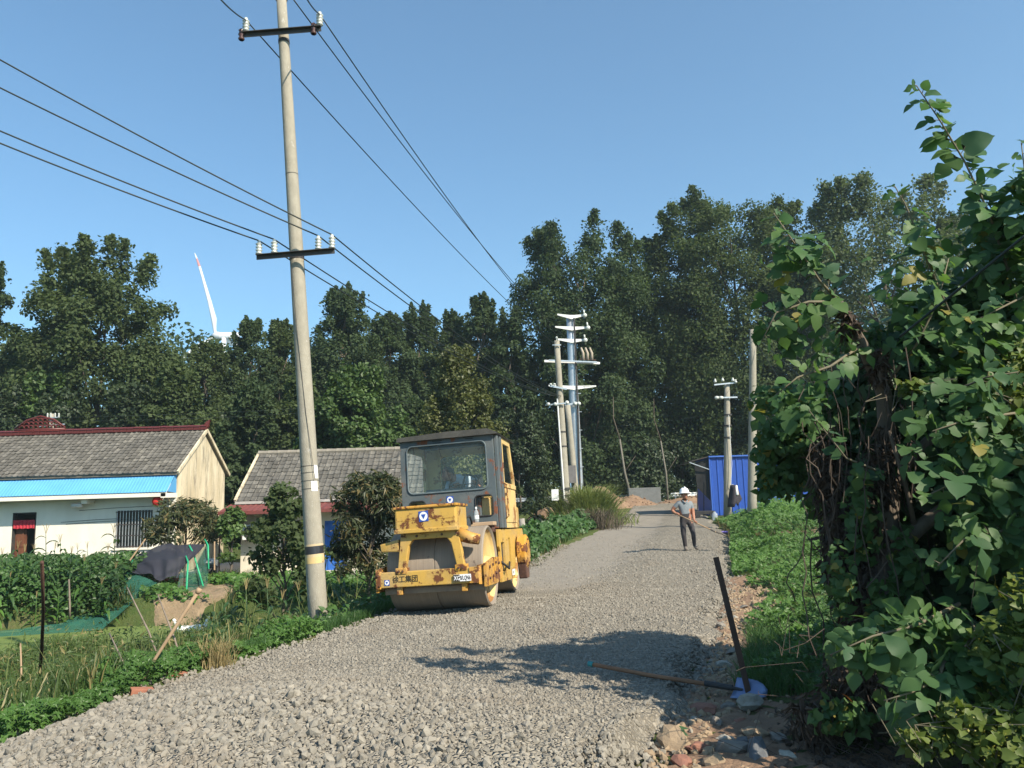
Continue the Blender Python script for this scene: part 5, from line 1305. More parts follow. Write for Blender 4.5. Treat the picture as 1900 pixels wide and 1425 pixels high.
MB().tube([(-.16,-.085,1.36),(-.085,-.12,1.29),(-.01,-.085,1.36)], .018, 6).build('collar', m_shirt, WK, True)
s0, s1 = np.array([-.40,-.13,1.03]), np.array([.62,-.42,.50])
sdir = (s1 - s0)/np.linalg.norm(s1 - s0)
hand(WK, (-.325,-.15,.985), sdir, (-.2,.6,.5)); hand(WK, s0 + sdir*.60, sdir, (.1,.8,.3))
SV = empty('shovel', wb, 'shovel with wooden handle held by the worker across his body', 'shovel')
MB().tube([s0, s1], .016, 8).build('handle', m_wood, SV, True)
def shovel_blade(s, parent, m_, p0, d, up):
    """curved blade starting at p0 along d"""
    p0, d, up = Vector(p0), Vector(d).normalized(), Vector(up); r = d.cross(up).normalized(); up = r.cross(d); vs, fs = [], []
    for j in range(7):
        t = j/6; w = s*(.46*(1-.25*t**3)) * (1 if t < .8 else .86 if t < .95 else .45)
        for i in range(7):
            q = (i-3)/3; vs.append(p0 + d*(t*s*1.25) + r*(q*w) + up*(.10*s*q*q + .10*s*math.sin(t*2.4) - .05*s))
    for j in range(6):
        for i in range(6): fs.append((j*7+i, j*7+i+1, (j+1)*7+i+1, (j+1)*7+i))
    o = MB().add(vs, fs).build('blade', m_, parent, True); sd = o.modifiers.new('t', 'SOLIDIFY'); sd.thickness = .006
    MB().tube([p0 - d*.16, p0 + d*s*.35], [.021,.012], 8).build('socket', m_dark, parent)
    return o
shovel_blade(.24, SV, mat('worn_blade', (.22,.19,.15), (.14,.12,.10), rough=.5, metal=.4), s1, sdir, (0,0,1))

# driver in the cab
DR = empty('person', on_roller((.1,1.64,1.60)), 'driver in pale shirt leaning behind the windscreen of the roller', 'person'); DR.rotation_euler = RO.rotation_euler
dj = dict(pelvis=((0,.02,.06),.15), waist=((-.03,-.06,.26),.15), chest=((-.10,-.26,.40),.16), neck0=((-.17,-.42,.45),.08), head0=((-.21,-.50,.48),.07),
  shL=((-.28,-.20,.44),.08), elL=((-.30,-.40,.22),.055), wrL=((-.10,-.46,.30),.036), shR=((.10,-.14,.44),.085), slR=((.18,-.20,.36),.075), elR=((.26,-.32,.25),.055), wrR=((.20,-.46,.33),.036),
  hipL=((-.10,-.02,.02),.11), knL=((-.14,-.45,.05),.08), anL=((-.14,-.60,-.36),.06), hipR=((.12,-.02,.02),.11), knR=((.16,-.45,.05),.08), anR=((.16,-.60,-.36),.06))
db_ = [('pelvis','waist',0),('waist','chest',0),('chest','neck0',0),('neck0','head0',2),('chest','shL',0),('shL','elL',0),('elL','wrL',2),('chest','shR',0),('shR','slR',0),('slR','elR',2),('elR','wrR',2),
  ('pelvis','hipL',1),('hipL','knL',1),('knL','anL',1),('pelvis','hipR',1),('hipR','knR',1),('knR','anR',1)]
link('body', body('body', dj, db_, [m_shirt2, m_trouser, m_skin], 'pelvis'), DR)
head(DR, (-.235,-.57,.52), .25, yaw=R(-35), tilt=R(-16))
hand(DR, (-.09,-.50,.32), (1,.3,.3), (0,1,.3)); hand(DR, (.20,-.50,.34), (1,-.3,-.3), (0,1,.3))

# ------------------------------------------------------------------ posts, sticks and tools along the road
def stick(name, a, b, Ya, Yb, r0, r1, m_, label, cat='stick', knob=0, bend=0):
    p = gnd(*a) if Ya is None else at(*a, Ya); Yb = Yb if Yb else p[1]
    q = at(*b, Yb); q0 = p - np.array([0, 0, .05]); d = q - p
    mid = d*.5 + np.array([bend, 0, 0])
    mb = MB().tube([(0,0,-.06), mid*.5 + d*.0, mid, mid + d*.25, d], [r0, r0*.97, (r0+r1)/2, r1*1.02, r1], 10)
    if knob: mb.tube([d - d/np.linalg.norm(d)*knob*1.4, d - d/np.linalg.norm(d)*knob*.3, d + d/np.linalg.norm(d)*knob*.4], [r1, knob, knob*.7], 10)
    o = mb.build(name, m_, None, True); o.location = p
    return tag(o, label, cat)
stick('wooden_stick', (256,1272), (370,1094), None, 8.1, .016, .019, m_wood, 'pale wooden tool handle stuck slanting into the left bank', 'handle', knob=.034)
stick('rusty_stake', (70,1302), (78,1043), None, 7.5, .024, .016, m_rust, 'upright rusty brown stake in the weeds at far left', 'stake', bend=.03)
stick('thin_stick', (291,1203), (236,1090), 9.6, 10.2, .011, .008, m_wood_grey, 'thin dark stick leaning left behind the pale handle')
stick('thin_stick', (335,1214), (293,1104), 9.4, 9.8, .012, .008, m_wood_grey, 'thin grey stick leaning left just right of the pale handle')
stick('thin_stick', (247,1267), (203,1175), 7.9, 8.5, .010, .007, m_wood_grey, 'thin pale stick rising left from the foot of the pale handle')
stick('thin_stick', (40,1258), (38,1194), 8.4, 8.6, .010, .008, m_wood, 'short brown stick in the weeds left of the rusty stake')
stick('thin_stick', (130,1140), (128,1075), 20, 20, .025, .02, m_wood_grey, 'bleached post standing in front of the bean crop')
# flat iron post on the right with a lump at the foot
p = gnd(1394, 1300); q = at(1328, 1034, p[1] + .25)
o = MB().bar((0,0,-.05), q - p, .045, .012, (0,1,0)).bar((.02,.02,-.05), q - p + np.array([.02,.02,0]), .012, .045, (0,1,0)).build('iron_post', mat('brown_iron', (.10,.062,.045), (.07,.045,.035), rough=.85, stain=(.14,.08,.05)), None); o.location = p; tag(o, 'flat rusty iron post leaning beside the right road edge', 'post')
# shovel lying at the right edge
a, b = onroad(*gnd(1098, 1250, fn=road_z)[:2]), gnd(1352, 1296)
SL = empty('shovel', a, 'shovel with wooden handle and blue blade lying on the gravel', 'shovel')
A0, B0 = np.array([0,0,.085]), b - a + np.array([0,0,.09])
d = (B0 - A0)/np.linalg.norm(B0 - A0)
MB().tube([A0, A0*.5+B0*.5 - np.array([0,0,.012]), B0], [.019,.019,.018], 10).build('handle', mat('handle_red', (.30,.15,.08), (.22,.115,.065), scale=10, stretch=(.3,1,1)), SL, True)
MB().tube([A0 - d*.03, A0 + d*.02], .024, 10).build('end_cap', mat('teal_cap', (.05,.25,.25), (.04,.2,.2)), SL)
MB().tube([B0 - d*.2, B0 + d*.04], .024, 10).build('ferrule', m_dark, SL)
shovel_blade(.22, SL, mat('blue_steel', (.15,.20,.36), (.20,.26,.40), rough=.4, metal=.35, spec=.6), B0 + d*.05, d + np.array([0,0,-.04]), (0.1,-.75,.65))
o = link('stone', rock_mesh(501)); o.data.materials.append(rock_mats[4]); p = gnd(1390, 1318); o.location = p + np.array([0,0,.05]); o.scale = (.105,.09,.10); tag(o, 'pale round stone at the tip of the lying shovel blade', 'stone', 'rubble stones beside the road')
for px, py, lab in ((327,1255,'orange brick at the left edge of the gravel'),(262,1287,'broken red brick at the foot of the pale wooden handle')):
    p = gnd(px, py); o = MB().box(-.1,.1,-.05,.05,-.02,.05).build('brick', m_brick, bevel=.006); o.location = p; o.rotation_euler = (.1,.15,random.uniform(0,3)); tag(o, lab, 'brick')
o = link('stone', rock_mesh(502)); o.data.materials.append(rock_mats[1]); p = gnd(147, 1318); o.location = p + np.array([0,0,.03]); o.scale = (.12,.08,.05); tag(o, 'flat tan stone at the left foreground edge of the gravel heap', 'stone', 'rubble stones beside the road')
# ------------------------------------------------------------------ grass, weeds and garden on the left
def blades(name, P, h, width, lean, mat_, seed, parent=None, curve=.5):
    """grass blades: two quads and a tip each"""
    rs = np.random.default_rng(seed); n = len(P)
    a = rs.uniform(0, 2*np.pi, n); D = np.stack([np.cos(a), np.sin(a), np.zeros(n)], 1); b = rs.uniform(0, 2*np.pi, n)
    S = np.stack([np.cos(b), np.sin(b), np.zeros(n)], 1) * (width * rs.uniform(.6, 1.3, n))[:, None] * .5
    up = np.array([0, 0, 1.0]); L = (lean * rs.uniform(.2, 1.4, n))[:, None] * h[:, None]
    m1 = P + up * (h*.5)[:, None] + D * L * .30; m2 = P + up * (h*.86)[:, None] + D * L * .75; t = P + up * (h * (1 - curve*lean*rs.uniform(0, .6, n)))[:, None] + D * L * 1.25
    V = np.stack([P - S, P + S, m1 + S*.85, m1 - S*.85, m2 + S*.5, m2 - S*.5, t], 1).reshape(-1, 3)
    f = np.array([(0,1,2),(0,2,3),(3,2,4),(3,4,5),(5,4,6)])
    F = (f[None] + (np.arange(n)*7)[:, None, None]).reshape(-1, 3)
    return npmesh(name, V, F, mat_, parent)
def herb(name, P, N, size, shape, mat_, seed, parent=None):
    rs = np.random.default_rng(seed); n = len(P)
    T = rs.normal(size=(n, 3)) * np.array([1, 1, .4]) + np.array([0, 0, -.25])
    V, F = place_leaves(P, N, T, size, shape)
    return npmesh(name, V, F, mat_, parent)
lm_grass = leafmat('grass', (.085,.135,.035), (.06,.10,.028), rough=.5, c3=(.22,.19,.08), f3=.88)
lm_lawn = leafmat('verge_grass', (.075,.155,.04), (.055,.12,.035), rough=.5)
lm_straw = leafmat('straw', (.38,.30,.14), (.28,.22,.10), rough=.7, trans=.2)
lm_vine = leafmat('hop_vine', (.115,.225,.045), (.075,.16,.035), rough=.45, trans=.35)
lm_vine_d = leafmat('hop_vine_dark', (.075,.15,.038), (.05,.11,.03), rough=.45, trans=.3)
lm_corn = leafmat('corn_leaf', (.055,.115,.035), (.04,.085,.028), rough=.4, spec=.4)
lm_reed = leafmat('reed', (.26,.29,.10), (.16,.20,.06), rough=.6)
lm_dry = leafmat('dry_weed', (.16,.125,.085), (.11,.09,.065), rough=.8, trans=.15)
lm_loquat = leafmat('loquat_leaf', (.075,.09,.038), (.05,.065,.028), rough=.45, c3=(.15,.12,.05), f3=.8)

def left_pts(n, y0, y1, d0, d1, seed, pw=1.0):
    rs = np.random.default_rng(seed); y = rs.uniform(y0, y1, n); d = d0 + (d1-d0) * rs.uniform(0, 1, n)**pw
    x = XL(y) - d; k = pond_r(x, y) > 1.0
    x, y = x[k], y[k]; return np.stack([x, y, g(x, y)], 1), rs
# tall wild grass on the bank
def patch(x, y, f, s): return np.sin(x*f + s) * np.sin(y*f*.8 + s*2.1) + .5*np.sin(x*f*2.3 + y*f*1.9 + s)
P, rs = left_pts(52000, 5.5, 18, .45, 9.5, 41)
w = patch(P[:,0], P[:,1], 1.3, .5); P = P[w > -.55]; n = len(P)
h = rs.uniform(.18, .62, n) * (.7 + .5*sm(.8, 2.5, XL(P[:,1]) - P[:,0])) * (1 - .55*sm(9.5, 11.5, P[:,1]))
tag(blades('wild_grass', P, h, .016, .5, lm_grass, 42), 'tall wild grass on the bank between the gravel and the pond', 'grass', kind='stuff')
P, rs = left_pts(26000, 8.4, 13.2, .08, 1.5, 43)
tag(blades('verge_grass', P, rs.uniform(.06, .17, len(P)), .008, .5, lm_lawn, 44), 'short green grass strip along the left gravel edge', 'grass', kind='stuff')
P, rs = left_pts(9000, 14, 30, .0, 7, 45)
tag(blades('garden_grass', P, rs.uniform(.1, .4, len(P)), .022, .5, lm_grass, 46), 'rough grass beyond the pond and beside the roller', 'grass', kind='stuff')
# seed-head stalks
P, rs = left_pts(500, 6.5, 16, 1.0, 6.0, 47)
tag(blades('seed_stalks', P, rs.uniform(.6, 1.05, len(P)), .008, .35, lm_reed, 48), 'tall thin seed stalks standing out of the bank grass', 'grass', kind='stuff')
# leafy weeds among the bank grass
P, rs = left_pts(16000, 7.5, 18, 1.0, 9.0, 147)
P = P[patch(P[:,0], P[:,1], 1.2, 6.1) > -.5]; n = len(P); P[:, 2] += rs.uniform(0, .5, n)
V, F = place_leaves(P, rs.normal(size=(n,3))*.7 + np.array([.2,-.3,.6]), rs.normal(size=(n,3)) + np.array([0,0,.3]), rs.uniform(.06,.16,n), LANCE)
tag(npmesh('bank_weeds', V, F, lm_grass), 'leafy weeds among the tall grass of the pond bank', 'weeds', kind='stuff')
# low broadleaf weeds by the gravel edge
def mounds(x, y, s): return np.clip(.5 + .5*patch(x, y, 2.1, s), 0, 1.3)
P, rs = left_pts(15000, 5.0, 10.5, .02, 2.6, 49, 1.3)
P = P[patch(P[:,0], P[:,1], 1.6, 2.2) > -.35]; n = len(P); z = rs.uniform(0, 1, n)**.6 * (.08 + .26*mounds(P[:,0], P[:,1], 1.0)); P[:, 2] += z
tag(herb('broadleaf_weeds', P, rs.normal(size=(n,3))*.5 + np.array([.2,-.25,.8]), rs.uniform(.035,.085,n), STAR, lm_vine, 50), 'bright green creeping weeds at the left gravel edge', 'weeds', kind='stuff')
P, rs = left_pts(9000, 10, 24, .3, 6, 51)
P = P[patch(P[:,0], P[:,1], 1.1, 4.2) > -.2]; n = len(P); P[:, 2] += rs.uniform(0, .28, n)
tag(herb('garden_greens', P, rs.normal(size=(n,3))*.5 + np.array([.2,-.25,.8]), rs.uniform(.05,.12,n), HEART, lm_vine_d, 52), 'low leafy greens around the concrete pole foot', 'greens', kind='stuff')
# straw clump and dry dark weeds
def clump(px, py, n, r, h, wd, lean, m_, name, label, seed, cat, Y=None):
    p = gnd(px, py) if Y is None else np.array([*at(px, py, Y)[:2], 0]); p[2] = float(g(p[0], p[1])); rs = np.random.default_rng(seed)
    q = rs.normal(size=(n, 2)) * r * .5; P = np.stack([p[0]+q[:,0], p[1]+q[:,1], g(p[0]+q[:,0], p[1]+q[:,1])], 1)
    o = blades(name, P, h * rs.uniform(.45, 1.05, n), wd, lean, m_, seed + 1); return tag(o, label, cat)
clump(400, 1238, 260, .16, .36, .008, .6, lm_straw, 'straw_clump', 'clump of dry yellow straw at the left gravel edge', 60, 'grass clump')
clump(690, 1128, 900, .9, .42, .012, .9, lm_dry, 'dry_weed_clump', 'tangle of dry dark weeds beside the roller drum', 61, 'weeds')
clump(545, 1175, 500, .8, .40, .010, .9, lm_dry, 'dry_weed_clump', 'brown withered weeds left of the concrete pole foot', 62, 'weeds')
# maize plants
def maize(name, seed, h, m_leaf, tassel=True):
    rs = np.random.default_rng(seed); e = empty(name)
    lean = rs.normal(0, .05, 2); st = [(lean[0]*t*h, lean[1]*t*h, h*t) for t in (0, .35, .7, 1)]
    MB().tube(st, [.016,.014,.011,.006], 7).build('stalk', m_leaf, e, True)
    for k in range(9):
        t = .12 + .8*k/8; a = (k % 2)*math.pi + rs.normal(0, .4) + seed; L = h * (.55 - .22*abs(t-.5)) * (1.1 - .6*t) * rs.uniform(.8, 1.15); d = np.array([math.cos(a), math.sin(a), 0]); sd = np.array([-d[1], d[0], 0])
        vs, fs = [], []; droop = rs.uniform(.8, 1.5)
        for i in range(7):
            u = i/6; c = np.array([lean[0]*t*h, lean[1]*t*h, h*t]) + d*L*.75*u + np.array([0,0,1])*L*(.75*u - droop*.75*u*u); wv = L*.095*math.sin(math.pi*(.12+.88*u))**.7 + .002
            vs += [c - sd*wv + np.array([0,0,wv*.5]), c - np.array([0,0,0]), c + sd*wv + np.array([0,0,wv*.5])]
        for i in range(6): fs += [(3*i, 3*i+1, 3*i+4, 3*i+3), (3*i+1, 3*i+2, 3*i+5, 3*i+4)]
        MB().add(vs, fs).build('leaf', m_leaf, e, True)
    if tassel:
        mb = MB()
        for k in range(7):
            a = rs.uniform(0, 6.28); r = rs.uniform(.02, .14)*h*.6; top = np.array(st[-1])
            mb.tube([top - np.array([0,0,.03]), top + np.array([math.cos(a)*r*.5, math.sin(a)*r*.5, .1*h]), top + np.array([math.cos(a)*r, math.sin(a)*r, .14*h])], [.005,.004,.002], 4)
        mb.build('tassel', lm_straw, e)
    return e
def put(e, p, rz, s, label, group, cat):
    e.location = p; e.rotation_euler = (0, 0, rz); e.scale = (s, s, s); return tag(e, label, cat, group)
NEAR = [(392,1215,13.0,1.0,'left of the concrete pole, first maize from the straw clump'),(432,1212,13.2,1.05,'second maize from the straw clump'),(462,1205,13.4,1.12,'tallest leafy maize in the middle of the roadside row'),(500,1200,13.8,1.08,'maize with broad dark leaves in the roadside row'),(522,1190,14.2,.9,'shorter maize before the last of the roadside row'),
        (560,1180,14.5,.95,'maize close to the left side of the concrete pole'),(612,1165,14.8,1.1,'maize just right of the concrete pole'),(415,1190,14.5,1.0,'maize standing behind the front row near the pond ducks'),(632,1150,16,.95,'maize behind the pole toward the roller')]
for k, (px, py, Y, h, lab) in enumerate(NEAR):
    p = at(px, py, Y); p[2] = float(g(p[0], Y)); hgt = h * 1.15
    put(maize('maize_plant', 70+k, hgt, lm_corn), p, random.uniform(0, 6), 1, lab, 'maize along the left roadside', 'maize plant')
FARM = [(8,'at the left edge of the picture'),(30,'just left of the house doorway'),(52,'straight under the house doorway'),(85,'right of the rusty stake'),(112,'left of the bleached post'),(140,'right of the bleached post'),(165,'under the wall left of the window'),(190,'near the left end of the net'),(215,'beside the dark net cloth')]
for k, (px, lab) in enumerate(FARM):
    Y = 23.9 + .4*(k % 3); p = at(px, 1120, Y); p[2] = float(g(p[0], Y))
    put(maize('maize_plant', 90+k, 1.75, lm_corn if k % 2 else lm_grass), p, random.uniform(0, 6), random.uniform(.8, 1.15), 'tall thin maize in front of the bean crop ' + lab, 'maize in front of the white house', 'maize plant')
ORD = 'first second third fourth fifth sixth seventh eighth ninth tenth eleventh twelfth thirteenth fourteenth fifteenth sixteenth seventeenth eighteenth'.split()
for k in range(18):
    px = -12 + k*13.5 + random.uniform(-4, 4); Y = 22.9 + random.uniform(0, .7); p = at(px, 1120, Y); p[2] = float(g(p[0], Y))
    put(maize('maize_plant', 150+k, random.uniform(1.25, 1.6), lm_corn if k % 3 else lm_vine, k % 2 == 0), p, random.uniform(0, 6), 1, ORD[k] + ' maize from the left in the row below the bean crop', 'maize in front of the white house', 'maize plant')
# bean crop in front of the white house
rs = np.random.default_rng(63); n = 30000
x = rs.uniform(-22, -12.2, n); y = rs.uniform(23.1, 29, n); top = 1.0 + .12*np.sin(x*2.3)*np.sin(y*2.9) + .1*np.sin(x*5.1+y)
zf = rs.uniform(0, 1, n)**.5; P = np.stack([x, y, g(x, y) + top*zf], 1)
tag(herb('bean_crop', P, rs.normal(size=(n,3))*.6 + np.array([.3,-.5,.7]), rs.uniform(.07,.145,n), HEART, lm_vine_d, 64), 'dense green bean crop in front of the white house', 'crop', kind='stuff')
rs = np.random.default_rng(65); n = 9000; x = rs.uniform(-11.5, -4, n); y = rs.uniform(22.5, 28, n)
P = np.stack([x, y, g(x, y) + rs.uniform(0, .3, n)], 1); P = P[(pond_r(x, y) > 1.05) & (patch(x, y, .9, 1.2) > -.5)]; n = len(P)
tag(herb('vegetable_patch', P, rs.normal(size=(n,3))*.5 + np.array([.2,-.3,.8]), rs.uniform(.08,.16,n), HEART, lm_vine, 66), 'low green vegetable patch before the grey roofed house', 'crop', kind='stuff')
tag(MB().add([(-12.4,26.6,-1.035),(-3.5,26.6,-1.035),(-3.5,28.0,-1.03),(-12.4,28.0,-1.03)],[(0,1,2,3)]).build('garden_path', m_soil), kind='structure')
# small trees by the houses
def loquat(name, label, px, pytop, wp, Y, seed, n, leaf, lm, shape, base, clumps, csize, nb=0, prof=BUSH):
    p = at(px, pytop, Y); z0 = float(g(p[0], Y)); h = p[2] - z0
    return make_tree(name, label, (p[0], Y, z0), h, wp/FPX*Y, seed, n, leaf, lm, base, clumps, csize, prof, 'tree', 'garden trees by the houses', 0, shape, .8, .05)
loquat('loquat_tree', 'small dark loquat tree in front of the white gable end', 347, 926, 150, 28.3, 501, 3600, .26, lm_loquat, LANCE, .52, 42, .40)
loquat('loquat_tree', 'dense dark loquat tree between the concrete pole and the roller', 688, 868, 150, 21.5, 502, 6500, .24, lm_loquat, LANCE, .28, 60, .36)
loquat('garden_tree', 'slender leafy tree in front of the grey roofed house', 527, 892, 135, 20.0, 503, 4200, .12, lm_pop, HEART, .30, 46, .34, prof=ROUND)
loquat('garden_tree', 'thin green sapling in the gap between the houses', 432, 935, 50, 27.6, 504, 1300, .12, lm_bright, HEART, .3, 22, .26)
# duck pen: netting, dark cloth, green poles
def net_mat(name, c, a):
    m, nt, p = nodes_of(name); v = coords(nt)
    nt.links.new(mixc(nt, ramp(nt, noise(nt, 3, 5, .6, v), .3, .7), c, tuple(x*.7 for x in c)), p.inputs['Base Color']); p.inputs['Roughness'].default_value = .8
    t = nt.nodes.new('ShaderNodeBsdfTransparent'); mx = nt.nodes.new('ShaderNodeMixShader'); mx.inputs[0].default_value = a
    nt.links.new(t.outputs[0], mx.inputs[1]); nt.links.new(p.outputs[0], mx.inputs[2]); nt.links.new(mx.outputs[0], nt.nodes['Material Output'].inputs[0])
    return m
def drape(rows, n, fold, seed):
    """rows of (px, py, Y) control points -> smooth cloth"""
    rs = np.random.default_rng(seed)
    A = [np.array([at(*q) for q in r]) for r in rows]
    A = [np.stack([np.interp(np.linspace(0, 1, n), np.linspace(0, 1, len(r)), r[:, c]) for c in range(3)], 1) for r in A]
    A = np.array(A); m = n; B = np.stack([[np.interp(np.linspace(0, 1, m), np.linspace(0, 1, len(A)), A[:, i, c]) for i in range(n)] for c in range(3)], -1)
    U, Vv = np.meshgrid(np.linspace(0, 1, n), np.linspace(0, 1, m), indexing='ij')
    B[..., 1] += fold * (np.sin(U*13 + Vv*4 + seed) + .6*np.sin(U*29 - Vv*7)); B[..., 2] += fold*.5*np.sin(U*17 + 2*Vv + seed)
    i = (np.arange(n-1)[:, None]*m + np.arange(m-1)[None]).ravel()
    return B.reshape(-1, 3), np.stack([i, i+1, i+m+1, i+m], 1)
PEN = empty('duck_pen', (0,0,0), 'duck pen of green netting under a dark shade cloth by the pond', 'pen')
V, F = drape([[(240,1040,26.5),(268,1024,26.5),(314,1008,26.5),(348,1012,26.5),(380,1007,26.5)],[(243,1050,25.6),(272,1042,25.3),(312,1036,25.3),(340,1034,25.5),(366,1028,25.8)],[(247,1062,25.0),(275,1066,24.8),(300,1076,24.8),(322,1070,24.9),(334,1062,25.2)]], 40, .07, 1)
npmesh('shade_cloth', V, F, net_mat('shade_cloth', (.018,.019,.03), .96), PEN, True)
V, F = drape([[(240,1054,25.4),(190,1118,24.0),(110,1158,23.0),(-20,1172,22.6)],[(262,1068,25.0),(232,1108,24.0),(150,1160,22.9),(-20,1178,22.2)],[(292,1080,24.8),(246,1118,23.6),(190,1168,22.6),(-20,1186,22.0)]], 40, .03, 2)
npmesh('green_net', V, F, net_mat('green_net', (.025,.14,.095), .62), PEN, True)
V, F = drape([[(348,1014,26.2),(372,1012,26.6),(387,1010,27)],[(334,1066,25.2),(362,1060,25.8),(388,1052,26.4)],[(322,1124,24.2),(352,1112,24.9),(384,1092,26)]], 26, .03, 3)
npmesh('green_net', V, F, net_mat('green_net_thin', (.025,.13,.09), .42), PEN, True)
m_gp = mat('green_tube', (.03,.36,.17), (.025,.28,.14), rough=.45)
for pts in (((345,1032,25.6),(349,1043,25.4),(346,1096,24.6)),((351,1012,26.2),(359,1027,26),(377,1088,25.4)),((380,1001,26.8),(386,1012,26.6),(387,1056,26.2)),((246,1040,26),(240,1050,25.6),(234,1066,25.2))):
    MB().tube([at(*q) for q in pts], .028, 8).build('pole', m_gp, PEN, True)
MB().tube([at(270,1000,26.4), at(241,1040,26)], .025, 6).build('bamboo', m_wood, PEN)
MB().tube([at(398,1005,27), at(398,1058,26.6)], .025, 6).build('bamboo', m_wood, PEN)
# brick hutch inside the pen
HU = empty('brick_hutch', (*at(313,1094,26.2)[:2], -1.35), 'low brick hutch in the shade of the dark cloth', 'hutch')
b0 = MB().box(-.115,.115,-.05,.05,-.028,.028).build('brick', m_brick, HU); b0.location = (-.3,0,.05)
for j in range(9):
    for i in range(4):
        if i == 0 and j == 0: continue
        c = b0.copy(); col.objects.link(c); c.parent = HU; c.location = (-.3 + i*.24 + (.12 if j % 2 else 0), random.uniform(-.008,.008), .05 + j*.066)
# bare trodden soil of the pen
rs = np.random.default_rng(5)
V, F = grid(np.linspace(-11.9, -8.3, 40), np.linspace(22.2, 27.4, 40), lambda x, y: g(x, y) + .05 + .02*np.sin(x*5)*np.sin(y*4))
V[:, 2] += .03*np.sin(V[:,0]*9+1)*np.sin(V[:,1]*7); c = np.hypot((V[:,0]+10.0)/1.5, (V[:,1]-24.6)/2.3) + .12*np.sin(V[:,0]*4+V[:,1]*3); V[:, 2] -= .25*sm(.8, 1.0, c)
tag(npmesh('pen_soil', V, F, mat('pen_soil', (.29,.21,.13), (.20,.145,.09), scale=1.6, rough=1, bmp=.8, bscale=9, bdist=.06, stain=(.12,.11,.055), stain_scale=1.1, stain_lo=.5, stain_hi=.65), None, True), kind='structure')
rs = np.random.default_rng(67); n = 5200; a = rs.uniform(0, 2*np.pi, n); r = 1.02 + np.abs(rs.normal(0, .16, n)) - .12*rs.uniform(0, 1, n)**3
x = np.where(np.arange(n) % 2 == 0, -10.1 + 1.8*r*np.cos(a), rs.uniform(-22, -11.5, n)); y = np.where(np.arange(n) % 2 == 0, 24.8 + 2.6*r*np.sin(a), rs.uniform(22.3, 23.9, n))
P = np.stack([x, y, g(x, y)], 1)[pond_r(x, y) > .98]
tag(blades('bank_grass', P, rs.uniform(.12, .5, len(P)), .022, .6, lm_grass, 68), 'ragged grass round the bare soil of the duck pen and the far pond bank', 'grass', kind='stuff')
# white ducks on the pond
def duck(label, p, rz, s=1.0):
    d = empty('duck', p, label, 'duck', 'white ducks on the pond', rz); d.scale = (s, s, s)
    j = dict(a=((-.24,0,.16),.03), b=((-.14,0,.10),.085), c=((.02,0,.09),.115), d=((.14,0,.10),.09), e=((.20,0,.20),.045), f=((.22,0,.30),.036), h=((.245,0,.345),.048), k=((.29,0,.345),.028))
    link('body', body('body', j, [('a','b',0),('b','c',0),('c','d',0),('d','e',0),('e','f',0),('f','h',0),('h','k',0)], [m_feather], 'c'), d)
    MB().add([(.29,-.025,.35),(.29,.025,.35),(.29,0,.32),(.38,-.02,.325),(.38,.02,.325),(.37,0,.315)],[(0,1,4,3),(0,3,5,2),(1,2,5,4),(3,4,5)]).build('bill', m_bill, d)
    for s_ in (-1, 1): MB().lathe([(.0,-.02),(.07,-.01),(.07,.01),(.0,.02)], (0,s_*.105,.12), 'y', 10).build('wing', m_feather, d, True).scale = (1.9,1,1)
    return d
m_feather = mat('feather', (.80,.80,.76), (.7,.7,.66), rough=.8); m_bill = mat('bill', (.6,.3,.04), (.5,.25,.03))
duck('white duck floating in the open, right one of the two on the pond', (*at(366,1166,22.0)[:2], -1.86), R(5), 1.2)
duck('white duck behind the pale handle, left one of the two on the pond', (*at(340,1167,22.0)[:2], -1.86), R(175), 1.1)
# left verge beyond the roller: bean bushes, reeds, dark maize
rs = np.random.default_rng(81); n = 7500
y = rs.uniform(18.5, 36, n); d = rs.uniform(.05, 2.4, n); x = XL(y) - d
top = (.35 + .5*np.sin(np.clip(d/2.4, 0, 1)*math.pi)**.6) * (.8 + .3*np.sin(y*2.1)*np.sin(x*3)); zf = rs.uniform(0, 1, n)**.55
P = np.stack([x, y, g(x, y) + top*zf], 1)
tag(herb('bean_bushes', P, rs.normal(size=(n,3))*.6 + np.array([.4,-.5,.6]), rs.uniform(.10,.2,n), HEART, lm_vine_d, 82), 'low dark green bean bushes along the left side of the far road', 'bushes', kind='stuff')
pc = at(1085, 965, 36.5); rs = np.random.default_rng(83); n = 6000
q = rs.normal(size=(n, 2)) * np.array([.75, .8]); rr_ = np.hypot(q[:,0]/.9, q[:,1]/.9); P = np.stack([pc[0]+q[:,0], 36.5+q[:,1], g(pc[0]+q[:,0], 36.5+q[:,1])], 1)
tag(blades('reed_clump', P, 2.2*(.35 + .65*np.exp(-.55*rr_**2))*rs.uniform(.55, 1.05, n), .04, .75, lm_reed, 85), 'tall yellow green reed clump at the foot of the steel pole', 'reeds')
clump(1106, 975, 700, 1.0, 1.0, .03, .7, lm_dry, 'dry_reed_clump', 'brown dry tuft at the front of the reed clump', 84, 'reeds', Y=34)
for k, px in enumerate((964, 975, 986, 996)):
    Y = 36 + k*.5; p = at(px, 960, Y); p[2] = float(g(p[0], Y))
    put(maize('maize_plant', 120+k, 2.3, lm_shade, False), p, k*1.3, 1, ['nearest the roller cab door','second from the roller cab door','third from the roller cab door','farthest from the roller cab door'][k] + ', dark maize left of the soil mound', 'dark maize beyond the roller', 'maize plant')
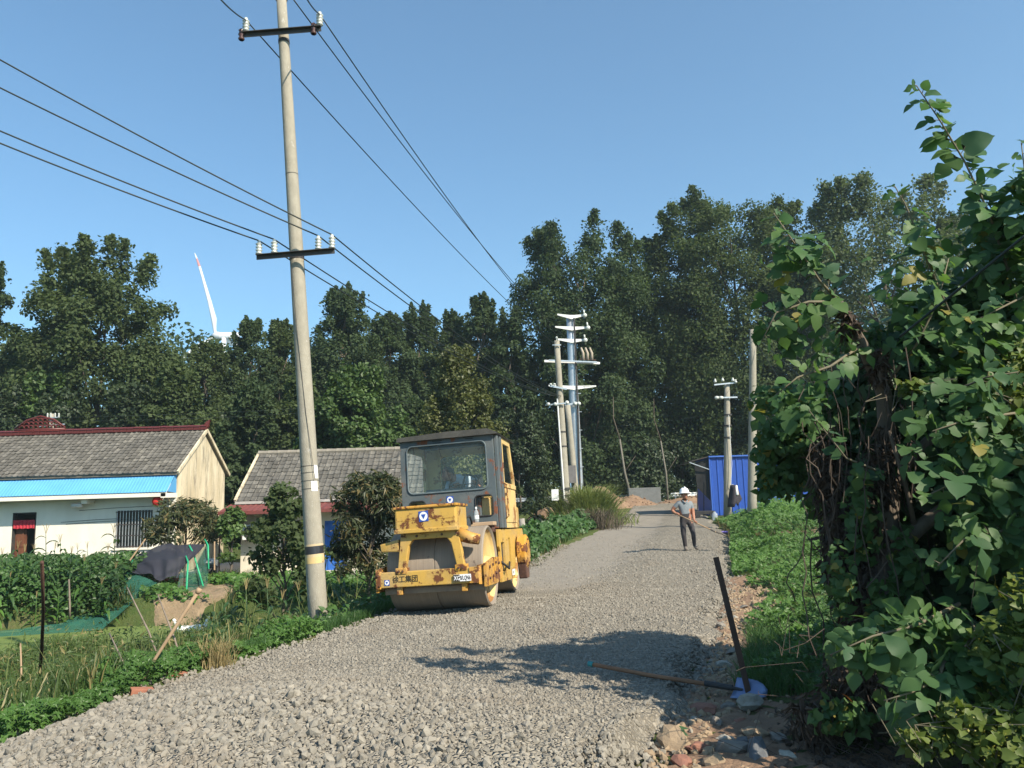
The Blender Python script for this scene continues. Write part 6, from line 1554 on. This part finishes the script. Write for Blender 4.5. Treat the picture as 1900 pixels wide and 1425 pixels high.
# stump and concrete lip beside the roller
o = MB().tube([(0,0,-.2),(.03,0,.5),(.0,.02,1.05)], [.13,.11,.10], 10).build('tree_stump', mat('pale_stump', (.30,.27,.23), (.22,.2,.17), scale=6), None, True); p = at(968,962,27); o.location = (p[0],27,float(g(p[0],27))); tag(o, 'pale upright stump just right of the roller door', 'stump')
o = MB().add([(-.5,-.2,-.5),(.5,-.2,-.5),(.5,.3,-.5),(-.5,.3,-.5),(-.4,-.15,.35),(.35,-.1,.5),(.3,.2,.5),(-.4,.2,.35)],[(0,3,2,1),(4,5,6,7),(0,1,5,4),(1,2,6,5),(2,3,7,6),(3,0,4,7)]).build('concrete_lump', m_render, bevel=.04); p = at(980,985,26); o.location = (p[0],26,float(g(p[0],26))+.2); tag(o, 'broken pale concrete lump beyond the rear of the roller', 'concrete')
# ------------------------------------------------------------------ right verge and thicket
def right_pts(n, y0, y1, d0, d1, seed, pw=1.0):
    rs = np.random.default_rng(seed); y = y0 + (y1-y0)*rs.uniform(0, 1, n)**1.2; d = d0 + (d1-d0)*rs.uniform(0, 1, n)**pw
    x = XR(y) + d; return x, y, d, rs
def vineh(x, y, d):
    h = .16 + .22*mounds(x, y, .3)*sm(.2, 1.2, d) + .15*sm(1.2, 3, d)
    h = h + .95*np.exp(-(((y-25.5)/3.2)**2 + ((d-1.7)/1.4)**2)) + .45*np.exp(-(((y-31)/3)**2 + ((d-1.8)/1.5)**2))
    return h
x, y, d, rs = right_pts(27000, 6.4, 36, .12, 6.5, 201, 1.4)
k = (patch(x, y, 1.9, 3.1) > -.9 + .5*(1-sm(.2, .8, d))) & ((d > .55 + .25*np.sin(y*1.7)) | (y > 15.5)); sh0, sh1 = gnd(1300, 1285), gnd(1410, 1318); k2 = (np.hypot(x - sh1[0], y - sh1[1]) > .55); x, y, d = x[k], y[k], d[k]; k2 = np.hypot(x - sh1[0], y - sh1[1]) > .5; x, y, d = x[k2], y[k2], d[k2]; n = len(x)
P = np.stack([x, y, g(x, y) + vineh(x, y, d)*rs.uniform(.15, 1, n)**.6], 1)
tag(herb('hop_vines', P, rs.normal(size=(n,3))*.45 + np.array([.15,-.45,.75]), rs.uniform(.06,.125,n)*(1+.3*sm(12,25,y)), STAR, lm_vine, 202), 'bright green creeping vines covering the right verge', 'vines', kind='stuff')
x, y, d, rs = right_pts(11000, 5.6, 9.6, .35, 1.9, 203)
sha, shb = gnd(1098, 1250), gnd(1400, 1312); tt = np.clip(((x-sha[0])*(shb[0]-sha[0]) + (y-sha[1])*(shb[1]-sha[1])) / ((shb[0]-sha[0])**2 + (shb[1]-sha[1])**2), 0, 1)
far_ = np.hypot(x - sha[0] - tt*(shb[0]-sha[0]), y - sha[1] - tt*(shb[1]-sha[1])); infront = (y < shb[1] + .1) & (x < shb[0] + .35)
k = (far_ > .22) & ~infront & (d > .35 + .7*sm(7.0, 6.0, y)); x, y, d = x[k], y[k], d[k]
P = np.stack([x, y, g(x, y)], 1)
tag(blades('verge_grass', P, rs.uniform(.07, .24, len(P)), .008, .7, lm_lawn, 204), 'lush dark grass round the foot of the rusty post', 'grass', kind='stuff')
x, y, d, rs = right_pts(7000, 5.4, 9.5, .9, 2.6, 205); k2 = (np.hypot(x - sh1[0], y - sh1[1]) > .42) & ~((y < sh1[1] + .1) & (x < sh1[0] + .25)); x, y, d = x[k2], y[k2], d[k2]; n = len(x)
P = np.stack([x, y, g(x, y) + rs.uniform(.02, .4, n)*sm(.6, 1.4, d)], 1)
tag(herb('shade_herbs', P, rs.normal(size=(n,3))*.5 + np.array([-.1,-.4,.75]), rs.uniform(.05,.10,n), STAR, lm_vine_d, 206), 'shaded leafy herbs at the foot of the thicket', 'herbs', kind='stuff')
x, y, d, rs = right_pts(700, 26, 34, .0, 1.2, 207)
tag(blades('dry_grass', np.stack([x, y, g(x, y)], 1), rs.uniform(.1, .35, len(x)), .02, .8, lm_straw, 208), 'dry pale grass tips where the far verge meets the gravel', 'grass', kind='stuff')

lm_mul = leafmat('mulberry_leaf', (.105,.19,.062), (.072,.145,.052), trans=.4, rough=.5, spec=.25, c3=(.22,.20,.05), f3=.95)
lm_mul_d = leafmat('mulberry_leaf_deep', (.07,.135,.055), (.05,.105,.045), trans=.25, rough=.5)
lm_vy = leafmat('flowering_vine', (.16,.20,.035), (.10,.15,.03), trans=.4, rough=.5)
lm_dead = leafmat('dead_leaf', (.10,.07,.05), (.06,.045,.035), trans=.1, rough=.9)
lm_orange = leafmat('orange_leaf', (.55,.16,.03), (.45,.12,.02))
m_twig = mat('twig', (.15,.13,.08), (.11,.10,.07), rough=.8)
m_dead = mat('dead_vine', (.085,.065,.05), (.055,.042,.034), rough=.95, scale=10)
base = gnd(1625, 1405)
MT = empty('mulberry_tree', base, 'paper mulberry with big lobed leaves overgrown by vines, right foreground', 'tree')
def L(px, py, Y): return at(px, py, Y) - base
tr = [L(1618,1412,5.3), L(1632,1250,5.4), L(1640,1080,5.6), L(1652,900,5.7), L(1640,730,5.7), L(1600,640,5.6), L(1556,560,5.5)]
tr[0][2] = -.15
MB().tube(tr, [.10,.085,.078,.07,.055,.042,.03], 10).build('trunk', m_bark, MT, True)
def limb(pts, r0, r1, m_=m_bark):
    P = [L(*q) for q in pts]; n = len(P)
    MB().tube(P, [r0 + (r1-r0)*i/(n-1) for i in range(n)], 8).build('limb', m_, MT, True); return P
limb([(1640,1040,5.6),(1700,985,5.5),(1760,935,5.6),(1830,860,5.8),(1930,760,6)], .06, .03)
limb([(1652,900,5.7),(1720,820,5.7),(1800,760,5.8),(1900,690,6)], .045, .025)
limb([(1700,985,5.5),(1680,900,5.5),(1650,800,5.4)], .02, .012)
limb([(1620,1260,5.4),(1700,1180,5.0),(1780,1120,4.9)], .03, .012)
shoots = []   # stems that carry the big leaves: points, leaf length, count, darker
def shoot(pts, size, cnt, r=.012, start=.0):
    P = [L(*q) for q in pts]; MB().tube(P, [r*(1-.7*i/(len(P)-1)) for i in range(len(P))], 6).build('stem', m_twig, MT, True)
    shoots.append((np.array(P), size, cnt, start))
shoot([(1905,640,5.6),(1870,500,5.5),(1835,395,5.4),(1790,300,5.3),(1745,225,5.2),(1700,158,5.2)], .175, 56, .012, .12)
shoot([(1960,640,5.4),(1930,480,5.3),(1905,350,5.2),(1895,265,5.2)], .2, 22)
shoot([(1770,600,5.6),(1735,520,5.5),(1705,440,5.4),(1680,380,5.4),(1660,345,5.4)], .16, 24)
shoot([(1640,720,5.6),(1700,640,5.4),(1740,560,5.3),(1760,480,5.3)], .17, 12)
shoot([(1556,560,5.5),(1520,520,5.4),(1480,460,5.3),(1435,395,5.3)], .16, 22)
shoot([(1556,560,5.5),(1500,560,5.3),(1440,580,5.3),(1410,640,5.3)], .16, 14)
shoot([(1600,640,5.6),(1540,680,5.3),(1480,700,5.2),(1430,740,5.2)], .15, 14)
shoot([(1700,760,5.6),(1760,730,5.2),(1830,700,5.0),(1890,690,4.9)], .19, 16)
shoot([(1930,760,5.4),(1860,770,5.0),(1790,780,4.9),(1730,800,4.8)], .19, 12)
shoot([(1920,900,5.2),(1850,880,4.9),(1780,890,4.8),(1700,930,4.8)], .20, 20)
shoot([(1930,1000,5.0),(1860,985,4.8),(1790,1000,4.7),(1740,1050,4.7)], .20, 14)
shoot([(1780,1120,4.9),(1700,1160,4.7),(1620,1180,4.6),(1540,1215,4.6)], .17, 20)
shoot([(1790,1130,4.9),(1810,1170,4.7),(1790,1200,4.6)], .19, 7)
shoot([(1760,1210,4.8),(1740,1260,4.5),(1690,1285,4.4),(1640,1300,4.4)], .19, 14)
shoot([(1800,1230,4.8),(1850,1270,4.5),(1880,1300,4.4)], .18, 8)
shoot([(1660,900,5.6),(1620,870,5.4),(1570,850,5.3),(1500,760,5.2)], .13, 10)
shoot([(1960,520,5.6),(1880,560,5.3),(1800,600,5.2)], .18, 14)
rs = np.random.default_rng(77); cnt_total = 0
meshes = []
for shp in (MUL_C, MUL_A, MUL_B):
    me = bpy.data.meshes.new('leaf'); me.from_pydata(shp[0].tolist(), [], shp[1].tolist()); me.polygons.foreach_set('use_smooth', [True]*len(me.polygons)); meshes.append(me)
leafmats = [leafmat('big_leaf_%d' % k, c, tuple(x*.82 for x in c), trans=.4, rough=.5, spec=.25) for k, c in enumerate([(.075,.16,.065),(.09,.185,.06),(.06,.13,.055),(.11,.20,.06),(.07,.145,.075)])]
vm = []
for me in meshes:
    for lmx in leafmats:
        m2 = me.copy(); m2.name = 'leaf'; m2.materials.append(lmx); vm.append(m2)
pet = MB()
for P, size, cnt, start in shoots:
    seg = np.linalg.norm(np.diff(P, axis=0), axis=1); cum = np.concatenate([[0], np.cumsum(seg)])
    for k in range(cnt):
        f = (start + (1-start)*(k+.7)/cnt); s = f*cum[-1]; c = np.array([np.interp(s, cum, P[:, q]) for q in range(3)])
        j = min(np.searchsorted(cum, s), len(P)-1); d = P[j] - P[j-1]; d = d/np.linalg.norm(d)
        side = np.cross(d, rs.normal(size=3)); side /= np.linalg.norm(side); side[1] *= .7
        sz = size*rs.uniform(.5, 1.1)*(1 - .45*max(0, f-.75)/.25)
        pl_ = sz*rs.uniform(.35, .75); tipd = side*.8 + d*.25 + np.array([0, 0, rs.uniform(-.75, .15)])
        root_ = c + (side*.8 + d*.35 + np.array([0,0,.15]))*pl_*.8
        pet.tube([c, root_], [.0035,.0022], 4, False)
        N = np.array([rs.normal()*.4, -.6 + rs.normal()*.3, .6 + rs.normal()*.35]); T = tipd/np.linalg.norm(tipd)
        N = N - T*np.dot(N, T); N /= np.linalg.norm(N); B = np.cross(T, N)
        o = bpy.data.objects.new('leaf', vm[rs.integers(0, 5) + 5*int(rs.choice([0, 0, 0, 1, 1, 2]))]); col.objects.link(o); o.parent = MT
        o.matrix_local = Matrix(((B[0]*sz, T[0]*sz, N[0]*sz, root_[0]), (B[1]*sz, T[1]*sz, N[1]*sz, root_[1]), (B[2]*sz, T[2]*sz, N[2]*sz, root_[2]), (0,0,0,1)))
        cnt_total += 1
pet.build('petiole', m_twig, MT, True)['kind'] = 'stuff'
def cloud(regions, per, seed):
    """points in ellipsoids given by photo place, depth, radii in metres"""
    rs = np.random.default_rng(seed); out = []; nn = []
    for (px, py, Y, rx, ry, rz, w) in regions:
        n = int(per*w); dd = unit(rs.normal(size=(n, 3))); r = rs.uniform(0, 1, n)**.4
        out.append(at(px, py, Y) + dd*r[:, None]*np.array([rx, ry, rz])); nn.append(dd)
    return np.vstack(out), np.vstack(nn), rs
# rest of the mulberry crown: leaves too many to single out
REG = [(1800,640,6.0,.75,.5,.55,1.0),(1880,540,6.1,.6,.5,.6,.8),(1740,600,6.0,.4,.35,.3,.25),(1850,900,5.7,.6,.4,.6,1.0),(1900,1100,5.5,.5,.4,.6,.7),(1740,720,6.1,.5,.4,.4,.7),(1960,800,5.8,.6,.6,1.4,1.0)]
P, N, rs = cloud(REG, 330, 210); n = len(P)
V, F = place_leaves(P - base, N*.5 + rs.normal(size=(n,3))*.5 + np.array([0,-.3,.6]), rs.normal(size=(n,3)) + np.array([0,0,-.7]), rs.uniform(.10,.19,n), MUL_A)
o = npmesh('crown', V, F, lm_mul_d, MT, True); o['kind'] = 'stuff'
# lighter lobed leaves on the outside of the thicket
REG = [(1790,800,5.0,.45,.2,.35,.7),(1860,900,4.9,.35,.2,.4,.7),(1830,1000,4.8,.4,.2,.3,.5),(1680,1190,4.7,.45,.2,.16,.7),(1760,1290,4.5,.4,.2,.16,.5),(1480,470,5.4,.28,.2,.25,.2),(1450,600,5.4,.22,.2,.3,.18),(1530,640,5.5,.3,.2,.3,.14),(1470,760,5.4,.25,.2,.2,.25),(1700,500,5.5,.35,.2,.4,.3),(1840,470,5.6,.3,.25,.5,1.0),(1900,400,5.4,.25,.2,.5,.8),(1780,650,5.4,.5,.2,.35,.8)]
P, N, rs = cloud(REG, 150, 217); n = len(P)
Nn = N*.25 + rs.normal(size=(n,3))*.5 + np.array([0,-.5,.6]); Tn = rs.normal(size=(n,3))*.7 + np.array([-.2,-.2,-.7]); sz = .055 + .12*rs.uniform(0, 1, n)**1.5; Vs, Fs, o_ = [], [], 0
for q, shp in enumerate((MUL_C, MUL_A, MUL_C)):
    k = np.arange(n) % 3 == q; V, F = place_leaves((P - base)[k], Nn[k], Tn[k], sz[k], shp); Vs.append(V); Fs.append(F + o_); o_ += len(V)
o = npmesh('outer_leaves', np.vstack(Vs), np.vstack(Fs), lm_mul, MT, True); o['kind'] = 'stuff'
# dark vine leaves that fill the thicket
VT = empty('vine_thicket', gnd(1720, 1400), 'dark tangled thicket of vines round the mulberry trunk at the right', 'vines')
vb = np.array(VT.location)
REG = [(1700,860,6.2,.7,.5,.8,1.6),(1800,1020,6.2,.7,.5,.8,1.5),(1860,1230,5.9,.6,.5,.7,1.2),(1730,1200,6.1,.6,.4,.7,1.2),(1650,720,6.2,.4,.4,.45,.8),(1810,600,6.5,.5,.5,.35,.5),(1890,700,6.3,.5,.5,.8,1.2),(1660,1340,5.9,.5,.4,.35,.7),(1920,980,6.2,.5,.6,1.2,1.2),(1590,960,6.1,.25,.3,.7,.5),(1800,780,6.5,.7,.4,.7,1.4)]
P, N, rs = cloud(REG, 1150, 211); n = len(P)
V, F = place_leaves(P - vb, N*.7 + rs.normal(size=(n,3))*.5 + np.array([0,-.4,.5]), rs.normal(size=(n,3)) + np.array([0,0,-.5]), rs.uniform(.05,.12,n), HEART)
npmesh('vine_leaves', V, F, lm_mul_d, VT, True)['kind'] = 'stuff'
# curtain of small leaves hanging left of the trunk
REG = [(1470,800,6.4,.28,.3,.25,.7),(1540,780,6.4,.3,.3,.35,.8),(1440,740,6.5,.22,.3,.15,.3),(1590,820,6.3,.25,.3,.5,.8),(1420,840,6.5,.1,.2,.22,.2),(1510,900,6.4,.14,.2,.3,.25),(1560,980,6.3,.14,.2,.4,.35),(1450,880,6.5,.12,.2,.2,.3),(1490,850,6.5,.2,.2,.25,.5),(1420,900,6.5,.06,.15,.15,.12),(1600,640,6.3,.3,.3,.2,.4),(1600,960,5.5,.12,.12,.35,.22),(1560,1080,5.4,.1,.12,.3,.15),(1640,1150,5.3,.12,.12,.3,.2),(1560,1330,5.0,.2,.15,.12,.18),(1680,1050,5.4,.12,.12,.3,.2)]
P, N, rs = cloud(REG, 900, 212); n = len(P)
V, F = place_leaves(P - vb, N*.6 + rs.normal(size=(n,3))*.6 + np.array([0,-.4,.4]), rs.normal(size=(n,3)) + np.array([0,0,-.8]), rs.uniform(.035,.085,n), HEART)
npmesh('hanging_leaves', V, F, lm_mul, VT, True)['kind'] = 'stuff'
# dead brown vine strands and withered leaves
rs = np.random.default_rng(213); mb = MB()
for k in range(80):
    px = rs.uniform(1490, 1690); py = rs.uniform(640, 1050); Y = rs.uniform(5.2, 6.0); ln = rs.uniform(.3, 1.2)
    p = at(px, py, Y) - vb; Q = [p]
    for i in range(6): Q.append(Q[-1] + np.array([rs.normal()*.035, rs.normal()*.03, -ln/6]))
    if Q[-1][2] < .02: continue
    mb.tube(Q, [rs.uniform(.002,.006)]*len(Q), 4, False)
for k in range(60):
    a = at(rs.uniform(1480,1700), rs.uniform(1150,1400), rs.uniform(4.9,5.5)) - vb; b = a + np.array([rs.normal()*.35, rs.normal()*.2, rs.uniform(-.25,.1)]); m_ = (a+b)/2 + rs.normal(size=3)*.08
    a[2] = max(a[2], .02); b[2] = max(b[2], .0); q1 = (a*3+b)/4 + rs.normal(size=3)*.05; q2 = (a+3*b)/4 + rs.normal(size=3)*.05; mb.tube([a, q1, m_, q2, b], .0025, 4, False)
mb.build('dead_strands', m_dead, VT)['kind'] = 'stuff'
REG = [(1535,900,5.9,.10,.15,.35,.5),(1560,1030,5.8,.14,.2,.4,.9),(1610,980,5.7,.14,.2,.45,.8),(1600,1130,5.6,.15,.2,.35,.8),(1580,1280,5.3,.2,.2,.3,.8),(1540,860,6.1,.14,.2,.3,.5),(1630,680,5.6,.07,.1,.16,.25),(1575,600,5.5,.06,.07,.12,.2),(1520,1330,5.2,.2,.2,.18,.5),(1650,1260,5.5,.2,.2,.3,.5),(1640,860,5.6,.10,.15,.3,.4)]
P, N, rs = cloud(REG, 900, 214); n = len(P); P[:, 2] = np.maximum(P[:, 2], vb[2] + .02)
V, F = place_leaves(P - vb, rs.normal(size=(n,3)), rs.normal(size=(n,3))*.5 + np.array([0,0,-1]), rs.uniform(.05,.13,n), LANCE)
npmesh('withered_leaves', V, F, lm_dead, VT)['kind'] = 'stuff'
# yellow green flowering vine at the right edge
FV = empty('flowering_vine', gnd(1860, 1400), 'yellow green flowering vine climbing at the right edge', 'vine'); fb = np.array(FV.location)
REG = [(1870,740,5.3,.16,.2,.3,.8),(1905,680,5.3,.14,.2,.2,.4),(1870,1240,4.5,.2,.2,.3,1.0),(1850,1370,4.3,.22,.2,.2,.9),(1900,1150,4.6,.12,.15,.3,.5),(1720,1370,4.4,.16,.15,.1,.5),(1690,720,5.3,.10,.12,.06,.2),(1780,1330,4.3,.1,.15,.08,.25)]
P, N, rs = cloud(REG, 420, 215); n = len(P); P[:, 2] = np.maximum(P[:, 2], .03)
V, F = place_leaves(P - fb, N*.4 + rs.normal(size=(n,3))*.5 + np.array([0,-.4,.6]), rs.normal(size=(n,3)), rs.uniform(.035,.075,n), HEART)
npmesh('leaves', V, F, lm_vy, FV, True)['kind'] = 'stuff'
P, N, rs = cloud(REG, 500, 216); n = len(P); P[:, 2] = np.maximum(P[:, 2], .03)
V, F = place_leaves(P - fb, rs.normal(size=(n,3)), rs.normal(size=(n,3)), rs.uniform(.008,.018,n), DIAMOND)
npmesh('flower_buds', V, F, leafmat('buds', (.34,.32,.06), (.26,.26,.05)), FV)['kind'] = 'stuff'
mb = MB()
for k in range(70):
    p = P[rs.integers(0, n)] - fb; mb.tube([p, p + rs.normal(size=3)*.09, p + rs.normal(size=3)*.12 + np.array([0,0,.06])], .003, 4, False)
mb.build('tendrils', m_twig, FV)['kind'] = 'stuff'
o = bpy.data.objects.new('fallen_leaf', meshes[2].copy()); o.data.materials.append(lm_orange); col.objects.link(o); p = at(1580,1302,4.9); o.location = p; o.scale = (.07,.07,.07); o.rotation_euler = (.9,.3,1.2); tag(o, 'single orange leaf caught in the dead vines', 'leaf')
# leaf litter under the thicket
rs = np.random.default_rng(218); n = 3600; x = rs.uniform(1.35, 3.6, n); y = rs.uniform(3.6, 6.6, n); k = x - XR(y) > .75 + .5*rs.uniform(0, 1, n); x, y = x[k], y[k]; n = len(x)
V, F = place_leaves(np.stack([x, y, g(x, y) + rs.uniform(.01, .06, n)], 1), rs.normal(size=(n,3))*.4 + np.array([0,0,1]), rs.normal(size=(n,3)), rs.uniform(.02,.055,n), HEART)
tag(npmesh('leaf_litter', V, F, lm_dead), 'brown leaf litter on the ground under the thicket', 'litter', kind='stuff')
# seedling in the rubble
SD = empty('seedling', gnd(1255, 1382), 'small broad leaved seedling growing in the rubble', 'plant')
for k in range(6):
    a = k*1.05; o = bpy.data.objects.new('leaf', vm[5 + k % 5]); col.objects.link(o); o.parent = SD; o.location = (.02*math.cos(a), .02*math.sin(a), .06 + .02*(k % 3)); o.scale = (.09,.09,.09); o.rotation_euler = (R(10), R(8), a)
MB().tube([(0,0,-.02),(0,0,.1)], .005, 5).build('stem', m_twig, SD)
# the thicket goes on beside and behind the viewer: its crown shades the near verge
make_tree('mulberry_tree', 'leafy mulberry beside the viewer, only its shadow falls into the picture', (5.0, 3.5, 0), 3.5, 2.3, 611, 5000, .2, lm_mul, .1, 34, .4, ROUND, 'tree', 'mulberry trees of the right hand thicket', 4, HEART, 1.0)
# ------------------------------------------------------------------ thin summer haze
m, nt, p = nodes_of('haze'); nt.nodes.remove(p)
pv = nt.nodes.new('ShaderNodeVolumePrincipled'); pv.inputs['Color'].default_value = (.72, .92, 1.0, 1); pv.inputs['Density'].default_value = .00048; pv.inputs['Anisotropy'].default_value = .2
nt.links.new(pv.outputs[0], nt.nodes['Material Output'].inputs['Volume'])
tag(MB().box(-620, 620, -80, 670, -5, 196).build('haze', m), 'thin bluish summer haze over the whole place', 'haze', kind='stuff')
